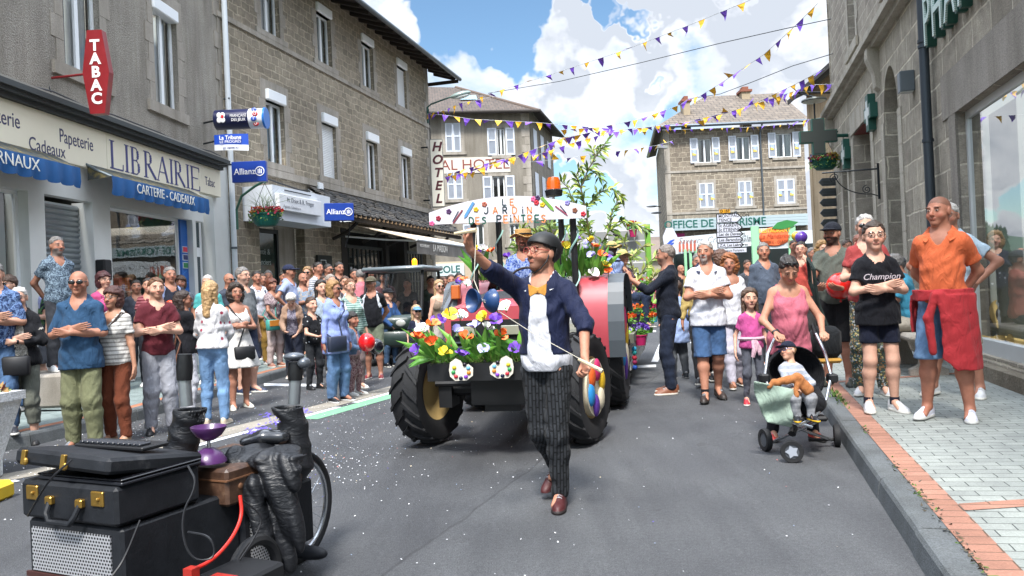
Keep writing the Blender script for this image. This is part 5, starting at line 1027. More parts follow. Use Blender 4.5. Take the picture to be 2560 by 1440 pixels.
B([(1220,233,27),(1400,203,25),(1600,157,23),(1800,108,20),(1960,72,18),(2078,47,17)],0,'upper grey cable from the hotel roof to the pharmacy',flags=False)
B([(1722,247,26),(1800,235,24),(1880,205,22),(1980,165,20),(2082,134,17.5)],0,'lower grey cable from the chimney to the pharmacy',flags=False)
p=D(-18,1180,6.2); E=empty('concrete_planter',(-4.86,6.05,0),radians(-12),'white painted concrete planter behind a yellow kerb at the lower left corner','planter')
PW=render_mat('#c6c9cd','#d6d9dc',1.,.02,60,True); mb=MB(); t1,t2,H_=.6,.47,.56
for(z0,z1,a0,a1)in((.15,.15+H_-.07,t2,t1-.02),(.15+H_-.07,.15+H_,t1,t1)):mb.add([(sx*a,sy*a,z)for z,a in((z0,a0),(z1,a1))for sx,sy in((-1,-1),(1,-1),(1,1),(-1,1))],[(3,2,1,0),(4,5,6,7)]+[(i,(i+1)%4,(i+1)%4+4,i+4)for i in range(4)])
mb.build('trough',PW,E); mb=MB(); mb.bbox(-.5,.46,-.46,.5,0,.16,.02); mb.build('plinth',PW,E); mb=MB(); mb.bbox(-7,-3.76,5.45,5.75,-.01,.13,.03); tag(mb.build('yellow_kerb',YP),kind='structure'); mb=MB(); r=random.Random(3)
for i in range(900):
 x,y=r.uniform(-.55,.55),r.uniform(-.55,.55); c=Vector((x,y,.71+r.uniform(0,.13)*(1-abs(x)))); s=r.uniform(.03,.07); u=Vector((r.gauss(0,1),r.gauss(0,1),r.gauss(.4,.5))).normalized()*s; v=u.cross(Vector((r.gauss(0,1),r.gauss(0,1),1))).normalized()*s*.35; mb.quad(c-u,c-v,c+u,c+v,r.choices(range(3),(4,3,2))[0])
mb.build('plants',[mat('#6b2f38',.7),mat('#8a6a3a',.7),mat('#6d7a3a',.7)],E)
# ================================================================ PEOPLE: signed distance bodies turned into one skin each
f4=np.float32
def V3(*a):return np.array(a,f4)
def s_cap(P,a,b,ra,rb):
 a,b=np.asarray(a,f4),np.asarray(b,f4); ab=b-a; h=np.clip(((P-a)@ab)/max(float(ab@ab),1e-9),0,1)
 return np.linalg.norm(P-a-h[:,None]*ab,axis=1)-(ra+(rb-ra)*h)
def s_ell(P,c,r,R=None):
 q=P-np.asarray(c,f4)
 if R is not None:q=q@np.asarray(R,f4)
 r=np.asarray(r,f4); k0=np.linalg.norm(q/r,axis=1); k1=np.linalg.norm(q/(r*r),axis=1)+1e-6
 return k0*(k0-1)/k1
def smin(a,b,k):
 h=np.clip(.5+.5*(b-a)/k,0,1); return b+(a-b)*h-k*h*(1-h)
def smax(a,b,k):return-smin(-a,-b,k)
def nets(fn,lo,hi,cell):
 ax=[np.arange(l-cell,h+2*cell,cell,dtype=f4)for l,h in zip(lo,hi)]
 X=np.stack(np.meshgrid(*ax,indexing='ij'),-1).reshape(-1,3); F=fn(X).astype(f4).reshape([len(a)for a in ax]); S=F<0
 nx,ny,nz=F.shape; c=np.zeros((nx-1,ny-1,nz-1),np.int8); cor=[(i,j,k)for i in(0,1)for j in(0,1)for k in(0,1)]
 for i,j,k in cor:c+=S[i:nx-1+i,j:ny-1+j,k:nz-1+k]
 I=np.nonzero((c>0)&(c<8)); n=len(I[0]); I=np.stack(I,1)
 if n==0:return np.zeros((0,3),f4),np.zeros((0,4),np.int32)
 idx=-np.ones(c.shape,np.int32); idx[tuple(I.T)]=np.arange(n); acc=np.zeros((n,3),f4); cnt=np.zeros(n,f4)
 vals={q:F[I[:,0]+q[0],I[:,1]+q[1],I[:,2]+q[2]]for q in cor}
 for p in cor:
  for a in range(3):
   if p[a]:continue
   q=list(p); q[a]=1; q=tuple(q); u,v=vals[p],vals[q]; m=(u<0)!=(v<0); t=np.where(m,u/np.where(u==v,1,u-v),0)
   w=np.tile(np.array(p,f4),(n,1)); w[:,a]=t; acc+=w*m[:,None]; cnt+=m
 Vt=(I+acc/cnt[:,None])*cell+np.array([a[0]for a in ax],f4); quads=[]
 for a in range(3):
  b,c_=(a+1)%3,(a+2)%3; s0=[slice(None)]*3; s1=[slice(None)]*3; s0[a]=slice(0,-1); s1[a]=slice(1,None)
  A,B_=S[tuple(s0)],S[tuple(s1)]; E=np.stack(np.nonzero(A!=B_),1); ok=(E[:,b]>0)&(E[:,c_]>0)&(E[:,b]<F.shape[b]-1)&(E[:,c_]<F.shape[c_]-1); E=E[ok]
  if not len(E):continue
  db=np.zeros(3,int); db[b]=1; dc=np.zeros(3,int); dc[c_]=1; g=lambda T_:idx[T_[:,0],T_[:,1],T_[:,2]]
  Q=np.stack([g(E-db-dc),g(E-dc),g(E),g(E-db)],1); fl=~A[tuple(E.T)]; Q[fl]=Q[fl][:,::-1]; quads.append(Q)
 return Vt,np.concatenate(quads).astype(np.int32)
def np_mesh(name,parts,mats,parent,col=None,mi=None):
 V=np.concatenate([p[0]for p in parts]); o=0; Q=[]
 for p in parts:Q.append(p[1]+o); o+=len(p[0])
 Q=np.concatenate(Q); me=bpy.data.meshes.new(name); me.vertices.add(len(V)); me.vertices.foreach_set('co',V.astype(f4).ravel()); me.loops.add(len(Q)*4); me.loops.foreach_set('vertex_index',Q.ravel())
 me.polygons.add(len(Q)); me.polygons.foreach_set('loop_start',np.arange(0,len(Q)*4,4,dtype=np.int32)); me.polygons.foreach_set('use_smooth',np.ones(len(Q),bool))
 for m in(mats if isinstance(mats,(list,tuple))else[mats]):me.materials.append(m)
 if mi is not None:me.polygons.foreach_set('material_index',mi(V[Q].mean(1)).astype(np.int32))
 if col is not None:
  a=me.color_attributes.new('tone','FLOAT_COLOR','POINT'); C=np.ones((len(V),4),f4); C[:,:3]=col(V); a.data.foreach_set('color',C.ravel())
 me.update(calc_edges=True); ob=bpy.data.objects.new(name,me); COL.objects.link(ob); ob.parent=parent; return ob
def skin_mat():
 t=NT('skin'); a=t.N('ShaderNodeAttribute'); a.attribute_name='tone'; o=t.tc.outputs['Object']; n=t.noise(o,30,4,.6); n2=t.noise(o,9,3)
 c=t.mix(1.,a.outputs['Color'],t.ramp(n,[(.3,(.9,.86,.84)),(.7,(1.08,1.05,1.04))]),'MULTIPLY'); c=t.mix(1.,c,t.ramp(n2,[(.35,(.93,.88,.86)),(.65,(1.04,1.04,1.04))]),'MULTIPLY')
 return t.fin(c,.6,t.bump(t.noise(o,160,3),.002,.35),**{'Subsurface Weight':.0,'Specular IOR Level':.4})
SKM=skin_mat()
def hair_mat(c):
 key=('hair',c)
 if key in _M:return _M[key]
 t=NT('hair'); o=t.tc.outputs['Object']; n=t.noise(t.map(o,sc=(1,1,.16)),120,3,.6); w=t.noise(o,14,3); a=hx(c)
 col=t.mix(t.rng(n,.3,.7),tuple(x*.5 for x in a),tuple(min(1,x*1.5+.01)for x in a)); col=t.mix(1.,col,t.ramp(w,[(.3,(.75,)*3),(.7,(1.2,)*3)]),'MULTIPLY')
 _M[key]=t.fin(col,.5,t.bump(n,.01,.9)); return _M[key]
def ik(S,Wt,l1,l2,hint):
 S,Wt,hint=map(lambda q:np.asarray(q,float),(S,Wt,hint)); d=Wt-S; L=np.linalg.norm(d); mx=(l1+l2)*.998
 if L>mx:Wt=S+d/L*mx; d=Wt-S; L=mx
 u=d/L; a=(l1*l1-l2*l2+L*L)/(2*L); h=sqrt(max(0,l1*l1-a*a)); p=hint-u*(hint@u); p/=(np.linalg.norm(p)+1e-9); return S+u*a+p*h,Wt
def Rz(a):c,s=cos(a),sin(a); return np.array([[c,-s,0],[s,c,0],[0,0,1]],f4)
def Rx(a):c,s=cos(a),sin(a); return np.array([[1,0,0],[0,c,-s],[0,s,c]],f4)
def Ry(a):c,s=cos(a),sin(a); return np.array([[c,0,s],[0,1,0],[-s,0,c]],f4)
ARM={'down':((.145,.015,.475),(.3,-1,0),(0,.15,-1),(-1,0,0),.5),'hips':((.118,.02,.585),(1,-.5,0),(-.4,-.6,-.6),(-1,.2,0),.5),'back':((.045,-.10,.535),(.9,-.6,0),(-.8,-.1,-.5),(0,1,0),.6),'front':((.045,.12,.53),(1,-.3,0),(-.8,.3,-.5),(0,-1,.2),.7),'pocket':((.118,.045,.515),(.8,-.8,0),(-.1,.3,-1),(-1,0,0),.3),'hold':((.07,.2,.60),(.6,-.8,-.3),(-.5,.9,.1),(-.6,0,.7),.9),'phone':((.05,.24,.79),(.5,-.3,-1),(-.3,.3,1),(-.6,.6,0),.9),'face':((.06,.12,.83),(.6,.2,-1),(-.4,-.1,1),(-.3,-1,0),.5),'push':((.135,.2,.56),(.5,-1,.1),(-.2,1,-.1),(0,0,-1),1.3),'reach':((.1,.27,.62),(.5,-.6,-.6),(-.1,1,0),(-.3,0,-1),.5),'raise':((0,0,0),(.6,.25,-1),(.05,.25,1),(-1,.3,0),1.15),'stick':((0,0,0),(1,-.4,.2),(.25,.45,-1),(-.7,.6,.3),1.1),'lap':((.08,.24,.5),(.6,-.6,-.1),(-.5,.8,-.2),(0,0,-1),.4)}
GRP='people watching the parade along the street'
def person(label,px=None,foot=None,d=None,head=None,H=None,yaw=180,pose='down',poseL=None,fem=False,kid=0.,fat=0.,lean=0.,twist=0.,hyaw=0.,hpitch=0.,hroll=0.,skin='#c08a6b',hair='#3a2a20',hs='short',beard=None,top=None,sl=.5,toph='tee',hem=.5,over=None,bottom=None,bl='long',bw=1.,shoes='#d8d8d6',sole='#d0cec6',socks=None,glasses=None,hat=None,hatc='#1a2238',legs='stand',z=None,seat=None,extra=None,at=None,group=GRP,cell=None,wr=None,wl=None,skirt=None,tall=1.0,name='person',ncut=0,apart=1.):
 if at is not None:X,Y,gz=at
 else:
  if foot is not None:
   gz=0. if z is None else z
   for _ in range(3):
    g=G(foot[0],foot[1],gz); gz=ground_z(g.x,g.y)if z is None else z
   Y=g.y; X=D(px if px else foot[0],foot[1],Y).x
  else:
   Y=d; X=D(px,head if head else 700,d).x; gz=ground_z(X,Y)if z is None else z
 if H is None:H=(D(px if px else foot[0],head,Y).z-gz)
 R0=empty(name,(X,Y,gz),radians(yaw),label,'person',group)
 rnd=random.Random(hash(label)%9999 if False else sum(map(ord,label))); sd_=rnd.random()*6
 cl=cell or min(.024,max(.0095,Y*.0014)); near=Y<9.6
 hh=H*(.142+.045*kid); wv=(1-.12*fem)*(1-.1*kid); SW=.083*H*wv*(1+.08*fat); hz=H*(.505-.02*kid)if seat is None else seat+.05*H
 T_=(H-hh*1.25); sit=seat is not None
 if sit:T_=hz+(H-hh*1.25-H*.505)
 HW=.047*H*(1+.12*fat)
 base=V3(0,0,hz); LR=Rz(radians(twist))@Rx(-radians(lean))
 def up(p):return(LR@(np.asarray(p,f4)-base))+base
 zs=lambda u:hz+(T_-hz)*(u-.505)/(.835-.505)
 q=lambda x,y,u:up((x*H,y*H,zs(u)))
 shR,shL=up((SW,-.005*H,T_-.03*H)),up((-SW,-.005*H,T_-.03*H)); l1,l2=.168*H,.148*H
 hs_=H/1.75
 arms=[]
 for side,sh,ps,wo in((1,shR,pose,wr),(-1,shL,poseL or pose,wl)):
  if ps=='cross':
   el=q(side*.124*(1+.1*fat),.03,.655); wx=q(-side*.0,.115 if side>0 else.135,.675+.012*side); hd=LR@V3(-side,.08,.12); pn=LR@V3(0,-1,.2); w=wx; curl=.35
  else:
   a=ARM[ps if isinstance(ps,str)and ps in ARM else 'down']; w_=a[0]
   if wo is not None:w_=wo
   hint=LR@(V3(*a[1])*V3(side,1,1)); w=q(side*w_[0],w_[1],w_[2])if wo is None else up((wo[0]*H,wo[1]*H,wo[2]*H-0*hz)); el,w=ik(sh,w,l1,l2,hint); hd=LR@(V3(*a[2])*V3(side,1,1)); pn=LR@(V3(*a[3])*V3(side,1,1)); curl=a[4]
  arms.append((side,sh,np.asarray(el,f4),np.asarray(w,f4),hd/np.linalg.norm(hd),pn/np.linalg.norm(pn),curl))
 fk={'stand':((.062*apart,.0,0),(-.062*apart,.02,0)),'walk':((.04,.17,.0),(-.045,-.15,.035)),'walk2':((.04,-.12,.05),(-.04,.12,0)),'contra':((.07,.05,0),(-.055,-.02,0)),'stepR':((.05,.11,.0),(-.05,-.06,.015)),'jug':((.035,-.16,.06),(-.03,.0,0.))}[legs]
 lg=[]; an=.048*H
 for side,(fx,fy,fz)in zip((1,-1),fk):
  hp=V3(side*HW,0,hz)
  if sit:kn=V3(side*HW*1.5,.245*H,hz+.0*H); ak=V3(side*HW*1.3,.24*H,max(an,0+an))
  else:kn,ak=ik(hp,(fx*H,fy*H-.01*H,an+fz*H),.233*H*(hz/H/.505),.228*H*(hz/H/.505),(0,1,0))
  lg.append((side,hp,np.asarray(kn,f4),np.asarray(ak,f4)))
 nb=up((0,-.012*H,T_)); HR=LR@Rz(-radians(hyaw))@Rx(-radians(hpitch))@Ry(radians(hroll)); hsx=hh/.235; hc=nb+LR@V3(0,.008*H,hh*.22)+HR@V3(0,.012,hh*.53)
 aw=(1-.14*fem)*(1+.1*fat)*(1-.1*kid)*.9; lk=.955-.16*kid-.03*fem
 def torso(P):
  Q=(P-base)@LR+base; e=lambda c,r:s_ell(Q,c,r)
  dd=e((0,-.004*H,zs(.74)),(.083*H*wv*(1+.08*fat),.062*H*(1+.15*fat),.115*H)); dd=smin(dd,e((0,(.008+.03*fat)*H,zs(.635)),(.077*H*(1-.07*fem)*(1+.2*fat),.061*H*(1+.45*fat),.11*H)),.05*H)
  dd=smin(dd,e((0,-.008*H,zs(.545)),(.086*H*(1+.07*fem)*(1+.12*fat),.067*H*(1+.12*fat),.07*H)),.05*H); dd=smin(dd,s_cap(Q,(-SW*.86,-.008*H,T_-.032*H),(SW*.86,-.008*H,T_-.034*H),.034*H,.034*H),.04*H)
  dd=smin(dd,s_cap(Q,(0,-.014*H,T_-.02*H),(0,-.016*H,T_+.02*H),.045*H,.034*H),.04*H)
  if fem and not kid:dd=smin(dd,np.minimum(e((.042*H,.05*H,zs(.725)),(.042*H,)*3),e((-.042*H,.05*H,zs(.725)),(.042*H,)*3)),.025*H)
  return dd
 def leg(P,g,r=(.052,.036,.036,.021)):
  _,hp,kn,ak=g; r=[q_*lk for q_ in r]; a=s_cap(P,hp,kn,r[0]*H*(1+.1*fat),r[1]*H); m=kn+(ak-kn)*.3+V3(0,-.008*H,0); return smin(a,smin(s_cap(P,kn,m,r[1]*H*.92,r[2]*H),s_cap(P,m,ak,r[2]*H,r[3]*H),.02*H),.02*H)
 def arm(P,a):return smin(s_cap(P,a[1],a[2],.029*H*aw,.0235*H*aw),s_cap(P,a[2],a[3],.025*H*aw,.0155*H*aw),.015*H)
 def hand(P,a,fine):
  _,_,_,w,dr,pn,curl=a; sv=np.cross(dr,pn); k=hs_*(1-.08*fem); sd2=-a[0]
  dd=s_cap(P,w,w+dr*.03*k,.021*k,.02*k)
  pal=[s_cap(P,w+dr*.02*k+sv*o*.5*k,w+dr*.085*k+sv*o*k,.014*k,.012*k)for o in(-.028,-.009,.01,.028)]
  for p_ in pal:dd=smin(dd,p_,.012*k)
  if not fine:return smin(dd,smin(s_cap(P,w+dr*.08*k,w+(dr*.13+pn*.03*curl)*k,.017*k,.014*k),s_cap(P,w+(dr*.03)*k,w+(dr*.08+sv*.05*sd2+pn*.02)*k,.012*k,.01*k),.01),.012)
  fr=None
  for o,ln in((-.028,.82),(-.009,1.),(.01,.95),(.028,.74)):
   o*=-sd2; b=w+dr*.088*k+sv*o*k; c=curl*(1+.1*(o*40)); ang=c*.5; pts=[b]
   for s in(.042,.027,.021):dv=dr*cos(ang)+pn*sin(ang)+sv*o*.8; pts.append(pts[-1]+dv*s*ln*k); ang+=c*.8
   for i in range(3):t=s_cap(P,pts[i],pts[i+1],(.0092-.0009*i)*k,(.0086-.0009*i)*k); fr=t if fr is None else np.minimum(fr,t)
  th=[w+dr*.02*k+sv*sd2*.022*k,w+dr*.055*k+sv*sd2*.045*k+pn*.012*k,w+dr*.088*k+sv*sd2*(.055-.01*curl)*k+pn*(.02+.012*curl)*k,w+dr*.108*k+sv*sd2*(.05-.02*curl)*k+pn*(.028+.014*curl)*k]
  tt=smin(s_cap(P,th[0],th[1],.014*k,.0115*k),np.minimum(s_cap(P,th[1],th[2],.0112*k,.0098*k),s_cap(P,th[2],th[3],.0098*k,.0085*k)),.006)
  return smin(smin(dd,fr,.006),tt,.008)
 def headq(P):return((P-hc)@HR)/hsx
 def head(P):
  Q=headq(P); e=lambda c,r:s_ell(Q,c,r); jw=.93 if fem or kid else 1.
  dd=e((0,-.012,.028),(.0745,.092,.086)); dd=smin(dd,e((0,.022,-.035),(.058*jw,.066,.074)),.035); dd=smin(dd,e((0,.06,-.088),(.026*jw,.024,.02)),.025)
  dd=smax(dd,-np.minimum(e((.031,.102,.008),(.021,.02,.014)),e((-.031,.102,.008),(.021,.02,.014))),.012)
  dd=smin(dd,np.minimum(s_ell(Q,(.031,.074,.008),(.0125,)*3),s_ell(Q,(-.031,.074,.008),(.0125,)*3)),.004)
  dd=smin(dd,np.minimum(e((.033,.082,.03),(.02,.01,.006)),e((-.033,.082,.03),(.02,.01,.006))),.012)
  dd=smin(dd,s_cap(Q,(0,.084,.015),(0,.104,-.022),.0075,.0125),.012); dd=smin(dd,e((0,.094,-.027),(.017,.011,.008)),.008)
  dd=smin(dd,np.minimum(e((0,.083,-.052),(.024,.012,.005)),e((0,.081,-.06),(.021,.012,.006))),.005); dd=smin(dd,np.minimum(e((.042,.045,-.03),(.022,.03,.024)),e((-.042,.045,-.03),(.022,.03,.024))),.02)
  dd=smin(dd,np.minimum(e((.076,-.006,-.002),(.009,.021,.031)),e((-.076,-.006,-.002),(.009,.021,.031))),.006); return dd*hsx
 def neck(P):return s_cap(P,nb+LR@V3(0,0,-.02*H),hc+HR@V3(0,-.02,-.05*hsx),.036*H*(1-.15*fem)*(1-.1*kid),.034*H*(1-.15*fem))
 def body(P,fine=False):
  dd=torso(P)
  for a in arms:dd=smin(dd,arm(P,a),.025*H)
  for g in lg:
   dd=smin(dd,leg(P,g),.02*H); ak=g[3]; dd=smin(dd,s_cap(P,ak,ak+V3(0,.07*H,-.028*H),.02*H,.014*H),.015*H)
  dd=smin(dd,neck(P),.025*H)
  return dd
 def full(P):dd=smin(body(P),head(P),.02*H); return np.minimum(dd,np.minimum(hand(P,arms[0],False),hand(P,arms[1],False)))
 allp=np.array([shR,shL,hc,nb]+[a[2]for a in arms]+[a[3]for a in arms]+[g[i]for g in lg for i in(1,2,3)]); lo,hi=allp.min(0)-.09*H,allp.max(0)+.09*H; lo[2]=max(-.01,lo[2]); hi[2]=max(hi[2],hc[2]+hh*.5)
 hzlo=float(nb[2]+.0*H)
 parts=[nets(lambda P:np.minimum(smin(body(P),head(P),.02*H),9)if not near else smin(body(P),head(P)+.004,.02*H),lo,hi,cl)]
 if not near:parts=[nets(full,lo,hi,cl)]
 hcell=max(.0042,min(.013,Y*.00075)); hb=.15*hsx
 if cl>hcell*1.2:parts.append(nets(lambda P:smin(head(P),neck(P),.015),hc-V3(hb*.85,hb,hb),hc+V3(hb*.85,hb,hb),hcell))
 if near:
  for a in arms:c=a[3]+a[4]*.09*hs_; parts.append(nets(lambda P:smin(hand(P,a,True),s_cap(P,a[2],a[3],.0265*H*aw,.0165*H*aw),.008),c-.115*hs_,c+.115*hs_,.0048))
 sk=np.array(hx(skin),f4); sk=(sk*.76+sk.mean()*.24)*.97; hcn=np.array(hx(hair if hs!='bald' or beard else '#6b6259'),f4)
 def tone(Vx):
  C=np.tile(sk,(len(Vx),1)); Q=headq(Vx); x,y,z_=Q.T; ax_=np.abs(x); inh=(np.abs(Q)<.14).all(1)
  def put(m,c,k=1.):C[m]=C[m]*(1-k)+np.array(c,f4)*k
  put(inh&(y>.03)&(np.hypot(ax_-.04,(z_+.028)*1.1)<.022),sk*V3(1.08,.78,.74),.6); put(inh&(np.hypot(x,z_+.02)<.016)&(y>.08),sk*V3(1.05,.82,.78),.6)
  if beard:k={'stubble':.45,'full':.9,'goatee':.85}[beard]; m=inh&(y>-.005)&(z_<-.03-.25*np.maximum(0,.07-y))&(z_>-.125); m&=(ax_<.034)if beard=='goatee' else(ax_<.2); m&=~((ax_<.02)&(z_>-.062)&(z_<-.05)); put(m,hcn*1.0,k)
  put(inh&(ax_<.021)&(z_<-.046)&(z_>-.066)&(y>.07),sk*V3(.8,.5,.5)if not fem else V3(.36,.1,.1),.75)
  er=np.hypot(ax_-.031,(z_-.008)*2.4); put(inh&(y>.06)&(er<.018),sk*.6,.45); put(inh&(y>.06)&(er<.0115),(.5,.47,.44),.85); put(inh&(y>.06)&(np.hypot(ax_-.030,z_-.007)<.0062),(.03,.02,.015),1)
  put(inh&(y>.055)&(ax_>.014)&(ax_<.05)&(np.abs(z_-.031+.12*(ax_-.03))<.0048),hcn*.7,.75)
  if hs=='shaved':put(inh&(z_>.04+.5*np.maximum(0,y-.02))&(y<.075),hcn,.6)
  return C
 np_mesh('body',parts,SKM,R0,tone)
 def fold(P,amp=.0045):
  x,y,zc=P.T; return amp*(np.sin(19*x+6*np.sin(9*zc+sd_)+sd_)*np.sin(15*zc+5*np.sin(8*x+sd_)+7*y)+.55*np.sin(38*zc+9*np.sin(11*x+5*y+sd_))*np.sin(14*y+11*x+sd_))
 zc_hem=zs(hem)
 def topfn(off,slv,neckr,vneck,hemz,opening=0.,loose=0.,flare=.02):
  def fn(P):
   Q=(P-base)@LR+base; dd=torso(P)-off-loose*np.clip((zs(.74)-Q[:,2])/(.25*H),0,1.2)-flare*.4*np.clip((zs(.56)-Q[:,2])/(.05*H),0,1)
   if hem<.49:dd=np.minimum(dd,smin(s_cap(Q,(HW*.5,0,zs(.54)),(HW*.6,0,zs(hem)-.03),.085*H,.085*H),s_cap(Q,(-HW*.5,0,zs(.54)),(-HW*.6,0,zs(hem)-.03),.085*H,.085*H),.05)-off*.5)
   for a in arms:
    if slv<=0:continue
    if slv<=.6:e=a[1]+(a[2]-a[1])*(slv/.6*.72); s=s_cap(P,a[1],e,.031*H*aw+off,.0315*H*aw+off*.9+.005); n_=(a[2]-a[1])/np.linalg.norm(a[2]-a[1]); s=np.maximum(s,(P-e)@n_)
    else:fq=(slv-.6)/.4*.98; e=a[2]+(a[3]-a[2])*fq; n_=(a[3]-a[2])/np.linalg.norm(a[3]-a[2]); n2=(a[2]-a[1])/np.linalg.norm(a[2]-a[1]); up_=s_cap(P,a[1],a[2],.030*H*aw+off,.0255*H*aw+off); up_=np.maximum(up_,(P-a[2])@n2)if fq<.1 else up_; s=up_ if fq<.1 else smin(up_,np.maximum(s_cap(P,a[2],e,.0265*H*aw+off*.9,(.0265-.0085*fq)*H*aw+off*.9),(P-e)@n_),.008*H)
    dd=smin(dd,s,.022*H)
   dd=dd+fold(P,.0045+.002*loose*50); dd=np.maximum(dd,hemz+.004*np.sin(14*Q[:,0]+sd_)-Q[:,2]); nk=s_cap(Q,(0,.01*H,T_-.02*H),(0,0,T_+.2*H),neckr*H,neckr*H)
   if vneck:nk=np.minimum(nk,s_cap(Q,(0,.07*H,T_-vneck*H),(0,.04*H,T_),.004,.036*H))
   dd=np.maximum(dd,-nk)
   if slv<=0:dd=np.maximum(dd,-np.minimum(s_cap(Q,(SW*1.02,0,T_+.05*H),(SW*1.02,0,zs(.755)),.036*H,.03*H),s_cap(Q,(-SW*1.02,0,T_+.05*H),(-SW*1.02,0,zs(.755)),.036*H,.03*H)))
   if opening:xo=opening*H*(1+1.1*np.clip((T_-Q[:,2])/(.3*H),0,1)); dd=np.maximum(dd,-np.maximum(np.abs(Q[:,0])-xo,-Q[:,1]))
   return dd
  return fn
 B_lo,B_hi=lo.copy(),hi.copy(); B_hi[2]=nb[2]+.06*H
 def clothbox(z0):l=B_lo.copy(); l[2]=max(0,z0-.05); return l-.02,B_hi+.02
 cc=min(cl,.013)if near else cl
 if top:
  tm=top if not isinstance(top,(tuple,str))else(cloth(top)if isinstance(top,str)else cloth(*top)); n_r,vn,lo_={'tee':(.045,0,.006),'polo':(.042,.05,.006),'shirt':(.04,.05,.012),'vneck':(.048,.085,.008),'scoop':(.06,0,.006),'tank':(.062,.05,.004),'loose':(.05,.05,.022),'crew':(.041,0,.008)}[toph]
  l,h_=clothbox(min(zc_hem,min(a[3][2]for a in arms)if sl>.6 else 9)); tp=np_mesh({'shirt':'shirt','polo':'polo_shirt','tank':'tank_top','loose':'blouse','crew':'sweater'}.get(toph,'tshirt'),[nets(topfn(.0095,sl,n_r,vn,zc_hem,0,lo_),l,h_,cc)],tm,R0)
  if toph in('polo','shirt'):
   mb=MB(); Mh=np.eye(3); cr=.0455*H
   ring=[]
   for i in range(25):a=radians(35+290*i/24)+pi/2; ring.append(up((cr*1.06*cos(a),cr*sin(a)-.008*H,T_+.030*H-.050*H*max(0,sin(a)))))
   vs=[];
   for i,r_ in enumerate(ring):o_=r_-nb; o_[2]=0; o_=o_/np.linalg.norm(o_); vs+=[r_+V3(0,0,.008*H)-o_*.008,r_+V3(0,0,.014*H),r_+o_*(.026+.012*max(0,sin(radians(35+290*i/24)+pi/2)))*H+V3(0,0,-.018*H)]
   fs=[f for i in range(24)for f in((3*i,3*i+3,3*i+4,3*i+1),(3*i+1,3*i+4,3*i+5,3*i+2))]; mb.add([tuple(map(float,v))for v in vs],fs); mb.build('collar',extra.get('collar',tm)if extra else tm,tp,smooth=True)
 if over:
  om=over[0]if not isinstance(over[0],(tuple,str))else(cloth(over[0])if isinstance(over[0],str)else cloth(*over[0])); l,h_=clothbox(min(zs(over[2]),9)); l[2]=min(l[2],min(a[3][2]for a in arms)-.05)if over[1]>.6 else l[2]
  np_mesh(over[4]if len(over)>4 else 'jacket',[nets(topfn(.0175,over[1],.046,0,zs(over[2]),over[3],.01),l-.02,h_+.02,cc)],om,R0)
 if bottom:
  bm=bottom if not isinstance(bottom,(tuple,str))else(cloth(bottom)if isinstance(bottom,str)else cloth(*bottom)); cutz={'long':an*.75,'crop':.13*H,'knee':.27*H,'short':.36*H,'capri':.17*H}[bl]if isinstance(bl,str)else bl*H
  def bot(P):
   dd=torso(P)-.008; dd=np.maximum(dd,P[:,2]-zs(.60)); th=.055 if bl in('long','crop','capri')else.058
   for g in lg:
    bw2=max(bw,.93)/lk*(lk*.4+.6); r=(th*(.94+.06*bw),(.0455*bw2)if bl in('long','crop','capri')else.054*bw,.044*bw,.036*bw)
    t=leg(P,g,r);
    if not sit:t=np.maximum(t,(P[:,2]-(hz+.03*H)))
    dd=smin(dd,t,.02*H)
   x,y,zc=P.T; k=np.clip(1-np.abs(zc-.27*H)/(.1*H),.25,1)+np.clip(1-(zc-an)/(.09*H),0,1.5)+.5*np.clip(1-np.abs(zc-hz)/(.06*H),0,1)
   dd=dd+.0034*k*np.sin(52*zc+6*np.sin(16*x+sd_)+9*y)*np.sin(15*x+13*y+sd_)+fold(P,.003)
   if sit:return dd
   cz=np.full(len(P),cutz,f4)
   for g in lg:m=np.sign(P[:,0])==g[0]; cz[m]+=max(0,g[3][2]-an)
   return np.maximum(dd,cz-zc)
  l,h_=lo.copy(),hi.copy(); h_[2]=zs(.60)+.03 if not lean else zs(.62)+.03; l[2]=max(0,cutz-.03)if not sit else 0; np_mesh('trousers' if bl in('long','crop','capri')else 'shorts',[nets(bot,l,h_,cc)],bm,R0)
 if skirt:
  sm=cloth(skirt[0])if isinstance(skirt[0],str)else cloth(*skirt[0]); zh=skirt[1]*H
  def skf(P):x,y,zc=P.T; u=np.clip((zs(.62)-zc)/(zs(.62)-zh),0,1); rr=(.088+skirt[2]*u)*H*(1+.07*np.sin(7*np.arctan2(x,y)+sd_)*u); return np.maximum(np.maximum(np.hypot(x,y*1.15)-rr,zh-zc),zc-zs(.62))*.8
  np_mesh('skirt',[nets(skf,(-.3*H,-.3*H,zh-.03),(.3*H,.3*H,zs(.62)+.03),cc)],sm,R0)
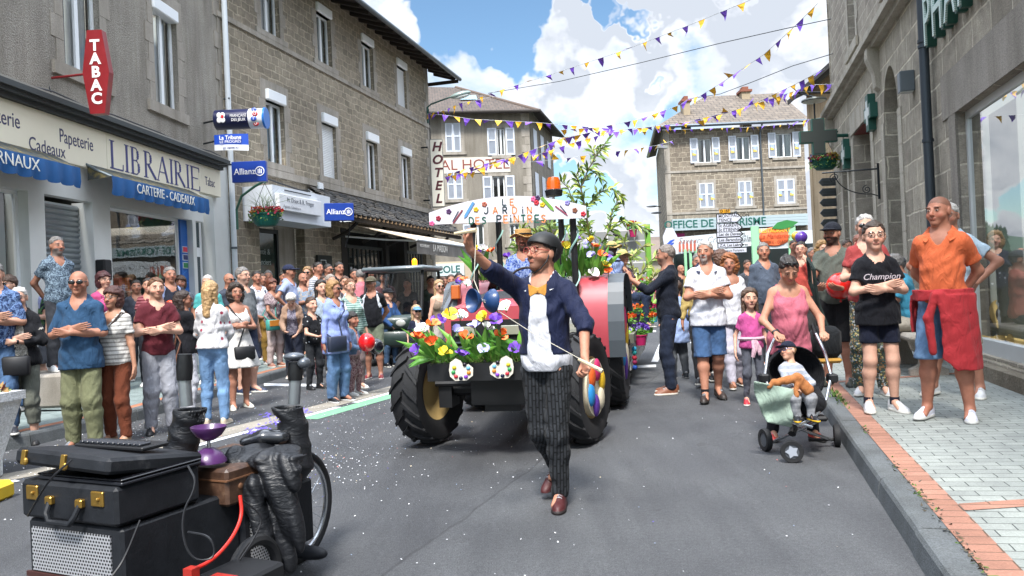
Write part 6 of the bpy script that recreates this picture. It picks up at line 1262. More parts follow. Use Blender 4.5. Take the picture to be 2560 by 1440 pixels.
 if shoes and not(near is False and Y>17.5):
  for g in lg:
   ak=g[3]; c=ak.copy(); c[2]=ak[2]-an; ta=radians(-12*g[0]); Rf=Rz(ta); lift=c[2]; k=H/1.75*(1-.08*fem)*(1+.15*kid); Rf=Rf@(Rx(-min(.5,lift*4))if lift>.01 and fk[0 if g[0]>0 else 1][1]<0 else np.eye(3,dtype=f4))
   def shf(P,c=c,Rf=Rf):Q=((P-c)@Rf)/k; dd=smin(s_ell(Q,(0,-.03,.045),(.038,.05,.075)),s_ell(Q,(0,.11,.022),(.044,.09,.042)),.05); dd=smin(dd,s_ell(Q,(0,.04,.05),(.033,.07,.045)),.03); sole_=smin(s_ell(Q,(0,-.025,.012),(.041,.058,.03)),s_ell(Q,(0,.12,.01),(.049,.09,.028)),.08); dd=np.minimum(np.maximum(dd,.01-Q[:,2]),np.maximum(np.maximum(sole_,-Q[:,2]),Q[:,2]-.026)); return dd*k
   np_mesh('shoe',[nets(shf,c-V3(.16,.16,.05)*k,c+V3(.16,.26,.13)*k,max(.006,min(.012,cl*.7)))],[mat(shoes,.55,var=.1,name='shoe'),mat(sole,.7,name='sole'),mat('#8a8c90',.8)],R0,mi=lambda Cc,c=c,Rf=Rf,k=k:(lambda q:np.where(q[:,2]<.024,1,np.where((np.abs(q[:,0])<.02)&(q[:,1]>.02)&(q[:,1]<.1)&(q[:,2]>.045)&(np.sin(q[:,1]*300)>.2),2,np.where((q[:,2]>.095),2,0))))(((Cc-c)@Rf)/k))
   if socks:mb=MB(); mb.tube([tuple(map(float,ak+V3(0,0,-.02))),tuple(map(float,ak+V3(0,0,.045*H*.6)))],.0245*H,12); mb.build('sock',cloth(socks),R0,smooth=True)
 HM=Matrix.Translation(Vector(map(float,hc)))@Matrix([[float(HR[i][j])for j in range(3)]for i in range(3)]).to_4x4()@Matrix.Scale(hsx,4)
 if hs not in('bald','shaved',None):
  hm=hair_mat(hair)
  def hf(P):
   Q=headq(P); x,y,zc=Q.T; vol={'short':.005,'crop':.004,'ring':.005,'bob':.02,'long':.014,'curly':.03,'bun':.006,'mid':.02,'pony':.008,'fringe':.012,'puffy':.024}[hs]
   cr_=s_ell(Q,(0,-.014,.032),(.0765+vol,.094+vol,.088+vol)); line=.072-.55*np.maximum(0,.075-zc)-.1*np.abs(x)*4*.5; line=np.where(zc<.03,.012-.35*(0.03-zc),line)
   if hs in('fringe','bob'):line=np.where(zc>.045,.2,line)
   dd=smax(cr_,y-line,.012); dd=np.maximum(dd,(-.052 if hs not in('bob','long','curly','mid')else-.09)-zc)
   if hs=='ring':dd=np.maximum(dd,np.maximum(zc-.04-.0*y,y-.01)); dd=np.maximum(dd,zc-.055)
   if hs in('bob','mid'):L_=-.1 if hs=='bob' else-.145; dd=smin(dd,np.maximum(s_ell(Q,(0,-.03,-.03),(.094,.085,.115+(.03 if hs=='mid' else 0))),np.maximum(y-.03+.0*zc,L_-zc)),.015); dd=np.maximum(dd,-s_ell(Q,(0,.08,-.03),(.058,.09,.095)))
   if hs=='long':bk=smin(smin(s_cap(Q,(0,-.07,.0),(0,-.1,-.26),.07,.05),s_cap(Q,(.06,-.04,-.02),(.075,-.01,-.23),.034,.026),.03),s_cap(Q,(-.06,-.04,-.02),(-.075,-.01,-.23),.034,.026),.03); dd=smin(dd,bk,.02); dd=np.maximum(dd,-s_ell(Q,(0,.08,-.03),(.056,.09,.1)))
   if hs=='curly':dd=smin(dd,np.minimum(s_ell(Q,(0,-.04,-.03),(.12,.1,.13)),9),.02); dd=np.maximum(dd,-s_ell(Q,(0,.09,-.03),(.06,.1,.1))); dd=dd+.009*np.sin(75*x+3*np.sin(40*zc))*np.sin(70*zc+2*np.sin(50*y))*np.sin(66*y)
   if hs=='bun':dd=np.minimum(dd,s_ell(Q,(0,-.13,.05),(.035,)*3))
   if hs=='pony':dd=smin(dd,s_cap(Q,(0,-.11,.03),(0,-.14,-.16),.028,.018),.02)
   dd=dd+.003*np.sin(62*x+5*np.sin(40*zc))*np.sin(55*zc+40*y+sd_)+.003*np.sin(110*x+4*np.sin(30*zc+sd_))*np.sin(60*y+3*np.sin(25*x))+.002*np.sin(150*x+9*y); return dd*hsx
  ex=V3(.16,.2,.16)*hsx*1.05; l_,h__=hc-ex,hc+ex
  if hs=='long':l_=l_-V3(0,0,.2*hsx)
  if hs in('mid','pony','curly'):l_=l_-V3(0,0,.06*hsx)
  np_mesh('hair',[nets(hf,l_,h__,max(.0055,hcell*1.1))],hm,R0)
 if hat:
  hm=mat(hatc,.6,name='helmet_shell')if hat=='helmet' else cloth(hatc)if hat!='boater' and hat!='straw' else mat(hatc,.85,var=.2,sc=40,bump=.5,name='straw')
  def capf(P):
   Q=headq(P); x,y,zc=Q.T; c=s_ell(Q,(0,-.012,.035),(.088,.105,.092)); zz=zc+.12*(y*.3); dd=np.maximum(c,.035-zz)
   if hat=='cap':v=np.maximum(s_ell(Q,(0,.1,.042+.0),(.074,.085,.011)),.03-y); dd=np.minimum(dd,v)
   if hat=='helmet':dd=np.maximum(s_ell(Q,(0,-.012,.035),(.098,.12,.104)),np.minimum(.035-zc+.0*y,np.maximum(.5*(y+.03),-.07-zc))+0); dd=np.maximum(dd,np.where(y>.02,.04+.25*(y-.02)-zc,-.085-zc))
   if hat=='bucket':dd=np.minimum(np.maximum(c,.03-zc),s_ell(Q,(0,0,.03),(.14,.15,.016)))
   if hat=='boater' or hat=='straw':
    r_=np.hypot(x,(y+.01)*.88); rb=.145 if hat=='boater' else.155; crn=np.maximum(r_-.088,np.maximum(.035-zc,zc-.115));
    if hat=='straw':crn=np.maximum(s_ell(Q,(0,-.01,.045),(.09,.1,.085)),.035-zc)
    dd=np.minimum(crn,np.maximum(np.maximum(r_-rb,.036+.02*np.sin(3*x*9)-zc-.02*(hat=='straw')*r_*0),zc-.046-.02*np.sin(3*x*9)))
   return dd*hsx
  ex=V3(.19,.22,.17)*hsx; hobj=np_mesh({'cap':'cap','helmet':'helmet','bucket':'sun_hat','boater':'boater_hat','straw':'straw_hat'}[hat],[nets(capf,hc-ex,hc+ex,max(.005,hcell))],hm,R0)
  if hat in('boater','straw'):mb=MB(); pts=[HM@Vector((.0905*cos(a),.103*sin(a)-.01,.06))for a in[2*pi*i/24 for i in range(25)]]; mb.tube(pts,.011*hsx,6); mb.build('hat_band',cloth('#15161a' if hat=='boater' else '#2f5a3a'),hobj,smooth=True)
 if glasses:
  mb=MB(); gc={'sun':'#0b0b0d','thin':'#3a3330','clear':'#9b4a44','up':'#0b0b0d','kid':'#2c4e9a'}[glasses]; yz=(.107,.008)if glasses!='up' else(.075,.105); M=HM@Matrix.Translation((0,yz[0],yz[1]))
  if glasses=='up':M=M@Matrix.Rotation(radians(40),4,'X')
  if glasses in('sun','up'):
   for sx in(1,-1):mb.ell(M@Vector((sx*.033,-.006,0)),(.029*hsx,.008*hsx,.02*hsx),14,8,M=HM.to_3x3().normalized())
  else:
   for sx in(1,-1):mb.tube([M@Vector((sx*.033+.024*cos(a),-.004,.021*sin(a)))for a in[2*pi*i/18 for i in range(19)]],.0022*hsx,5)
  mb.tube([M@Vector((-.01,-.001,.004)),M@Vector((.01,-.001,.004))],.0022*hsx,5); [mb.tube([M@Vector((sx*.057,-.008,.004)),M@Vector((sx*.078,-.095,.006))],.0026*hsx,5)for sx in(1,-1)]; mb.build('glasses',mat(gc,.15,name='glasses',coat=.5),R0,smooth=True)
 R0['_']=0; del R0['_']
 info=dict(root=R0,H=H,hc=hc,HM=HM,arms=arms,lg=lg,nb=nb,zs=zs,up=up,X=X,Y=Y,gz=gz,hz=hz,T=T_,SW=SW,LR=LR)
 info['w']=lambda v:Matrix.Translation((X,Y,gz))@Matrix.Rotation(radians(yaw),4,'Z')@Vector([float(t)for t in v])
 return info
def watch(I,k=1,c='#15161a',col='#c8c8c8'):
 a=I['arms'][k]; dr=(a[3]-a[2])/np.linalg.norm(a[3]-a[2]); p=a[3]-dr*.025; mb=MB(); mb.tube([tuple(map(float,p-dr*.011)),tuple(map(float,p+dr*.011))],.0215*I['H']/1.2*.85,14); w=mb.build('wristwatch',mat(c,.4),I['root'],smooth=True)
def shoulder_bag(I,name,label,colr,side=-1,size=(.28,.1,.2),drop=.53,y=.1,strapc=None,x=None,pat=None,flap=None,group=None):
 """bag hanging on a strap across the body, a thing of its own"""
 H=I['H']; zs=I['zs']; r=I['root']; E=empty(name,r.location,r.rotation_euler.z,label,'bag',group); cx_=(x if x is not None else side*.12)*H; zt=zs(drop); w,dp,h=size; cy_=y*H
 mb=MB(); mb.bbox(cx_-w/2,cx_+w/2,cy_-dp/2,cy_+dp/2,zt-h,zt,min(dp,h)*.18); b=mb.build('bag_body',mat(colr,.55,var=.15,sc=12,name='leather'),E,smooth=50)
 if flap:mb=MB(); mb.bbox(cx_-w*.42,cx_+w*.42,cy_+dp/2-.005 if y>0 else cy_-dp/2-.008,cy_+dp/2+.008 if y>0 else cy_-dp/2+.005,zt-h*.6,zt-.01,.003); mb.build('flap',mat(flap,.55,name='leather'),b)
 T_=I['T']; sh=(-side*.075*H,0,T_+.0*H); pts=[(cx_-.3*w*side,cy_,zt),(side*.04*H,.085*H*(1 if y>0 else-1),zs(.68)),(-side*.03*H,.082*H*(1 if y>0 else-1),zs(.76)),(sh[0],.03*H,T_+.012*H),(sh[0],-.04*H,T_),(0,-.09*H,zs(.7)),(side*.08*H,-.08*H,zs(.6)),(cx_+.3*w*side,cy_-dp*.3,zt)]
 mb=MB(); mb.tube(pts,.009,6); mb.build('strap',mat(strapc or colr,.6,name='leather'),E,smooth=True); return E
def balloon(p,r,c,lab,squash=1.15):
 E=empty('balloon',p,0,lab,'balloon','balloons'); mb=MB(); mb.lathe([(r*sin(a)*(1 if a<1.7 else 1-.06*(a-1.7)),-r*squash*cos(a)*1.0)for a in[pi*i/16 for i in range(17)]],n=28); b=mb.build('skin',mat(c,.18,coat=.6,var=.03,name='balloon_rubber'),E,smooth=True); mb=MB(); mb.tube([(0,0,-r*squash),(0,0,-r*squash-.03)],[.004,.014],8); mb.build('knot',mat(c,.3),b); return E
# ================================================================ THE TRACTOR AND ITS FLOAT
RUB=mat('#17181b',.75,var=.3,sc=9,bump=.3,name='rubber'); REDP=mat('#a4404a',.45,var=.12,sc=4,coat=.3,name='red_bodywork'); BLK=mat('#101114',.5,var=.2,name='black_metal'); RIMY=mat('#a58c5c',.5,var=.15,name='ochre_rim'); GRM=mat('#4a5157',.45,name='grey_plastic')
CHR=mat('#b9bcc0',.25,.9,name='chrome')
def tyre(parent,r,w,loc,rz,lugs=18,rim=RIMY,tread=.03,rr=.55):
 o=empty('wheel',loc,rz,parent=parent); mb=MB(); h=w/2
 mb.lathe([(r*rr,-h*.7),(r*.72,-h),(r*.9,-h*.98),(r-tread,-h*.8),(r-tread,h*.8),(r*.9,h*.98),(r*.72,h),(r*rr,h*.7),(r*rr,-h*.7)],(0,0,r),(1,0,0),36)
 for i in range(lugs):
  for s in(1,-1):
   a0=2*pi*(i+(.5 if s>0 else 0))/lugs; pr=[]
   for u,da in((0.02,.22),(.5,.08),(1.02,-.1)):
    x=s*h*u; rr_=r if u<.9 else r*.93; pr.append((x,a0+da))
   for(x0,aa),(x1,ab)in zip(pr,pr[1:]):
    t=.055*18/lugs; q=lambda x,a,R_:(x,R_*sin(a),r+R_*cos(a)); rb,rt0,rt1=r-tread-.005,r,r if abs(x1)<h else r*.94
    vs=[q(x0,aa-t,rb),q(x0,aa+t,rb),q(x1,ab+t,rb-.01),q(x1,ab-t,rb-.01),q(x0,aa-t*.7,rt0),q(x0,aa+t*.7,rt0),q(x1,ab+t*.7,rt1),q(x1,ab-t*.7,rt1)]
    mb.add(vs,[(4,5,6,7),(0,4,7,3),(1,2,6,5),(0,1,5,4),(3,7,6,2)]if s>0 else[(7,6,5,4),(3,7,4,0),(5,6,2,1),(4,5,1,0),(2,6,7,3)])
 t_=mb.build('tyre',RUB,o,smooth=30); mb=MB(); [mb.lathe([(r*rr*1.01,s*h*.72),(r*rr*.9,s*h*.6),(r*.3,s*h*.15),(r*.12,s*h*.25),(0,s*h*.3)],(0,0,r),(1,0,0),28)for s in(1,-1)]; mb.build('rim',rim,o,smooth=True); return o
aT=-math.atan(.22); TR=empty('tractor',(-.11,6.95,0),aT,'red farm tractor decorated with paper flowers and a painted banner','tractor'); RT_=Matrix.Rotation(aT,3,'Z')
def toT(v):return RT_.inverted()@(Vector(v)-Vector((-.11,6.95,0)))
def TD(px,py,d):return toT(D(px,py,d))
tyre(TR,.49,.27,(-.71,0,0),radians(-12)); fw=tyre(TR,.49,.27,(.7,0,0),radians(-12)); tyre(TR,.72,.42,(-.74,2.15,0),0,20); rw=tyre(TR,.72,.42,(.74,2.15,0),0,20)
r=random.Random(4)
for w_,R_,h_ in((fw,.25,.09),(rw,.42,.15)):
 mb=MB(); mb.tube([(h_-.01,0,.49 if w_ is fw else.72),(h_+.045,0,.49 if w_ is fw else.72)],R_,30,5); cs_=['#c9a31c','#b01f5a','#cf5a1c','#1f7fc0','#4f2a86','#2f8a4a']
 for i in range(6):a=2*pi*i/6+.3; mb.ell((h_+.05,R_*.62*cos(a),(.49 if w_ is fw else.72)+R_*.62*sin(a)),(.03,R_*.27,R_*.4),12,8,i)
 mb.build('painted_disc',[mat(c,.7,bump=.4)for c in cs_[:5]]+[mat('#c9bfa8',.6)],w_,smooth=True)if False else mb.build('painted_disc',[*[mat(c,.7,bump=.4)for c in cs_[:5]],mat('#c9bfa8',.6)],w_,smooth=True)
mb=MB(); mb.box(-.24,.24,-.25,2.3,.38,.82); mb.box(-.3,.3,.9,2.2,.55,1.0); mb.tube([(-.6,0,.5),(.6,0,.5)],.065,10); mb.box(-.16,.16,-.1,.12,.3,.6); mb.tube([(-.6,-.13,.56),(.6,-.13,.56)],.03,8); mb.tube([(-.7,2.15,.72),(.7,2.15,.72)],.12,10)
for s in(1,-1):mb.box(s*.52-.06,s*.52+.06,-.12,.12,.34,.74); mb.tube([(s*.2,.3,.45),(s*.5,.05,.45)],.04,6)
mb.build('chassis',BLK,TR)
mb=MB(); prof=[(-.38,.78),(-.4,1.16),(-.33,1.24),(.33,1.24),(.4,1.16),(.38,.78)]; vs=[(x,y,z+(y+.45)*.09 if z>1 else z)for y in(-.45,1.1)for x,z in prof]; k=6
mb.add(vs,[tuple(range(k)),tuple(range(k,2*k))[::-1]]+[(i,i+k,(i+1)%k+k,(i+1)%k)for i in range(k)]); hd=mb.build('bonnet',REDP,TR,smooth=30)
mb=MB(); mb.box(-.33,.33,-.47,-.45,.82,1.13); gl_=mb.build('grille',BLK,hd); mb=MB(); [mb.box(-.31,-.1,-.485,-.47,z,z+.012)for z in(.86,.9,.94)]; [mb.box(.1,.31,-.485,-.47,z,z+.012)for z in(.86,.9,.94)]; mb.build('grille_bar',GRM,gl_)
for s in(1,-1):mb=MB(); mb.bbox(s*.2-.09,s*.2+.09,-.492,-.47,1.0,1.08,.005); mb.build('headlight',mat('#8f8f80',.1,coat=.8),hd)
text('SAME',.1,xz(0,-.474,.86),CHR,gl_,.002,sx=1.3,bold=.003)
mb=MB(); [mb.box(-.3,.3,.2+i*.06,.23+i*.06,1.3+i*.005,1.325+i*.005)for i in range(10)]; mb.build('bonnet_vent',GRM,hd)
for s in(1,-1):
 mb=MB(); pth=[(1.42,.62),(1.385,.8),(1.38,1.0),(1.41,1.18),(1.46,1.31),(1.53,1.41),(1.62,1.47),(1.75,1.5),(2.0,1.515),(2.3,1.5),(2.55,1.43),(2.75,1.28),(2.88,1.05)]; q=lambda x,p_,o_=0:(s*x,p_[0]+o_,p_[1])
 for a,b in zip(pth,pth[1:]):f=[q(.5,a),q(.83,a),q(.83,b),q(.5,b)]; mb.quad(*(f if s>0 else f[::-1])); f=[q(.5,a,.03),q(.83,a,.03),q(.83,b,.03),q(.5,b,.03)]; mb.quad(*(f[::-1]if s>0 else f))
 f_=mb.build('fender',REDP,TR,smooth=50); mb=MB()
 for a,b in zip(pth,pth[1:]):mb.add([q(x,p_,o_)for p_ in(a,b)for x in(.83,1.0)for o_ in(-.015,.05)],[(0,1,5,4),(2,6,7,3),(0,4,6,2),(1,3,7,5),(0,2,3,1),(4,5,7,6)])
 mb.build('fender_lip',GRM,f_,smooth=50)
mb=MB(); mb.bbox(-.88,-.78,1.36,1.44,1.3,1.46,.012); mb.build('side_light',mat('#b5591c',.2,coat=.6),TR); mb=MB(); mb.tube([(-.95,1.38,.75),(-.97,1.4,1.2),(-.86,1.5,1.46)],.05,8); mb.build('mirror_arm',CHR,TR)
mb=MB(); ps=[TD(1183,560,8.2),TD(1246,560,9.1),TD(1402,545,9.1),TD(1432,545,8.2)]
for p_ in ps:mb.tube([(p_.x,p_.y,.95),(p_.x,p_.y,p_.z+.12)],.035,8)
for a,b in((0,1),(1,2),(2,3),(0,3)):mb.tube([(ps[a].x,ps[a].y,ps[a].z+.1),(ps[b].x,ps[b].y,ps[b].z+.1)],.035,8)
cb=mb.build('cab_frame',BLK,TR,smooth=True)
for i,p_ in enumerate(ps):mb=MB(); mb.tube([(p_.x+.05*cos(t*.55+i),p_.y+.05*sin(t*.55+i),1.25+t*.04)for t in range(int((p_.z-1.25)/.04))],.01,4); mb.build('ribbon',mat('#8fb8b0',.5),cb,smooth=True)
mb=MB(); mb.bbox(-.25,.25,1.5,2.0,1.0,1.12,.03); mb.bbox(-.25,.25,1.98,2.08,1.1,1.6,.03); mb.build('driver_seat',BLK,TR); mb=MB(); mb.tube([(.19*cos(a),1.2+.08*sin(a),1.45+.16*sin(a))for a in[2*pi*i/20 for i in range(21)]],.014,6); mb.tube([(0,1.2,1.43),(0,1.05,1.2)],.02,6); mb.build('steering_wheel',BLK,TR,smooth=True)
bc=TD(1385,490,8.4); mb=MB(); mb.lathe([(.09,0),(.1,.06),(.085,.07)],bc,n=20,caps=True); b_=mb.build('beacon_base',BLK,TR,smooth=40); mb=MB(); mb.lathe([(.08,.07),(.078,.15),(.06,.2),(0,.215)],bc,n=20); mb.build('beacon_lens',mat('#c8560a',.12,coat=1.,name='amber'),b_,smooth=True)
c0,c1=D(1074,566,8.1),D(1466,541,8.1); BN=empty('painted_banner',((c0.x+c1.x)/2,8.1,(c0.z+c1.z)/2),0,'white arched banner with coloured hand-cut letters above the tractor','banner'); wB=c1.x-c0.x; hB=D(1270,490,8.1).z-D(1270,553,8.1).z; n=24
arc=[(-wB/2+wB*i/n,hB*(.38+.62*sin(pi*(.5*i/n+.25)-0)**6)if 0 else hB*(.47+.53*(1-abs(2*i/n-1)**1.9)))for i in range(n+1)]; sc_=hB/max(z for x,z in arc); arc=[(x,z*sc_)for x,z in arc]
mb=MB(); mb.prism([(-wB/2,0),(wB/2,0)]+arc[::-1],xz(0,0,0),.012); bp=mb.build('board',mat('#cfcdd6',.6,var=.03),BN)
LC={'d':'#2c4147','o':'#d98a5c','g':'#1f5a4a'}
GLY={'L':[(0,1,0,0),(0,0,.6,0)],'E':[(0,0,0,1),(0,1,.6,1),(0,.5,.5,.5),(0,0,.6,0)],'J':[(.55,1,.55,.25),(.55,.25,.35,0),(.35,0,.1,.05),(.1,.05,0,.22)],'A':[(0,0,.35,1),(.35,1,.7,0),(.13,.33,.57,.33)],'R':[(0,0,0,1),(0,1,.45,1),(.45,1,.58,.76),(.58,.76,.45,.5),(.45,.5,0,.5),(.25,.5,.6,0)],'D':[(0,0,0,1),(0,1,.35,1),(.35,1,.62,.7),(.62,.7,.62,.3),(.62,.3,.35,0),(.35,0,0,0)],'i':[(.08,0,.08,.7),(.08,.9,.08,1.02)],'N':[(0,0,0,1),(0,1,.6,0),(.6,0,.6,1)],'S':[(.55,.85,.35,1),(.35,1,.12,.95),(.12,.95,.05,.72),(.05,.72,.5,.42),(.5,.42,.5,.12),(.5,.12,.25,0),(.25,0,.02,.12)],'P':[(0,0,0,1),(0,1,.45,1),(.45,1,.58,.74),(.58,.74,.45,.48),(.45,.48,0,.48)],'T':[(0,1,.64,1),(.32,1,.32,0)]}
def bz(px,py):v=D(px,py,8.09); return v.x-BN.location.x,v.z-BN.location.z
for wd,xs_,y0,y1,cols in(('LE',(1259,1278),512,496,'do'),('JARDiN',(1213,1235,1260,1284,1308,1321),533,516,'dododo'),('DES',(1176,1192,1208),558,541,'gog'),('PEiNTRES',(1245,1262,1278,1288,1305,1322,1340,1356),556,537,'dodoggoo'[:2]+'dogogo')):
 for ch,px_,cc_ in zip(wd,xs_,cols):
  tl=(px_-1270)*-.018; x0,z0=bz(px_,y0+tl*.6); h_=(bz(px_,y1)[1]-bz(px_,y0)[1])*.97; mb=MB(); strokes([(a*h_,b*h_,c*h_,d_*h_)for a,b,c,d_ in GLY[ch]],Matrix.Translation((x0-.01,-.013,z0-.004))@Matrix.Rotation(pi/2,4,'X'),h_*.2,.003,mb); mb.build('letter',mat(LC[cc_],.6),bp)
for px_,py_,c in((1080,559,'#cf5a8a'),(1096,546,'#8a1c34'),(1122,529,'#4a2a5a'),(1190,524,'#c9a81f'),(1333,498,'#cf5a8a'),(1344,495,'#3a2450'),(1341,507,'#b52838'),(1356,512,'#c9b01f'),(1418,507,'#8a86c9'),(1458,535,'#b52838'),(1437,526,'#7a4a34'),(1211,511,'#a05a48')):
 x,z=bz(px_,py_); mb=MB()
 for i in range(5):mb.ell((x+.016*cos(i*1.257),-.016,z+.016*sin(i*1.257)),(.014,.008,.014),8,5)
 mb.build('paper_decoration',mat(c,.7),bp,smooth=True)
for a,b,c,wd in(((1184,506),(1164,540),'#4f86b8',.03),((1354,494),(1380,522),'#6a9a3a',.032),((1156,525),(1134,557),'#7a2a3a',.014),((1146,528),(1132,553),'#22304a',.008),((1388,515),(1417,537),'#8a2a4a',.012),((1400,514),(1415,532),'#1f2a44',.008)):
 (x0,z0),(x1,z1)=bz(*a),bz(*b); mb=MB(); l_=hypot(x1-x0,z1-z0); strokes([(x0,z0,x1,z1)],xz(0,-.013,0),wd,.008,mb); ux,uz=(x1-x0)/l_,(z1-z0)/l_; mb.prism([(x1-uz*wd/2,z1+ux*wd/2),(x1+uz*wd/2,z1-ux*wd/2),(x1+ux*wd,z1+uz*wd)],xz(0,-.013,0),.008); mb.build('painted_tool',mat(c,.5),bp)
for i,p_ in enumerate(ps[::3]):pass
FB=empty('flower_box',TR.matrix_basis@Vector((0,0,0)),aT,'black trough of moss and green leaves fixed before the tractor grille','flower box'); FB.location=(-.11,6.95,0)
mb=MB(); mb.box(-.44,.46,-.82,-.5,.66,.8); mb.build('trough',BLK,FB)
MOS=[mat('#3f4a1f',.95,var=.3,sc=30),mat('#56602a',.95,var=.3,sc=30)]; LEA=[mat('#4c8a2a',.55,var=.2),mat('#6aa03a',.55,var=.2)]
def moss(E,x0,x1,y0,y1,z,n=1500,seed=1,hgt=.05):
 r=random.Random(seed); mb=MB()
 for i in range(n):c=Vector((r.uniform(x0,x1),r.uniform(y0,y1),z+r.uniform(-.01,hgt))); a=r.uniform(0,6.28); l_=r.uniform(.012,.035); mb.add([c,c+Vector((.006*cos(a),.006*sin(a),0)),c+Vector((l_*cos(a*3),l_*sin(a*3),r.uniform(-.01,.03)))],[(0,1,2)],r.randrange(2))
 mb.build('moss',MOS,E)
def blade(mb,b,tip,w,mi=0):
 b,tip=Vector(b),Vector(tip); d_=tip-b; s=d_.cross(Vector((0,-1,.2))).normalized(); mid=b+d_*.55+Vector((0,0,.08*d_.length)); vs=[b-s*w*.4,b+s*w*.4,mid-s*w,mid+s*w,tip]; m0=mid+Vector((0,-.25*w,0)); mb.add(vs+[m0],[(0,1,5),(0,5,2),(1,3,5),(2,5,4),(5,3,4)],mi)
moss(FB,-.45,.47,-.86,-.5,.8)
mb=MB(); r=random.Random(12)
for i in range(95):
 x=r.uniform(-.44,.44); blade(mb,(x,-.7,.8),(x+r.gauss(-.05,.14),-.75+r.gauss(0,.08),r.uniform(.9,1.12)),.022,r.randrange(2))
for i in range(12):a=r.uniform(0,1); blade(mb,(-.4,-.75,.84),(-.5-a*.16,-.78+r.gauss(0,.06),.8+r.uniform(-.05,.26)),.022,r.randrange(2))
mb.build('leaves',LEA,FB)
def palette(px,py,d,lab,fl):
 E=empty('paint_palette',D(px,py,d),0,lab,'palette','paint palettes on the tractor'); pl_=[(-.095,.0),(-.085,.06),(-.04,.09),(-.0,.07),(.02,.03),(.06,.04),(.095,.01),(.09,-.05),(.04,-.085),(-.05,-.085),(-.088,-.05)]; pl_=[(x*fl,z)for x,z in pl_]; mb=MB(); mb.prism(pl_ if fl>0 else pl_[::-1],xz(0,0,0),.012); b=mb.build('board',mat('#cfcabd',.5,var=.04),E)
 for i,c in enumerate(('#c9b01f','#2f8a4a','#b52838','#101a3a','#7a3ab0','#c97a1f','#6ab0d0','#1a1420')):a=2.6+i*.68; mb=MB(); mb.ell((fl*.062*cos(a),-.016,.056*sin(a)-.01),(.017,.01,.016),8,5); mb.build('paint_blob',mat(c,.4),b,smooth=True)
palette(1153,924,6.05,'white painter palette with paint blobs on the left of the trough',1); palette(1254,918,6.05,'white painter palette with paint blobs on the right of the trough',-1)
def paper_flower(p_,c,s,lab,grp,seed):
 r=random.Random(seed); mb=MB(); c2=tuple(min(1,x*1.5+.05)for x in hx(c)); mb.lathe([(.004,-s*1.1),(.004,-s*.3),(s*.35,0)],(0,0,0),n=6,mi=2)
 for k in range(6):
  a=2*pi*k/6+r.random(); ti=r.uniform(.3,1.1); u=Vector((cos(a),sin(a),0)); v=Vector((-sin(a),cos(a),0)); b0=u*s*.1-Vector((0,0,s*.2)); m0=u*s*(.45+.3*ti)+Vector((0,0,s*.35)); t0=u*s*(.35+.75*ti)+Vector((0,0,s*(1.0-.7*ti))); w=s*r.uniform(.45,.6)
  mb.add([b0,m0-v*w,m0+v*w,t0-v*w*.5,t0+v*w*.5,m0+Vector((0,0,-.06*s))-u*s*.12],[(0,1,5),(0,5,2),(1,3,5),(5,4,2),(3,4,5)],k%2)
 q=mb.build('paper_flower',[mat(c,.7),mat(c2,.7),LEA[0]],None); q.location=p_; q.rotation_euler=(r.uniform(.2,1.),r.gauss(0,.35),0); return tag(q,lab,'paper flower',grp)
CN={'y':('#d9bd22','yellow'),'w':('#d8d8d4','white'),'o':('#d9601a','orange'),'p':('#5a2a9a','purple'),'l':('#a8a8dc','lilac')}
for j,(nm,d_,s,lst)in enumerate((('front flower box',6.12,.06,[(1125,786,'y'),(1150,791,'w'),(1081,812,'o'),(1058,824,'w'),(1096,802,'p'),(1044,843,'o'),(1079,857,'o'),(1041,876,'p'),(1110,882,'y'),(1141,828,'l'),(1207,795,'y'),(1239,800,'p'),(1185,817,'l'),(1218,821,'w'),(1164,843,'o'),(1253,838,'o'),(1209,876,'l'),(1154,887,'p'),(1289,871,'p'),(1239,768,'o'),(1263,769,'w')]),('moss clump on the right fender',8.35,.06,[(1433,644,'w'),(1438,598,'p'),(1476,602,'y'),(1488,616,'o'),(1469,611,'l'),(1504,637,'o'),(1518,642,'p'),(1514,663,'y'),(1478,640,'l'),(1483,681,'w'),(1400,613,'o'),(1415,616,'y'),(1521,680,'o')]),('left side of the tractor cab',8.2,.055,[(1228,628,'o'),(1268,642,'p'),(1185,623,'y'),(1195,635,'p'),(1148,706,'p'),(1167,710,'w'),(1160,700,'o'),(1208,622,'w')]))):
 for i,(x,y,c)in enumerate(lst):paper_flower(D(x,y,d_+.05*sin(i*2.1)),CN[c][0],s,f'{CN[c][1]} paper flower on the {nm}',f'{CN[c][1]} paper flowers, {nm}',i+50*j)
for nm,lab,cpx,d_,span,nn in(('leaf_clump','moss and long green leaves on the right fender below the banner',(1450,690),8.45,.34,46),('leaf_clump','green leaves tied at the left of the tractor cab',(1212,700),8.3,.12,14)):
 p_=D(*cpx,d_); E=empty(nm,p_,0,lab,'leaves'); moss(E,-span,span*.6,-.06,.12,-.02,900,3,.09); mb=MB(); r=random.Random(int(span*99))
 for i in range(nn):x=r.uniform(-span,span*.7); blade(mb,(x,0,0),(x+r.gauss(0,.12),r.gauss(0,.08),r.uniform(.15,.42)),.028,r.randrange(2))
 mb.build('leaves',LEA,E)
dv=D(1310,640,8.75); person('person in a straw boater and blue patterned shirt driving the tractor',at=(dv.x,8.8,.6),H=1.78,seat=.5,yaw=172,pose='push',top=('#2f4f9a','floral','#8a9fd0',.9),bottom='#2a2c33',hs='crop',hair=DKH_ if False else '#1d1714',beard='goatee',hat='boater',hatc='#b58f58',skin='#a86f52',shoes='#222',group='people on the float')
FLT=empty('float_trailer',(0,0,0),0,'flower trailer behind the tractor with white plank sides and a block wall backdrop','trailer')
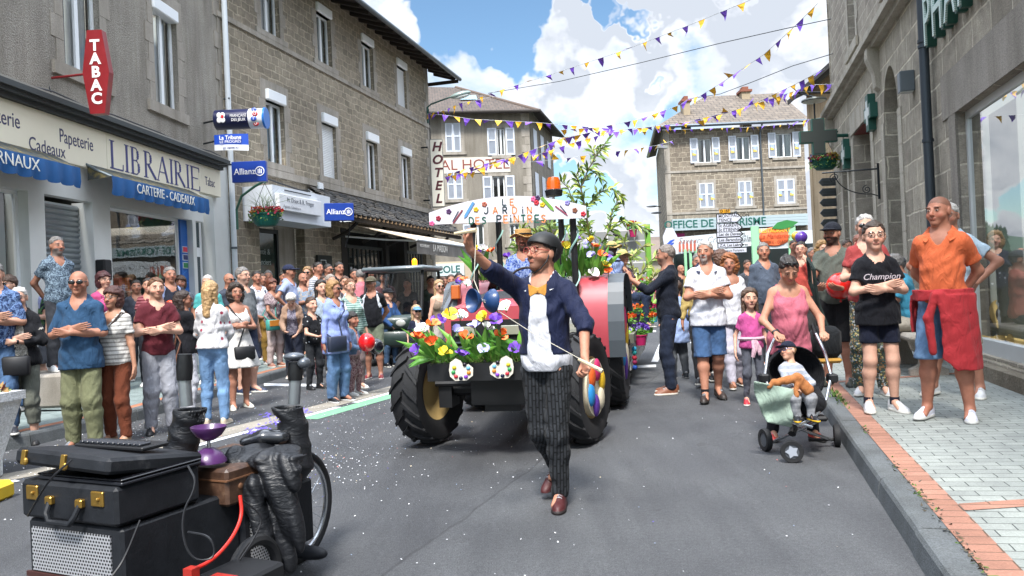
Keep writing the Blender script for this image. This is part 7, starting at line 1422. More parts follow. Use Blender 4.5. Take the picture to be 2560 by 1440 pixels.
mb=MB(); A,B_,C_,D_=D(1566,838,10.4),D(1640,752,14.6),D(1612,872,14.0),D(1578,926,10.5); th=Vector((.05,-.01,0)); mb.add([A,B_,C_,D_,A-th,B_-th,C_-th,D_-th],[(0,1,2,3),(4,7,6,5),(0,4,5,1),(3,2,6,7),(0,3,7,4)]); WPn=NT('white_planks'); o=WPn.tc.outputs['Object']; s_=WPn.N('ShaderNodeSeparateXYZ'); WPn.L(o,s_.inputs[0]); f=WPn.math('LESS_THAN',WPn.math('FRACT',WPn.math('MULTIPLY',s_.outputs[1],2.2)),.05); f2=WPn.math('LESS_THAN',WPn.math('FRACT',WPn.math('MULTIPLY',s_.outputs[2],6.)),.07); sp=mb.build('side_panel',WPn.fin(WPn.mix(WPn.math('MAXIMUM',f,f2),(.56,.57,.56),(.3,.31,.3)),.7),FLT)
mb=MB(); mb.tube([A,A.lerp(B_,.5)+Vector((0,0,.02)),B_],.035,7); mb.build('green_trim',mat('#8fbf4a',.6),sp)
mb=MB(); mb.add([(-1.0,10.3,.72),(1.6,10.3,.72),(2.5,14.5,.72),(0,14.5,.72),(-1.0,10.3,.6),(1.6,10.3,.6),(2.5,14.5,.6),(0,14.5,.6)],[(0,1,2,3),(4,7,6,5),(0,4,5,1),(1,5,6,2)]); mb.build('platform',mat('#6b6a5e',.8),FLT)
tyre(FLT,.36,.22,(1.75,12.6,0),-.25,16,GRM,.015)
W0,W1=D(1395,600,14.2),D(1612,600,14.2); zt=D(1500,578,14.2).z
mb=MB(); mb.box(W0.x,W1.x,14.2,14.26,.72,zt); bk=NT('painted_blocks'); v=wallvec(bk); b=bk.N('ShaderNodeTexBrick'); bk.L(v,b.inputs[0]); b.inputs['Scale'].default_value=1; b.inputs['Brick Width'].default_value=.5; b.inputs['Row Height'].default_value=.2; b.inputs['Mortar Size'].default_value=.012; b.inputs['Color1'].default_value=(.27,.28,.28,1); b.inputs['Color2'].default_value=(.22,.23,.235,1); b.inputs['Mortar'].default_value=(.6,.6,.6,1)
bw_=mb.build('block_wall_backdrop',bk.fin(b.outputs[0],.85),FLT); mb=MB(); mb.box(W1.x,W1.x+.09,14.1,14.2,.72,zt+.08); mb.build('green_post',LEA[1],FLT)
p_=D(1551,592,14.1); E=empty('toy_lizard',p_,0,'black lizard cut-out clinging to the block wall backdrop','decoration'); mb=MB(); mb.tube([(-.13,0,.06),(-.06,0,.03),(0,0,0),(.07,0,-.06),(.12,0,0),(.14,0,.08)],[.022,.034,.034,.03,.014,.004],8); [mb.tube([(x,0,z),(x+dx,0,z+dz)],.01,5)for x,z,dx,dz in((-.05,.03,.03,.06),(-.06,.02,-.05,-.05),(.05,-.03,.06,.03),(.04,-.05,-.04,-.06))]; mb.build('body',BLK,E,smooth=True)
def pot(p_,w,h,tub,cols,lab,n=46,seed=1,grp='flower pots on the trailer'):
 E=empty('flower_pot',p_,0,lab,'flower pot',grp); mb=MB(); mb.lathe([(w*.34,0),(w*.45,h*.9),(w*.5,h*.9),(w*.5,h),(w*.4,h)],n=16); mb.build('pot',mat(tub,.45),E,smooth=40); r=random.Random(seed); mb=MB()
 for i in range(90):a=r.uniform(0,6.28); q=r.random()*w*.7; c=Vector((q*cos(a),q*sin(a)*.8,h+r.uniform(0,.1))); u=Vector((r.gauss(0,1),r.gauss(0,1),r.gauss(.3,.7))).normalized()*r.uniform(.02,.045); v=u.cross(Vector((r.gauss(0,1),1,0))).normalized()*.012; mb.quad(c-u,c-v,c+u,c+v,r.randrange(2))
 mb.build('leaves',LEA,E); mb=MB()
 for i in range(n):
  a=r.uniform(0,6.28); q=sqrt(r.random())*w*.72; c=Vector((q*cos(a),q*sin(a)*.8,h+.07+.08*(1-q/w)+r.uniform(-.02,.03))); s=r.uniform(.018,.03)
  for t in range(3):u=Vector((r.gauss(0,1),r.gauss(0,1),r.gauss(0,1))).normalized()*s; v=u.cross(Vector((r.gauss(0,1),1,.3))).normalized()*s; mb.quad(c-u,c-v,c+u,c+v,i%len(cols))
 mb.build('flowers',[mat(c,.6)for c in cols],E)
O3=['#d9601a','#c9401a','#e08a2a']
for i,(px,py,d_,w,h,tub,cols,lab)in enumerate(((1583,592,14.0,.16,.13,'#a8205a',O3,'pink pot of orange flowers hung on the block wall backdrop'),(1560,838,10.9,.26,.16,'#1a2034',O3,'dark pot of orange flowers at the near corner of the trailer'),(1582,812,11.4,.26,.16,'#3a2a4a',O3,'dark purple pot of orange red flowers, second on the trailer'),(1590,785,12.2,.3,.16,'#2a2434',['#b02a6a','#c9401a','#d98a9a'],'dark pot of pink and red flowers on the trailer'),(1612,765,12.8,.28,.16,'#3a2a4a',['#c9a0b0','#d9d0d0','#b04a6a'],'purple pot of pale pink flowers on the trailer'),(1612,738,13.6,.3,.16,'#4a3a54',['#d9d8e0','#c9401a','#c03a3a'],'pot of white and red flowers at the far end of the trailer'),(1602,863,10.95,.2,.15,'#a8205a',['#6a3ab0','#9a8ad0','#4a2a8a'],'magenta pot of purple flowers hung on the white plank side'),(1621,832,11.9,.2,.16,'#6ab03a',O3,'lime green pot of orange flowers hung on the white plank side'),(1633,805,12.9,.2,.16,'#2a8aa8',['#b02a6a','#c93a5a'],'turquoise pot of pink flowers hung on the white plank side'),(1575,750,13,.26,.16,'#b03a4a',['#c9401a','#d9601a'],'red pot of orange flowers before the seated child'),(1556,862,10.7,.18,.12,'#2f6fb0',['#9a8ad0','#d9d8e0'],'blue pot of lilac flowers at the trailer nose'))):pot(D(px,py,d_),w,h,tub,cols,lab,seed=i)
E=empty('paper_garland',D(1586,905,10.45),0,'string of small turquoise, red and blue paper balls on the plank side','garland'); [(lambda mb,c,z:(mb.ell((0,-.03,z),.035,9,6),mb.build('paper_ball',mat(c,.7),E,smooth=True)))(MB(),c,z)for c,z in(('#2a9a9a',.13),('#b0283a',.06),('#8a1a4a',.0),('#1a4aa0',-.07),('#2a9ac0',.18))]
for lab,px,y,hd,H_,ya,kw in(('person in straw hat and blue striped shirt seated on the trailer, seen from behind',1528,11.8,618,1.72,30,dict(top=('#5f7fc0','vstripe','#aebde0',1.),toph='shirt',sl=1,hat='straw',hatc='#b59a62',bottom='#5a5a52',skin='#5a3a2a')),('child in green banded straw hat and dark floral shirt seated on the trailer',1556,12.1,632,1.5,215,dict(kid=.4,top=('#1c1c26','floral','#6a4a5a',1.),hat='straw',hatc='#a89a62',bottom='#22304a',hair='#3a2a20'))):
 p_=D(px,hd,y); z0=p_.z-.545*H_-.4; person(lab,at=(p_.x,y,max(.72,z0)),H=H_,seat=.4,yaw=ya,pose='lap',shoes='#333',group='people on the float',**kw)
def branch_plant(lab,lines,d,seed,dens=30,ll=.11,cols=('#5f7a3a','#8a9a4a'),nm='leafy_branch',wood='#5a5140'):
 E=empty(nm,D(*lines[0][0],d),0,lab,'plant'); o=E.location.copy(); r=random.Random(seed); mt=MB(); ml=MB()
 for j,ln in enumerate(lines):
  P_=[D(x,y,d+(j%3-1)*.12*(i/len(ln)))-o for i,(x,y)in enumerate(ln)]; m=len(P_); mt.tube(P_,[(.02 if j==0 else.011)*(1-.75*i/m)for i in range(m)],5)
  for a,b in zip(P_,P_[1:]):
   for k in range(max(2,int((b-a).length*dens))):
    c=a.lerp(b,r.random()); dr=((b-a).normalized()+Vector((r.gauss(0,.8),r.gauss(0,.8),r.gauss(-.15,.6)))).normalized(); l_=ll*r.uniform(.5,1.2); s=dr.cross(Vector((r.gauss(0,.4),1,r.gauss(0,.4)))).normalized()*l_*.11; q=c+dr*l_*.5
    ml.add([c,q-s,q+s,c+dr*l_+Vector((0,0,-.02))],[(0,1,2),(1,3,2)],r.randrange(len(cols)))
 mt.build('stem',mat(wood,.8),E,smooth=True); ml.build('foliage',[mat(c,.6,var=.25,sc=8)for c in cols],E)
branch_plant('tall willow branch with narrow leaves rising above the banner',[[(1480,690),(1487,640),(1472,580),(1463,520),(1452,470),(1470,425),(1490,390),(1515,355)],[(1472,580),(1440,520),(1420,470),(1400,450)],[(1463,520),(1500,480),(1530,470),(1560,500)],[(1452,470),(1440,440),(1448,420)],[(1487,640),(1520,580),(1550,550),(1590,560),(1620,575)],[(1520,580),(1530,530),(1545,500)],[(1472,580),(1430,560),(1395,570)],[(1470,425),(1490,430),(1505,450)],[(1490,390),(1480,375),(1500,370)]],10.6,2,95,.15,('#6a8a3a','#9aa84a','#4f6a30'))
branch_plant('leafy green shrub on the trailer between the banner and the block wall',[[(1390,700),(1400,640),(1380,580),(1370,560)],[(1400,640),(1340,580),(1320,570)],[(1400,640),(1450,590),(1470,560)],[(1300,680),(1290,600),(1310,565)],[(1390,660),(1420,620),(1430,585)],[(1300,640),(1350,570),(1390,560)]],11.2,5,110,.15)
branch_plant('bamboo stalks with drooping leaves beside the green post of the trailer',[[(1600,760),(1590,700),(1575,650),(1560,600)],[(1590,700),(1620,660),(1640,640)],[(1575,650),(1600,620),(1625,610)],[(1600,740),(1630,700),(1640,680)],[(1560,600),(1545,590),(1540,610)],[(1605,760),(1580,720),(1560,700)]],12.9,8,85,.17,('#7f9a4a','#a8b060'))
E=empty('shark_figure',D(1500,640,10.2),0,'grey pointed fin-like figure standing among the paper flowers','figure'); np_mesh('figure_body',[nets(lambda q:smin(smin(s_cap(q,(0,0,-.28),(0,0,.1),.09,.07),s_cap(q,(0,0,.1),(-.06,0,.25),.065,.008),.04),smin(s_ell(q,(.09,0,.02),(.1,.02,.05)),s_ell(q,(-.13,0,-.02),(.1,.02,.04)),.03),.03),(-.25,-.15,-.35),(.25,.15,.28),.014)],mat('#4a505a',.6),E)
UV=empty('utility_vehicle',(D(985,800,15.6).x,15.6,0),radians(-12),'dark green open utility vehicle with a pale roof and an amber beacon','utility vehicle'); DGR=mat('#20302c',.4,var=.15,coat=.3); h0=D(985,668,15.6).z
for x in(-.62,.62):
 for y in(-.4,1.6):tyre(UV,.33,.25,(x,y,0),0,14,GRM,.02)
mb=MB(); mb.bbox(-.6,.6,-.75,2.1,.38,.72,.06); mb.bbox(-.62,.62,-.75,-.05,.7,1.0,.08); mb.bbox(-.62,.62,1.1,2.1,.7,1.0,.04); mb.build('body',DGR,UV,smooth=50)
mb=MB(); [mb.tube([(s*.62,-.1,.95),(s*.6,.15,h0-.08),(s*.6,1.2,h0-.08),(s*.62,1.25,.9)],.035,7)for s in(1,-1)]; mb.build('roll_cage',BLK,UV,smooth=True)
mb=MB(); mb.bbox(-.68,.68,-.0,1.35,h0-.08,h0+.02,.04); mb.build('roof',mat('#5d676c',.4,coat=.3),UV,smooth=50); mb=MB(); mb.quad((-.6,-.1,.98),(.6,-.1,.98),(.58,.13,h0-.1),(-.58,.13,h0-.1)); mb.build('windscreen',GLS,UV)
mb=MB(); mb.bbox(-.5,.5,.85,1.0,.75,1.25,.04); mb.bbox(-.5,.5,.45,.95,.65,.8,.04); mb.tube([(-.3+.15*cos(a),.2,1.1+.15*sin(a))for a in[2*pi*i/14 for i in range(15)]],.014,5); mb.build('seat',BLK,UV)
mb=MB(); mb.lathe([(.05,0),(.055,.1),(.03,.14),(0,.15)],(.42,.2,h0+.02),n=14); mb.build('beacon',mat('#e08a10',.2,emit=1.2,name='lit_amber'),UV,smooth=True)
for s in(1,-1):mb=MB(); mb.ell((s*.42,-.76,.85),(.1,.03,.07),12,7); mb.build('headlight',mat('#a8aaa4',.1,coat=.8),UV,smooth=True)
dv=UV.matrix_basis@Vector((.3,0,0)); person('driver in dark clothes inside the utility vehicle',at=(D(1018,700,16.2).x,16.2,.35),H=1.7,seat=.45,yaw=170,pose='push',top='#20242c',hs='crop',hair='#3a2a20',bottom='#222',skin='#a86f52',shoes=None,group='people on the float')
# ================================================================ THE CROWD
JN=('#3f5f85','denim'); J2=('#5f86b0','denim'); GREYH,WHITEH,DKH,BRH,BLH,REDH='#6d6a68','#b5b2ae','#1d1714','#3b2618','#9a7548','#4a1f16'
SK1,SK2,SK3='#bd8466','#a86f52','#cf9c80'
P=person
i1=P('person in navy leaf print shirt with folded arms, cut by the left edge',px=2,foot=(5,1085),head=655,yaw=205,pose='cross',top=('#1f3560','floral','#5f7fae',.8),toph='shirt',sl=.62,bottom=JN,fat=.5,hs='crop',hair=GREYH,shoes='#2a2c33')
i2=P('person with short grey hair and glasses in a black cardigan, arms folded',px=62,foot=(110,1108),head=717,yaw=198,pose='cross',fem=True,top=('#b7b3a9','floral','#7f7b72'),toph='vneck',over=('#14151a',1,.46,.03,'cardigan'),bottom='#5f6258',bl='crop',hs='short',hair=WHITEH,glasses='thin',shoes='#1b1a1c',sole='#1b1a1c',fat=.45,skin=SK3); watch(i2)
shoulder_bag(i2,'handbag','black pouch bag with a white stem print, on the cardigan wearer','#16171b',-1,(.24,.1,.2),.57,.11,x=.0)
i4=P('person in glasses, navy tshirt and grey shorts with a lavender jumper on the shoulders',px=95,foot=(118,990),head=687,yaw=178,pose='cross',top=('#1c2134','floral','#4f7a4a',.3),bottom='#55585f',bl='knee',hs='short',hair=BRH,glasses='thin',shoes='#15151a',sole='#15151a',skin=SK3,over=('#9aa0cc',0,.72,.045,'jumper'))
P('person in dark sunglasses at the left edge, head only above others',px=20,d=9.6,head=688,yaw=172,top='#2a3a55',bottom=JN,hs='fringe',hair=BRH,glasses='sun',skin=SK3)
P('bearded grey haired person in blue floral shirt looking right, in front of the steel shutter',px=142,d=10.3,head=615,H=1.8,z=.56,yaw=238,pose='back',top=('#7f96a8','floral','#2c3c50',1.1),toph='shirt',bottom='#3a3d44',hair=GREYH,beard='full',skin=SK2,hs='short')
mb=MB(); mb.bbox(-6.62,-5.65,9.75,10.6,.14,.56,.03); so_=tag(mb.build('stone_step',STN),'low stone block on the pavement before the steel shutter','stone block')
P('person with long brown hair, jeans and white sneakers behind the bald man',px=172,foot=(165,1000),head=678,yaw=225,fem=True,top='#1b1c22',bottom=JN,hs='long',hair='#4a3224',shoes='#d8d8da',skin=SK3)
i7=P('bald person in sunglasses, blue shirt and olive trousers with folded arms',px=213,foot=(215,1122),head=676,yaw=188,hyaw=-8,pose='cross',top='#1d4466',toph='shirt',sl=.62,hem=.45,bottom='#6d7050',bw=1.12,hs=None,glasses='sun',shoes='#6d7078',fat=.5,skin=SK2)
P('person with dark red bob in a pink top beside the loudspeaker',px=258,d=11.3,head=680,yaw=240,fem=True,top='#c03a78',toph='vneck',bottom='#cfd0d4',hs='bob',hair='#3f1418',glasses='thin',skin=SK3)
i9=P('person in white striped top and rust brown trousers with a bag across the body',px=298,foot=(302,1106),head=717,yaw=170,fem=True,pose='down',top=('#c6c4bf','stripe','#8d8a86',1.1),toph='vneck',hem=.5,bottom='#6a3218',hs='bob',hair='#3f1a14',glasses='thin',shoes='#a8876a',sole='#b5b0a6',skin='#b07a58',fat=.25); watch(i9,0)
shoulder_bag(i9,'handbag','navy leather handbag with a tan clasp, on the rust trousers wearer','#1b2230',1,(.27,.1,.23),.56,.1,flap='#a8937a',strapc='#3a2820',x=.13)
i10=P('bearded person in maroon tshirt and light grey trousers with folded arms and a watch',px=405,foot=(398,1082),head=716,yaw=212,hyaw=-6,pose='cross',top='#591724',bottom='#8f929c',bw=1.08,hs='short',hair='#5f3c22',beard='stubble',shoes='#14151a',sole='#14151a',skin=SK3,H=1.68); watch(i10,0)
P('person in striped maroon top behind the bearded one in maroon',px=370,d=12,head=695,yaw=200,fem=True,top=('#6b2430','stripe','#a05a62'),hs='short',hair=DKH,bottom='#22242c')
P('grey haired person with a pale blue jumper round the shoulders by the blue panel',px=424,d=12,head=667,yaw=222,top='#1d2230',hs='short',hair=GREYH,over=('#8493bd',0,.72,.05,'jumper'),bottom='#50545e',skin=SK2)
i13=P('person with long dark hair, black top and white trousers seen from behind',px=470,foot=(478,1040),head=727,yaw=-38,hyaw=30,fem=True,pose='front',top='#12131a',toph='loose',sl=.8,bottom='#bdbfc9',hs='long',hair='#2a1a14',glasses='sun',skin=SK2,fat=.3,shoes='#26262c')
shoulder_bag(i13,'handbag','brown bag with a strap on the back of the black top','#5a3420',1,(.22,.09,.18),.5,-.11,group=None,x=.06)
i14=P('blonde person seen from behind in a white blouse with small hearts and blue jeans',px=540,foot=(537,1062),head=703,yaw=8,hyaw=15,fem=True,pose='front',top=('#c9c8cb','dots','#9a2f48',.75),toph='loose',sl=.9,hem=.535,bottom=J2,bw=.92,hs='long',hair='#a5855c',shoes='#c9b9a4',sole='#c9c2b4',skin=SK3)
i15=P('person with curly brown hair in a white dress, stepping in white sneakers',px=602,foot=(612,1020),head=710,yaw=215,fem=True,pose='cross',legs='contra',top='#c9c6c4',toph='tank',sl=0,hem=.56,skirt=('#c6c3bf',.33,.075),hs='curly',hair='#2c2019',shoes='#c6c4b8',skin=SK2)
shoulder_bag(i15,'handbag','small black bag hanging at the hip of the white dress','#101116',-1,(.26,.08,.17),.5,.1,x=-.02)
P('white haired person in a turquoise top, mostly behind the blonde one',px=518,d=12,head=688,yaw=190,top='#3aa0a0',hs='short',hair=WHITEH,bottom='#6a5a48')
P('grey haired person in glasses and a grey tshirt looking right',px=606,d=11.6,head=668,yaw=248,top='#5f6468',hs='short',hair=GREYH,glasses='thin',beard='stubble',bottom='#222a40',bl='knee',fat=.4,shoes='#25304a',skin=SK3)
P('bald person in sunglasses behind the grey tshirt',px=572,d=13.5,head=683,yaw=235,top='#3c4250',hs=None,glasses='sun',bottom='#444a55',skin=SK2)
P('person in white top, tied navy jumper and mustard trousers',px=641,d=15,head=678,yaw=215,fem=True,pose='front',top=('#c6c7cc','floral','#aab0c0',.8),over=('#161c34',0,.7,.05,'jumper'),bottom='#8a6a22',hs='short',hair=DKH,shoes='#c9c9cc',skin=SK2)
i20=P('person in a pink floral tshirt and pale trousers looking right',px=688,foot=(690,917),head=688,yaw=240,fem=True,pose='front',top=('#a89798','floral','#5f4a55',.9),bottom='#b3a09c',hs='bob',hair='#5f2f1c',shoes='#8a5f52',skin=SK2,H=1.66,fat=.3)
shoulder_bag(i20,'handbag','small orange and teal bag on the pink floral tshirt wearer','#3f8f86',1,(.28,.1,.2),.54,.1,flap='#c27a2c',x=.1)
P('person in navy cap and light blue tshirt with a hand on the hip',px=722,d=14.5,head=662,yaw=262,hyaw=-5,pose='hips',top='#8d9bc0',toph='polo',hs='crop',hair=DKH,hat='cap',hatc='#1c2440',bottom='#4a4e58',skin=SK2)
P('bald person in beige tshirt with folded arms next to the navy cap',px=757,d=15.2,head=682,yaw=222,pose='cross',top=('#a8a09a','floral','#6f8fb0',.3),hs=None,bottom='#33363e',skin=SK2,beard='stubble')
P('person with long fair hair and sunglasses in a black dress by the dark doorway',px=768,d=17,head=667,yaw=180,fem=True,top='#14151a',toph='vneck',hs='long',hair='#8a6c48',glasses='sun',bottom='#14151a')
P('person in navy and white striped tshirt looking right',px=795,d=17,head=655,yaw=235,top=('#c6c9cf','stripe','#222c4c',1.1),hs='crop',hair=DKH,bottom='#2b2f3a',skin=SK2)
P('person in black shirt and sunglasses next to the striped tshirt',px=820,d=18,head=660,yaw=240,top='#191a1f',hs='crop',hair=DKH,glasses='sun',bottom='#202228',skin=SK2)
P('dark haired person in black below the hanging lantern bracket',px=847,d=17.4,head=655,yaw=225,top='#14151b',hs='short',hair=DKH,bottom='#202228',skin=SK2)
P('person with swept grey hair and sunglasses behind the blue shirt',px=826,d=14.2,head=686,yaw=225,fem=True,top='#b5b0ac',hs='bun',hair='#8a8078',glasses='sun',bottom='#444')
P('elderly person with white hair in a quilted beige jacket, bending forward',px=738,foot=(738,945),H=1.56,yaw=192,lean=16,hpitch=34,fem=True,pose='hold',poseL='front',top=('#8f8a9a','floral','#5a5468',.9),over=('#9a7a64',1,.52,.035,'quilted_jacket'),bottom='#1c2233',hs='puffy',hair='#c9c8c4',shoes='#a89a90',skin=SK3)
P('child in a black tshirt with pale letters and dark trousers',px=787,foot=(788,972),head=742,yaw=230,kid=.7,pose='hold',top=('#14161c','dots','#a8adb2',1.3),bottom='#23262b',hs='short',hair=BRH,shoes='#14151a',sole='#14151a',skin=SK3)
P('child with long dark hair and pale scarf behind the letters tshirt',px=802,d=13.4,head=700,yaw=215,fem=True,kid=.4,top='#8fa0ae',hs='long',hair=DKH,bottom='#803038',skin=SK3)
i30=P('blonde person in an oversized sky blue shirt and flared jeans',px=846,foot=(851,1004),head=702,yaw=236,hyaw=-12,fem=True,pose='down',top='#7f93cf',toph='shirt',sl=1,hem=.40,bottom=('#4a6c94','denim'),bw=1.18,hs='mid',hair='#8f6c42',glasses='sun',shoes='#17191f',sole='#c9c9c9',skin=SK2)
shoulder_bag(i30,'handbag','flat dark blue bag at the hip of the sky blue shirt','#262d40',1,(.3,.07,.2),.55,.1,x=.08)
P('smiling person in glasses, green print blouse and white scarf',px=875,d=11.6,head=697,yaw=215,fem=True,top=('#8fa6a0','stripe','#3f6a62',1.4),toph='loose',sl=.8,hs='short',hair='#6b4428',glasses='thin',bottom='#6a5a5a',over=('#c3c4cc',0,.72,.055,'scarf'),skin=SK3)
i32=P('small child with black hair in denim jacket and floral trousers holding balloons',px=888,foot=(893,988),head=780,yaw=248,kid=1,fem=True,pose='hold',top='#a98088',over=(('#56708f','denim'),.9,.52,.02,'denim_jacket'),bottom=('#a58a8a','floral','#6a3a44',1.2),hs='fringe',hair='#15100e',shoes='#c6c6c2',skin=SK2)
i33=P('person in camouflage cap, black tshirt, green shorts and red shoes',px=938,foot=(932,947),head=691,yaw=178,hyaw=12,pose='back',top='#0f1118',over=('#c3c9d4',0,.70,.05,'sweater'),bottom='#66705c',bl='knee',hs='crop',hair=GREYH,hat='cap',hatc='#55503f',glasses='thin',shoes='#6d1c24',sole='#c9c6c4',skin=SK2,fat=.35)
i34=P('child in black cap and blue denim jacket beside the dark utility vehicle',px=978,foot=(972,917),head=720,yaw=225,kid=.5,pose='front',top='#1f4068',over=('#1f4a80',1,.5,.01,'denim_jacket'),bottom=('#34506f','denim'),hs='short',hair=BRH,hat='cap',hatc='#14161c',shoes='#15161c',skin=SK3)
P('grey haired person in a pink shirt turned away behind the camouflage cap',px=903,d=16,head=671,yaw=20,top='#c06a78',hs='short',hair=GREYH,lean=12,bottom='#444850')
P('person with brown hair bun behind the green print blouse',px=862,d=14.6,head=690,yaw=200,fem=True,top='#46424a',hs='bun',hair='#4a3020',bottom='#333')
P('small child in light blue cap and white top near the tractor',px=1040,d=13.2,head=763,yaw=205,kid=1,fem=True,top='#bfc2c8',over=('#1a2038',.5,.5,.03,'cardigan'),hs='long',hair='#a58a68',hat='cap',hatc='#5f93bd',glasses='sun',bottom='#262c40',skin=SK3)
P('person with long fair hair and sunglasses in a taupe sleeveless top',px=1097,d=13.4,head=700,yaw=205,fem=True,top='#83705f',toph='tank',sl=0,hs='long',hair='#9c7f5c',glasses='sun',bottom='#a8a09a',skin=SK3)
P('bearded person in a pink shirt behind the tractor wheel',px=1127,d=16,head=686,yaw=190,top='#c58088',toph='shirt',hs='short',hair=BRH,beard='full',bottom='#33363e',skin=SK2)
P('dark haired person in sunglasses half hidden by the tractor light',px=1147,d=17,head=682,yaw=200,top='#a06a50',hs='short',hair=DKH,glasses='sun',bottom='#333',skin=SK2)
P('brown haired person left of the pink shirt by the tractor',px=1108,d=17,head=692,yaw=210,top='#6a4a44',hs='short',hair='#4a3020',bottom='#333',skin=SK2)
P('person in dark green clothes behind the utility vehicle cab',px=1076,d=16.5,head=690,yaw=200,top='#2f3a30',hs='short',hair=DKH,bottom='#222',skin=SK2)
r1=P('person in a navy sweater and dark jeans photographing the float with a phone',px=1680,foot=(1674,984),head=611,yaw=84,hyaw=5,pose='phone',top='#141a28',toph='crew',sl=.82,bottom=('#1a2438','denim'),hem=.5,hs='crop',hair='#6f6660',beard='stubble',shoes='#7a4a34',sole='#c9c3b8',skin=SK2,tall=1)
r2=P('child in a pale blue painter smock seen from behind, grey trousers',px=1700,foot=(1706,945),H=1.42,yaw=10,kid=.6,top='#8fa8d8',toph='loose',sl=1,hem=.36,bottom='#4d5258',bw=1.1,hs='short',hair=BRH,shoes='#34383f',sole='#c6c6c6')
r3=P('grey haired person in white polo and denim shorts with folded arms, walking boots',px=1780,foot=(1772,1000),head=601,yaw=172,hyaw=20,pose='cross',legs='stepR',top='#c9ccd6',toph='polo',hem=.465,bottom=('#2f5078','denim'),bl='knee',hs='short',hair='#a09c98',beard='goatee',shoes='#2e2522',sole='#1d1a19',socks='#1a1a1f',skin='#b57858',fat=.3,extra={'collar':cloth('#2a2f48')})
P('person in yellow sleeves and black trousers walking behind the white polo',px=1746,d=10.4,head=633,yaw=170,top='#b59c55',toph='crew',sl=1,bottom='#1a1b20',hs='crop',hair=GREYH,shoes='#14151a',skin=SK2,legs='walk')
r5=P('person with curly ginger blonde hair in a white blouse and white trousers',px=1838,foot=(1852,968),head=636,yaw=180,hyaw=18,fem=True,legs='stepR',pose='down',top='#c9cad2',toph='scoop',sl=.65,hem=.47,bottom='#b3b0c0',hs='curly',hair='#8a5228',shoes='#6a4228',skin=SK2,fat=.2)
P('brown curly head behind the white polo and the signs',px=1800,d=11.5,head=628,yaw=20,fem=True,top='#888',hs='curly',hair='#4f3222',bottom='#444')
P('smiling grey haired person in a slate blue shirt',px=1908,d=12.2,head=607,yaw=185,hyaw=15,top='#485364',toph='shirt',sl=.62,hs='short',hair=GREYH,bottom='#33363e',fat=.5,skin='#b57858')
r7=P('child with long brown hair in a pink tshirt and grey leggings holding a hand',px=1886,foot=(1893,1010),head=720,yaw=176,kid=.9,fem=True,top='#b83a84',bottom='#4c4f5a',bw=.85,hs='long',hair='#4a3628',shoes='#b8303a',skin=SK3,over=None);
mb=MB(); H_=r7['H']; mb.tube([(.1*H_*cos(a),.075*H_*sin(a),r7['zs'](.6))for a in[2*pi*i/20 for i in range(21)]],.022,6); mb.tube([(.01,.09,r7['zs'](.6)),(.0,.12,r7['zs'](.5)),(.02,.11,r7['zs'](.42))],[.02,.03,.02],6); mb.tube([(-.01,.09,r7['zs'](.6)),(-.05,.11,r7['zs'](.5)),(-.06,.1,r7['zs'](.44))],[.02,.03,.02],6); mb.build('tied_cardigan',cloth('#c9a0b0'),r7['root'],smooth=True)
r8=P('person in pink tank top with sunglasses on the head pushing the stroller',px=1983,foot=(1986,1098),head=634,yaw=176,hpitch=28,hyaw=4,lean=5,fem=True,pose='push',top='#b8586c',toph='tank',sl=0,hem=.46,bottom='#1a1a20',bw=.95,hs='bun',hair=DKH,glasses='up',shoes='#b83a32',sole='#2a2a2a',skin='#b57c5c',fat=.65,wr=(.115,.19,.60),wl=(-.115,.19,.60),apart=1.7); watch(r8,0,'#2a2a2a')
P('person in red polo scratching the forehead, glasses on',px=2002,d=12,head=604,yaw=150,pose='down',poseL='face',top='#b03a2c',toph='polo',hs='crop',hair=DKH,glasses='clear',bottom='#333',skin=SK3)
P('grey haired person in white far behind the red polo',px=2030,d=15.5,head=619,yaw=185,top='#bfc2c8',hs='short',hair=GREYH,bottom='#444',skin=SK2)
P('person with wavy blonde hair in a navy top with pale dots',px=2056,d=13,head=604,yaw=180,fem=True,top=('#1a2036','dots','#9aa0b0',.8),hs='curly',hair='#8a6a40',bottom='#222',skin=SK3)
r13=P('bearded person in a dark cap and grey green tshirt holding a red balloon',px=2098,foot=(2108,962),head=543,yaw=148,hyaw=15,pose='hold',top='#565c54',bottom='#1a1a1c',bl='knee',hs='crop',hair=DKH,beard='full',hat='cap',hatc='#171b26',shoes='#3c4038',sole='#2a2c28',skin=SK2,H=1.84)
r14=P('person with short grey hair, sunglasses, red tshirt and patterned trousers',px=2182,foot=(2205,985),head=535,yaw=160,fem=True,pose='cross',top='#96302f',toph='vneck',bottom=('#3c4238','confetti','#7a5a38',1.6,'#2c4a4c'),bw=1.15,hs='short',hair='#a8a5a2',glasses='sun',shoes='#c6c6c8',skin=SK3)
P('reddish head of a short haired person behind the grey haired one in sunglasses',px=2150,d=10.6,head=586,yaw=190,top='#6a3a34',hs='crop',hair='#7a4a38',bottom='#333',skin=SK3)
r15=P('child in glasses, black tshirt and navy shorts with folded arms',px=2205,foot=(2208,1027),head=552,yaw=172,hyaw=8,pose='cross',kid=.45,top='#0d0f17',hem=.46,bottom='#0e1428',bl='short',hs='short',hair='#33241a',glasses='thin',shoes='#c9cacc',sole='#c0beb8',socks='#1a1c30',skin=SK3)
hh_=r15; text('Champion',.075,Matrix.Rotation(pi,4,'Z')@xz(0,-.145,r15['zs'](.735)),mat('#b8b0b8',.6),r15['root'],.002,shear=.3,name='shirt_lettering')
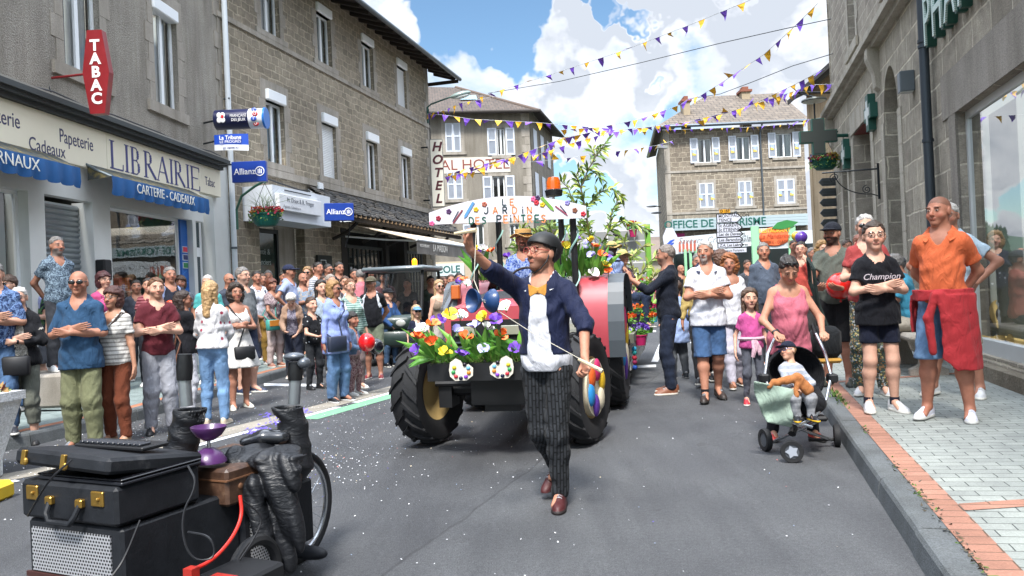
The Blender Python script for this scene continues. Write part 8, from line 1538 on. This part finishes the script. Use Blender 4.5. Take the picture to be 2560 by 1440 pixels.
r17=P('grey haired person in a pale blue polo, hands on hips behind the orange polo',px=2392,foot=(2388,990),head=491,yaw=135,pose='hips',top='#9fb6c6',toph='polo',hs='short',hair='#a09e9a',glasses='thin',bottom='#8a8478',bl='knee',shoes='#c6c8ca',skin=SK2,H=1.86,apart=1.8); watch(r17,1)
r16=P('person in orange polo with a red jumper tied at the waist and denim shorts',px=2372,foot=(2384,1046),head=497,yaw=140,hyaw=18,pose='back',top='#c9571a',toph='polo',sl=.55,hem=.52,bottom=('#54779c','denim'),bl='knee',bw=1.1,hs='shaved',hair='#3d2c22',shoes='#c9cad6',sole='#b8b8b4',skin='#a8684a',fat=.1,H=1.83,apart=1.4)
def tied_jumper(I,c):
 H,zs,T_=I['H'],I['zs'],I['T']; s_=zs(.56)
 def fn(Pp):
  x,y,z=Pp.T; w=np.abs(np.hypot(x/1.14,(y-.01)/.98)-.1*H)-.015; w=np.maximum(w,np.abs(z-s_)-.045); a=np.arctan2(x,y); r_=np.hypot(x/1.12,(y-.01))
  u=np.clip((s_-z)/(.3*H),0,1); lowz=s_-.33*H+.16*H*np.clip((x+.12)/.3,0,1); sk=np.abs(r_-(.112+.008*u)*H-.006*np.sin(9*a+5*u))-.0085; sk=np.maximum(sk,np.maximum(lowz-z,z-s_)); sk=np.maximum(sk,np.minimum(y-.03,x+.02))
  ar=smin(s_cap(Pp,(.02,.115*H,s_),(.07,.12*H,s_-.1*H),.03,.036),s_cap(Pp,(.07,.12*H,s_-.1*H),(.05,.11*H,s_-.25*H),.036,.028),.02); ar=smin(ar,smin(s_cap(Pp,(-.02,.115*H,s_),(-.05,.115*H,s_-.1*H),.03,.034),s_cap(Pp,(-.05,.115*H,s_-.1*H),(-.09,.1*H,s_-.22*H),.034,.026),.02),.02)
  return smin(smin(w,sk,.02),ar,.02)+.003*np.sin(30*x+20*z)*np.sin(26*z+9*y)
 np_mesh('tied_jumper',[nets(fn,(-.3,-.3,s_-.34*H),(.3,.32,s_+.1),.009)],cloth(c),I['root'])
tied_jumper(r16,'#a3141f'); mb=MB(); a_=r16['arms'][0]; dr=(a_[3]-a_[2])/np.linalg.norm(a_[3]-a_[2]); mb.tube([tuple(map(float,a_[3]-dr*.03)),tuple(map(float,a_[3]-dr*.002))],.031,12); mb.build('orange_wristband',cloth('#c9571a'),r16['root'])
p=G(2330,975,.2); p=Vector((fr_(9.6)-.55,9.6,ground_z(fr_(9.6)-.5,9.6))); E=empty('stone_bench',p,a6,'weathered stone bench with scrolled supports against the pharmacy wall','bench')
mb=MB(); mb.bbox(-.95,.95,-.24,.24,.4,.49,.035); mb.build('seat',STN,E,smooth=40)
for x in(-.65,.65):mb=MB(); pr=[(-.2,0),(.2,0),(.2,.07),(.1,.12),(.08,.22),(.17,.3),(.2,.4),(-.2,.4),(-.17,.3),(-.08,.22),(-.1,.12),(-.2,.07)]; mb.prism(pr,Matrix.Translation((x-.06,0,0))@Matrix.Rotation(pi/2,4,'Z')@Matrix.Rotation(pi/2,4,'X'),.12); mb.build('support',STN,E)
bm=lambda x:(*(Vector((p.x,p.y))+Vector((R6@Vector((x,-.05,0)))[:2])),p.z)
P('seated person in a grey cap and salmon shirt on the bench',at=bm(-.55),H=1.72,yaw=78,seat=.49,pose='lap',top='#c06a58',hs='crop',hair=GREYH,hat='cap',hatc='#4a4e54',glasses='sun',bottom='#33363e',shoes='#888',skin=SK2)
P('seated person in a turquoise tshirt and beige trousers on the bench',at=bm(.25),H=1.78,yaw=70,seat=.49,lean=14,pose='lap',top='#2a90b0',hs='short',hair=GREYH,bottom='#a59c8c',shoes='#888',skin=SK2,fat=.3)
for(px,d_,hd,yw,c,hr,lab)in((1702,21,662,200,'#15161a','bald','small person in black near the mint green posts'),(1730,24,668,180,'#20222a',DKH,'distant person in dark clothes by the green fence'),(1653,25,672,150,'#33363e',DKH,'distant person between the float and the navy sweater'),(1985,17,600,170,'#8a2c2c',DKH,'dark head left of the purple balloon cluster'),(1868,18,650,190,'#3c4048',BRH,'distant person behind the curly blonde one'),(2118,15,600,180,'#a83a2c',BRH,'person in red behind the grey green tshirt'),(1960,18,640,180,'#c05a38',GREYH,'person in orange between slate shirt and pink tank top')):
 P(lab,px=px,d=d_,head=hd,yaw=yw,top=c,hs='crop' if hr!='bald' else None,hair=hr if hr!='bald' else GREYH,bottom='#2a2c33',skin=SK2)
for px_,d_,hd,yw,c,hr,hs_,lab in((340,13,700,210,'#3f4450',DKH,'short','dark haired person behind the folded arms row near the blue panel'),(450,13.5,690,200,'#59606a',BRH,'bob','person with brown bob seen between the pale blue jumper and the black top'),(655,16.5,684,215,'#7a4a4a',BRH,'short','person in dusty red behind the tied navy jumper'),(670,17.5,676,200,'#2c3038',GREYH,'crop','grey cropped head left of the pink floral tshirt'),(708,17,678,220,'#404a5a',DKH,'short','dark head between the pink floral tshirt and the navy cap'),(780,18.5,664,210,'#50443c',BRH,'short','brown head between the black dress and the striped tshirt'),(810,16,690,200,'#8a8f98',BRH,'long','person with long brown hair in grey beside the swept grey hair'),(886,17.5,672,200,'#262a33',DKH,'short','dark haired person left of the bent pink shirt'),(925,18.5,668,190,'#34404a',GREYH,'short','grey head just above the camouflage cap'),(960,17,680,200,'#5a2c34',BRH,'short','person in dark red behind the child in black cap'),(235,12.6,690,205,'#22262e',DKH,'short','dark head between the bald person and the pink top'),(115,12.4,672,190,'#30343c',BRH,'short','brown head behind the lavender jumper')):
 P(lab,px=px_,d=d_,head=hd,yaw=yw,top=c,hs=hs_,hair=hr,bottom='#2a2c33',skin=SK2)
balloon(D(917,856,10.6),.118,'#c9181c','round red balloon held by the small child in the denim jacket',1.1)
balloon(D(940,866,10.95),.11,'#0d0f18','black balloon just behind the red one of the small child',1.05)
balloon(D(2100,715,8.45),.15,'#c9201a','large red balloon in the hands of the bearded cap wearer',.98)
balloon(D(2068,682,9.3),.15,'#10121a','large black balloon left of the bearded cap wearer',1.12)
balloon(D(425,765,10.8),.075,'#c9482a','small orange balloon behind the bearded one in maroon',1.1)
balloon(D(2003,593,16.5),.13,'#5b3a9a','purple paper ball above the red polo',1.0); balloon(D(1990,590,16.7),.1,'#c9a02a','yellow paper ball beside the purple one',1.0)
w_=r1['w'](r1['arms'][0][3]+r1['arms'][0][4]*.09); E=empty('phone',w_,radians(84),'dark phone held up by the navy sweater wearer','phone'); mb=MB(); mb.bbox(-.01,.15,-.005,.005,-.02,.06,.004); mb.build('body',mat('#14161a',.2),E)
# ================================================================ THE JUGGLER
JY=4.84; jx=D(1365,900,JY).x; jr=Rz(radians(158)); JH=1.71
def jl(px,py,d):return tuple(float(t)for t in(jr.T@(np.array(D(px,py,d),f4)-V3(jx,JY,0)))/JH)
hR,hL=jl(1160,612,4.5),jl(1462,893,4.45)
J=person('street performer in a black helmet, navy velvet jacket and yellow bow tie spinning a diabolo',at=(jx,JY,0),H=JH,yaw=158,hyaw=30,hpitch=-8,pose='raise',poseL='stick',wr=hR,wl=hL,legs='jug',top='#c2c4cc',toph='shirt',sl=0,hem=.50,over=(cloth('#0a1638',rough=.75),.73,.565,.024,'velvet_jacket'),bottom=('#2e3237','bricks','#26292e',1.,'#101215'),bw=.93,hs='short',hair='#15100d',glasses='clear',hat='helmet',hatc='#0b0d10',beard='stubble',shoes='#43181a',sole='#1d1515',skin='#b57858',group='performers',fat=-.15)
HMj=J['HM']; mb=MB(); Y_=J['T']
mb.tube([HMj@Vector(p)for p in((.078,.0,.03),(.07,.02,-.05),(.045,.045,-.1),(0,.055,-.125),(-.045,.045,-.1),(-.07,.02,-.05),(-.078,.0,.03))],.005,6); mb.build('chin_strap',BLK,J['root'],smooth=True)
mb=MB(); c=J['nb']+V3(0,.1,-.045)
for s in(1,-1):mb.prism([(0,-.012),(s*.055,-.038),(s*.06,.038),(0,.012)],Matrix.Translation(Vector([float(t)for t in c]))@Matrix.Rotation(pi/2,4,'X'),-.022)
mb.ell([float(t)for t in c+V3(0,.012,0)],(.014,.014,.018),8,6); mb.build('bow_tie',cloth('#c98a1c'),J['root'])
def dia(p,ax,r,c,lab,purple=False,E=None):
 E=empty('diabolo',p,0,lab,'diabolo'); w=r*1.02
 for s in(1,-1):mb=MB(); mb.lathe([(r*.1,s*.015),(r*.3,s*w*.22),(r*.72,s*w*.5),(r*.97,s*w*.86),(r,s*w),(r*.95,s*w),(r*.68,s*w*.55),(r*.3,s*w*.3),(0,s*w*.26)],(0,0,0),ax,32); mb.build('cup',mat(c,.3,var=.2,sc=20,name='rubber_cup'),E,smooth=True)
 mb=MB(); mb.tube([Vector(ax).normalized()*-r*.35,Vector(ax).normalized()*r*.35],r*.1,10); mb.build('axle',CHR,E,smooth=True); return E
dp=D(1206,752,4.25); dia(dp,(.8,.55,-.05),.068,'#1c3a66','spinning blue diabolo on its string in front of the tractor bonnet')
sR,sL=D(1166,582,4.42),D(1478,912,4.38); tR,tL=D(1130,590,4.4)+Vector((.1,0,.0)),D(1506,928,4.3)
E=empty('diabolo_sticks',sR,0,'two pale hand sticks joined by a white string through the blue diabolo','juggling sticks'); o=Vector(sR)
for a,b in((sR+Vector((-.07,.03,.0)),sR+Vector((.06,-.05,.01))),(sL-Vector((.07,0,-.035)),tL)):mb=MB(); mb.tube([a-o,(a+b)/2-o,b-o],[.009,.011,.013],8); mb.build('stick',mat('#c9b998',.4),E,smooth=True)
mb=MB(); mb.tube([sR+Vector((.06,-.05,.01))-o,D(1185,700,4.33)-o,dp-o,D(1330,832,4.3)-o,tL-o],.0022,4); mb.build('string',mat('#cfc8b8',.6),E)
mb=MB(); mb.tube([(float(x),float(y),float(z))for x,y,z in[J['up']((.04,.105,J['zs'](.57))),J['up']((.07,.11,J['zs'](.62))),J['up']((.075,.11,J['zs'](.72)))]],.003,4); mb.build('zip',CHR,J['root'])
# ================================================================ STROLLER WITH CHILD
SX,SY=D(1990,1000,6.0).x,6.05; S=empty('stroller',(SX,SY,0),radians(-4),'black three wheeled stroller with silver curved tubes and a star hubbed front wheel','stroller'); SM=Matrix.Rotation(radians(4),3,'Z')
def sd(px,py,d):return SM@(D(px,py,d)-Vector((SX,SY,0)))
mb=MB()
for t in([(1942,835,6.4),(1920,885,6.25),(1912,940,6.1),(1930,1000,5.95),(1975,1050,5.85),(2030,1068,5.85)],[(2040,835,6.4),(2062,880,6.25),(2078,940,6.1),(2066,1000,5.95),(2036,1045,5.85),(1985,1068,5.85)],[(2040,1055,5.9),(1975,1085,6.1),(1925,1108,6.2)],[(1960,1055,5.9),(2020,1080,6.1),(2080,1100,6.2)]):mb.tube([sd(*q)for q in t],.013,8)
mb.build('frame',CHR,S,smooth=True)
for a,b in(((1942,838,6.4),(1948,812,6.5)),((2040,838,6.4),(2032,812,6.5))):mb=MB(); mb.tube([sd(*a),sd(*b)],.019,8); mb.build('handle',BLK,S,smooth=True)
mb=MB(); [mb.bbox(*[v for c_,h in zip(sd(px,945,6.1),(.035,.05,.035))for v in(c_-h,c_+h)],.012)for px in(1910,2080)]; mb.tube([sd(1985,1068,5.85),sd(1980,1085,5.8)],.03,8); mb.tube([sd(2022,1100,6.2),sd(2095,1098,6.2)],.014,6); mb.build('hinge',BLK,S)
def swheel(px,py,d,rr,rz,star=False):
 c=sd(px,py,d); o_=empty('wheel',(c.x,c.y,0),rz,parent=S); mb=MB(); mb.lathe([(rr*.62,-.02),(rr*.95,-.022),(rr,-.012),(rr,.012),(rr*.95,.022),(rr*.62,.02),(rr*.62,-.02)],(0,0,rr),(1,0,0),28); mb.build('tyre',RUB,o_,smooth=40)
 mb=MB(); mb.lathe([(0,-.016),(rr*.7,-.014),(rr*.7,.014),(0,.016)],(0,0,rr),(1,0,0),24); h_=mb.build('rim',mat('#4a4e54',.5),o_)
 if star:mb=MB(); pl_=[((rr*.6 if i%2==0 else rr*.36)*sin(pi*i/5),(rr*.6 if i%2==0 else rr*.36)*cos(pi*i/5))for i in range(10)]; [mb.prism(pl_,Matrix.Translation((s*.0175,0,rr))@Matrix.Rotation(pi/2,4,'Y'),s*.006)for s in(1,-1)]; mb.build('star_hub',mat('#9aa0aa',.4),h_)
swheel(1980,1130,5.72,.083,radians(78),True); swheel(1914,1110,6.15,.09,radians(12)); swheel(2093,1105,6.2,.09,radians(-14))
cn=sd(1990,935,6.2)
def shell(q):
 x,y,z=q.T; d1=s_ell(q,(0,.05,-.02),(.235,.2,.24)); d2=s_ell(q,(0,-.04,.0),(.215,.24,.225)); sh=np.maximum(d1,-d2); seat_=s_cap(q*V3(.6,1,1),(0,.0,-.12),(0,-.26,-.2),.1,.09); return np.minimum(np.maximum(sh,-.3-z),np.maximum(seat_,z+.1))+.003*np.sin(30*x+12*z)
q_=np_mesh('seat_and_hood',[nets(shell,(-.28,-.4,-.36),(.28,.28,.46),.011)],cloth('#101218'),S); q_.location=cn
mb=MB(); a,b=sd(2020,1000,5.75),sd(1945,1000,5.75); mb.bbox(-.13,.13,-.34,-.22,-.33,-.29,.015); f_=mb.build('footrest',BLK,S); f_.location=cn
ch=D(1985,990,6.0); K=person('toddler in a navy cap and blue sunglasses lying back in the stroller, looking left',at=(ch.x,5.98,.30),H=.86,seat=.12,yaw=176,hyaw=52,lean=-18,kid=.9,pose='lap',poseL='front',top=('#8c93a0','stripe','#a8aab0'),sl=1,bottom=('#7d8086','stripe','#8e9196'),bw=1.2,hs='short',hair='#8a6a48',hat='cap',hatc='#141a2e',glasses='kid',shoes='#1a1c22',sole='#d0a41c',socks='#7a2a34',skin='#c99676',group='children',cell=.009)
pp=D(1985,955,5.78); E=empty('plush_toy',pp,0,'orange brown plush animal lying across the toddler','plush toy'); np_mesh('plush_body',[nets(lambda q:smin(smin(s_cap(q,(-.15,0,.0),(.03,0,.03),.026,.035),s_cap(q,(.03,0,.03),(.1,.0,-.06),.035,.045),.02),smin(s_cap(q,(-.15,0,0),(-.19,0,-.03),.026,.018),s_cap(q,(.02,-.01,.0),(-.0,-.03,-.1),.022,.02),.02),.015)+.003*np.sin(90*q[:,0])*np.sin(80*q[:,2]),(-.25,-.1,-.15),(.18,.1,.12),.008)],cloth('#a8662c'),E)
def blanket(q):x,y,z=q.T; f=.03*np.sin(16*x+9*z)+.015*np.sin(33*z-12*x); d=np.abs(y+f+.12*z)-.011; e=np.abs(x+.12*np.clip(z,-.3,0)*2)-(.12+.05*np.sin(5*z)); return np.maximum(np.maximum(d,e),np.abs(z+.0+.25*x)-.15)*.8
E=empty('blanket',D(1938,1012,5.8),0,'mint green blanket hanging over the left side of the stroller','blanket'); np_mesh('cloth_folds',[nets(blanket,(-.26,-.16,-.26),(.26,.16,.26),.009)],cloth('#8fa596'),E)
bg=D(2058,850,6.75); E=empty('shopping_bag',bg,0,'black and mustard bag on the shoulder of the stroller pusher','bag'); mb=MB(); mb.bbox(-.1,.14,-.1,.1,-.16,.12,.05); b_=mb.build('bag_body',cloth('#14181c'),E,smooth=50); mb=MB(); mb.bbox(-.09,.13,-.09,.09,-.2,-.155,.02); mb.build('bag_base',cloth('#a87c24'),b_); mb=MB(); mb.tube([(.0,0,.1),(-.08,-.1,.35),(-.11,-.14,.62),(-.1,.0,.72),(-.05,.1,.5),(.05,.02,.1)],.018,6); mb.build('strap',cloth('#1c2a28'),E,smooth=True)
# ================================================================ THE PERFORMER'S MUSIC CART, lower left
ca=atan2(-.411,.912); CT=empty('music_cart',(-1.56,3.0,0),ca,'black wheeled cart with silver perforated loudspeaker grilles and a bicycle wheel','cart'); C3=Matrix.Rotation(ca,3,'Z')
def cw(x,y,z):return Vector((-1.56,3.0,0))+C3@Vector((x,y,z))
def cd(px,py,d):return C3.inverted()@(D(px,py,d)-Vector((-1.56,3.0,0)))
LTH=NT('worn_black'); o=LTH.tc.outputs['Object']; n_=LTH.noise(o,5,6,.7); n2=LTH.noise(o,60,4,.7); LTHm=LTH.fin(LTH.ramp(n_,[(.3,(.006,.007,.009)),(.62,(.014,.016,.02)),(.78,(.06,.06,.064))]),LTH.rng(n_,.3,.7,.45,.65),LTH.bump(n2,.004,.4),**{'Specular IOR Level':.28})
LW_=NT('creased_leather'); o=LW_.tc.outputs['Object']; n_=LW_.noise(o,5,6,.7); LWm_=LW_.fin(LW_.ramp(n_,[(.3,(.005,.006,.008)),(.65,(.012,.013,.016)),(.8,(.04,.04,.043))]),.42,LW_.bump(LW_.noise(LW_.map(o,sc=(1,1,2.2)),13,4,.6,1.2),.014,.6),**{'Specular IOR Level':.4})
PG=NT('perforated'); v_=PG.N('ShaderNodeSeparateXYZ'); PG.L(PG.tc.outputs['Object'],v_.inputs[0]); k_=62.
def holes():
 u=PG.math('MULTIPLY',PG.math('ADD',v_.outputs[0],v_.outputs[1]),k_); w=PG.math('MULTIPLY',v_.outputs[2],k_*1.155); row=PG.math('FLOOR',w); us=PG.math('ADD',u,PG.math('MULTIPLY',PG.math('MODULO',row,2.),.5)); a=PG.math('SUBTRACT',PG.math('FRACT',us),.5); b=PG.math('SUBTRACT',PG.math('FRACT',w),.5); return PG.math('LESS_THAN',PG.math('ADD',PG.math('MULTIPLY',a,a),PG.math('MULTIPLY',b,b)),.115)
PGm=PG.fin(PG.mix(holes(),(.42,.43,.45),(.01,.01,.012)),.4,**{'Metallic':.35})
mb=MB(); mb.bbox(-.56,0,0,.62,.1,.5,.012); mb.bbox(-.5,.02,.62,1.12,.12,.44,.012); bd=mb.build('speaker_cabinet',LTHm,CT); mb=MB(); mb.box(-.53,-.06,-.006,.002,.29,.47); mb.box(-.53,-.06,-.006,.002,.11,.255); g_=mb.build('grille',PGm,bd); mb=MB(); mb.box(-.565,-.0,-.012,.0,.262,.283); mb.build('brown_strap',mat('#3a1c18',.6),bd)
mb=MB(); mb.box(.0,.03,.66,.86,.12,.42); mb.box(.021,.028,.66,.86,.12,.42); mb.build('grille',PGm,bd); mb=MB(); mb.bbox(.02,.12,.1,.6,.02,.07,.01); mb.build('side_board',BLK,CT)
wc=cd(748,1290,4.02); W_=empty('wheel',(wc.x,wc.y,0),radians(4),parent=CT); R_=.285; mb=MB(); mb.tube([(0,R_*.95*cos(a),R_+R_*.95*sin(a))for a in[2*pi*i/40 for i in range(41)]],.02,10); mb.build('tyre',RUB,W_,smooth=True); mb=MB(); mb.tube([(0,R_*.86*cos(a),R_+R_*.86*sin(a))for a in[2*pi*i/40 for i in range(41)]],.013,8); mb.tube([(-.04,0,R_),(.04,0,R_)],.022,8); rm=mb.build('rim',CHR,W_,smooth=True); mb=MB(); [mb.tube([((-1)**i*.03,0,R_),(0,R_*.84*cos(2*pi*i/24),R_+R_*.84*sin(2*pi*i/24))],.0015,3)for i in range(24)]; mb.build('spokes',CHR,rm)
wc=cd(640,1500,3.35); W_=empty('wheel',(wc.x,wc.y,0),radians(4),parent=CT); mb=MB(); mb.tube([(0,.15*cos(a),.175+.15*sin(a))for a in[2*pi*i/30 for i in range(31)]],.025,8); mb.build('tyre',RUB,W_,smooth=True)
mb=MB(); q=[cd(600,1238,3.3),cd(606,1285,3.28),cd(590,1330,3.22),cd(560,1372,3.15),cd(525,1405,3.08),cd(480,1425,3.0)]; mb.tube(curve_pts(q),.008,8); mb.build('red_hose',mat('#b5281f',.35),CT,smooth=True)
mb=MB(); b0=cd(470,1440,3.0); mb.bbox(b0.x-.02,b0.x+.22,b0.y-.02,b0.y+.3,0.2,b0.z-.02,.012); bt=mb.build('battery',BLK,CT); mb=MB(); mb.box(b0.x+.05,b0.x+.16,b0.y+.02,b0.y+.1,b0.z-.02,b0.z-.016); mb.box(b0.x-.015,b0.x+.03,b0.y-.01,b0.y+.03,b0.z-.02,b0.z+.03); mb.build('red_label',mat('#9a281f',.4),bt)
mb=MB(); r=random.Random(2)
for ln in([(180,1150,3.0),(120,1200,2.95),(70,1290,3.1)],[(470,1165,3.1),(495,1210,3.05),(450,1290,3.0),(470,1400,2.95),(540,1400,3.0),(530,1340,3.0),(470,1330,3.05)],[(600,1245,3.3),(660,1290,3.35),(640,1340,3.3),(600,1400,3.2)],[(350,1300,3.0),(310,1400,2.95),(280,1440,2.9)]):mb.tube(curve_pts([cd(*q)for q in ln]),.0042,5)
mb.build('cables',mat('#15161a',.5),CT,smooth=True)
def case(name,label,x0,x1,y0,y1,z0,z1,m,M=None,hd=True,front=True,fit='#9a7a3a'):
 E=empty(name,(-1.56,3.0,0),ca,label,'suitcase'); mb=MB(); mb.bbox(x0,x1,y0,y1,z0,z1,.014); b_=mb.build('shell',m,E,smooth=25); xm=(x0+x1)/2; BR=mat(fit,.35,.8,var=.2,name='brass'); zc=(z0+z1)/2; yf=y0
 if front:
  for x in(x0+.08,x1-.1):mb=MB(); mb.bbox(x-.035,x+.035,yf-.008,yf+.004,zc+.0,zc+.06,.004); mb.ell((x+.01,yf-.01,zc+.03),.008,8,6); mb.build('lock',BR,b_)
  if hd:
   mb=MB(); mb.tube([(xm-.09,yf-.01,zc+.0),(xm-.085,yf-.03,zc-.04),(xm-.06,yf-.035,zc-.07),(xm+.06,yf-.035,zc-.07),(xm+.085,yf-.03,zc-.04),(xm+.09,yf-.01,zc)],.012,8); h_=mb.build('handle',m,b_,smooth=True); mb=MB(); [mb.bbox(x-.02,x+.02,yf-.02,yf+.004,zc-.01,zc+.025,.005)for x in(xm-.09,xm+.09)]; mb.build('handle_mount',BR,h_)
 return E
case('suitcase','open black vintage suitcase with brass locks and a curved handle, on the cart',-.57,.0,-.02,.4,.51,.665,LTHm)
BRN=NT('brown_leather'); o=BRN.tc.outputs['Object']; n_=BRN.noise(o,14,6,.7); BRNm=BRN.fin(BRN.ramp(n_,[(.35,(.035,.018,.012)),(.6,(.085,.045,.028)),(.75,(.16,.1,.065))]),.42,BRN.bump(n_,.004,.5))
bc_=case('suitcase','scuffed brown leather suitcase behind the black one, under the purple diabolo',-.42,.05,.5,1.02,.45,.62,BRNm,front=False); mb=MB(); mb.box(-.425,.055,.495,1.025,.565,.572); mb.box(.05,.058,.7,.78,.47,.6); mb.tube([(.06,.62,.53),(.08,.68,.51),(.08,.86,.51),(.06,.92,.53)],.01,6); mb.ell((.052,.58,.53),(.006,.014,.014),10,6); mb.build('straps',mat('#6b4a34',.5),bc_)
LIDM=Matrix.Translation((0,0,0)); E=empty('instrument_case_lid',tuple(cw(-.29,.2,.705)),ca,'curved black instrument case lid with two brass clasps lying on top of the laptop','case lid'); E.rotation_euler=(radians(-9),radians(2),ca)
mb=MB(); mb.bbox(-.29,.27,-.24,.24,-.015,.05,.014); b_=mb.build('shell',LTHm,E,smooth=25); [(lambda mb:(mb.bbox(x-.012,x+.012,-.252,-.236,-.015,.045,.003),mb.ell((x+.02,-.25,0),(.014,.01,.016),10,6),mb.build('clasp',mat('#9a7a3a',.35,.8,var=.2),b_)))(MB())for x in(-.22,.02)]
E=empty('laptop',tuple(cw(-.27,.2,.668)),ca,'thin dark laptop between the black suitcase and its lid','laptop'); mb=MB(); mb.bbox(-.22,.28,-.2,.2,0,.014,.004); b_=mb.build('base',mat('#2b2d33',.35,.5),E); mb=MB(); mb.bbox(-.22,.28,-.2,.2,.018,.026,.003); mb.build('screen_lid',mat('#101115',.2),b_)
E=empty('keyboard_mixer',tuple(cw(-.36,.26,.758)),ca,'small black mixing keyboard lying on the case lid','keyboard'); mb=MB(); mb.bbox(-.16,.26,-.07,.07,0,.018,.005); b_=mb.build('housing',BLK,E); mb=MB(); [mb.bbox(-.14+i*.032,-.118+i*.032,-.06,.0,.018,.03,.003)for i in range(12)]; mb.build('keys',mat('#26292f',.3),b_)
dp2=D(522,1110,3.52); dia(dp2,(0.03,0,1),.079,'#4a2858','purple diabolo standing upright on the brown suitcase')
def boot_post(px,lab,pts,d,saddle=False,grp='boots on silver posts'):
 b=D(px,1140,d); E=empty('boot_on_post',b,0,lab,'boot',grp); L_=lambda x,y:D(x,y,d)-b; mb=MB()
 t0,t1,t2=L_(*pts[0]),L_(*pts[1]),L_(*pts[2]); mb.tube([t2,t1],.031,14); E_=mb.build('silver_post',mat('#9aa0a6',.3,.8,var=.15),E,smooth=True); mb=MB(); mb.tube([t1,t1.lerp(t0,.5),t0],[.036,.04,.034],14); mb.build('black_tape',mat('#0f1013',.4,bump=.6,bsc=30),E,smooth=True)
 top,mid,bot=L_(*pts[3]),L_(*pts[4]),L_(*pts[5])
 def bf(q):x,y,z=q.T; a=smin(s_cap(q,top,mid,.078,.07),s_cap(q,mid,bot,.07,.085),.02); a=np.maximum(a,z-top[2]); a=np.maximum(a,-s_cap(q,top+Vector((0,0,.1)),top-Vector((0,0,.04)),.066,.062)); return a+.008*np.abs(np.sin(26*z+7*x+1.5*np.sin(9*x+4*z)))-.004
 np_mesh('boot',[nets(bf,[min(t[i]for t in(top,mid,bot))-.12 for i in range(3)],[max(t[i]for t in(top,mid,bot))+.12 for i in range(3)],.0065)],LWm_,E)
 if saddle:mb=MB(); mb.ell(t0+Vector((.0,-.02,.03)),(.055,.04,.022),14,8); mb.ell(t0+Vector((.05,-.02,-.005)),(.035,.035,.03),12,8); mb.build('saddle',CHR if 0 else mat('#5a5f66',.25,.4),E,smooth=True)
boot_post(462,'black leather boot with a tall taped silver post, left of the two',[(462,885),(461,950),(466,1015),(478,1020),(462,1080),(450,1140)],3.75)
boot_post(735,'crumpled black leather boot with a saddle topped silver post, right of the two',[(738,905),(738,950),(734,1010),(718,1016),(735,1075),(742,1160)],3.95,True)
E=empty('bicycle_saddle',D(650,1097,3.85),radians(14),'long glossy black saddle behind the leather jacket','saddle'); np_mesh('saddle_shell',[nets(lambda q:smin(s_cap(q*V3(1,1,1.3),(-.07,0,-.01),(.02,0,.01),.03,.045),s_cap(q*V3(1,1,1.3),(.02,0,.01),(.1,0,0),.045,.05),.03),(-.14,-.1,-.08),(.18,.1,.08),.008)],mat('#1c1e22',.2,coat=.6),E)
jb=D(700,1150,3.7); E=empty('leather_jacket',jb,ca,'black leather jacket draped over the brown suitcase and hanging to the wheel','jacket')
def jk(q):
 x,y,z=q.T; rg=lambda a:np.abs(np.sin(a)); E1=lambda c,r:s_ell(q,c,r)
 fl=q*V3(1,1.9,1); a=smin(E1((-.08,-.03,.015),(.21,.13,.032)),smin(E1((.08,-.1,-.05),(.09,.045,.11)),s_cap(fl,(.09,-.2,-.1),(.12,-.19,-.41),.085,.045)*.6,.03),.03)
 a=smin(a,smin(s_cap(q,(-.16,-.12,.02),(-.02,-.17,-.09),.04,.038),s_cap(q,(-.02,-.17,-.09),(.05,-.17,-.3),.04,.026),.015),.012)
 f=.03*rg(19*x+5*z+1.2*np.sin(5*z+1))+.012*rg(37*x+9*z+np.sin(11*z))
 return(a-f+.014)*.8
np_mesh('draped_leather',[nets(jk,(-.36,-.3,-.5),(.22,.18,.14),.007)],LWm_,E)
E=empty('black_shoe',D(755,1390,3.9),radians(-20),'worn black leather shoe by the bicycle wheel at the foot of the cart','shoe'); np_mesh('upper',[nets(lambda q:np.maximum(smin(s_ell(q,(-.06,0,.04),(.06,.045,.07)),s_ell(q,(.05,0,.02),(.1,.045,.035)),.04),-.005-q[:,2]),(-.15,-.08,-.02),(.18,.08,.14),.008)],LTHm,E)
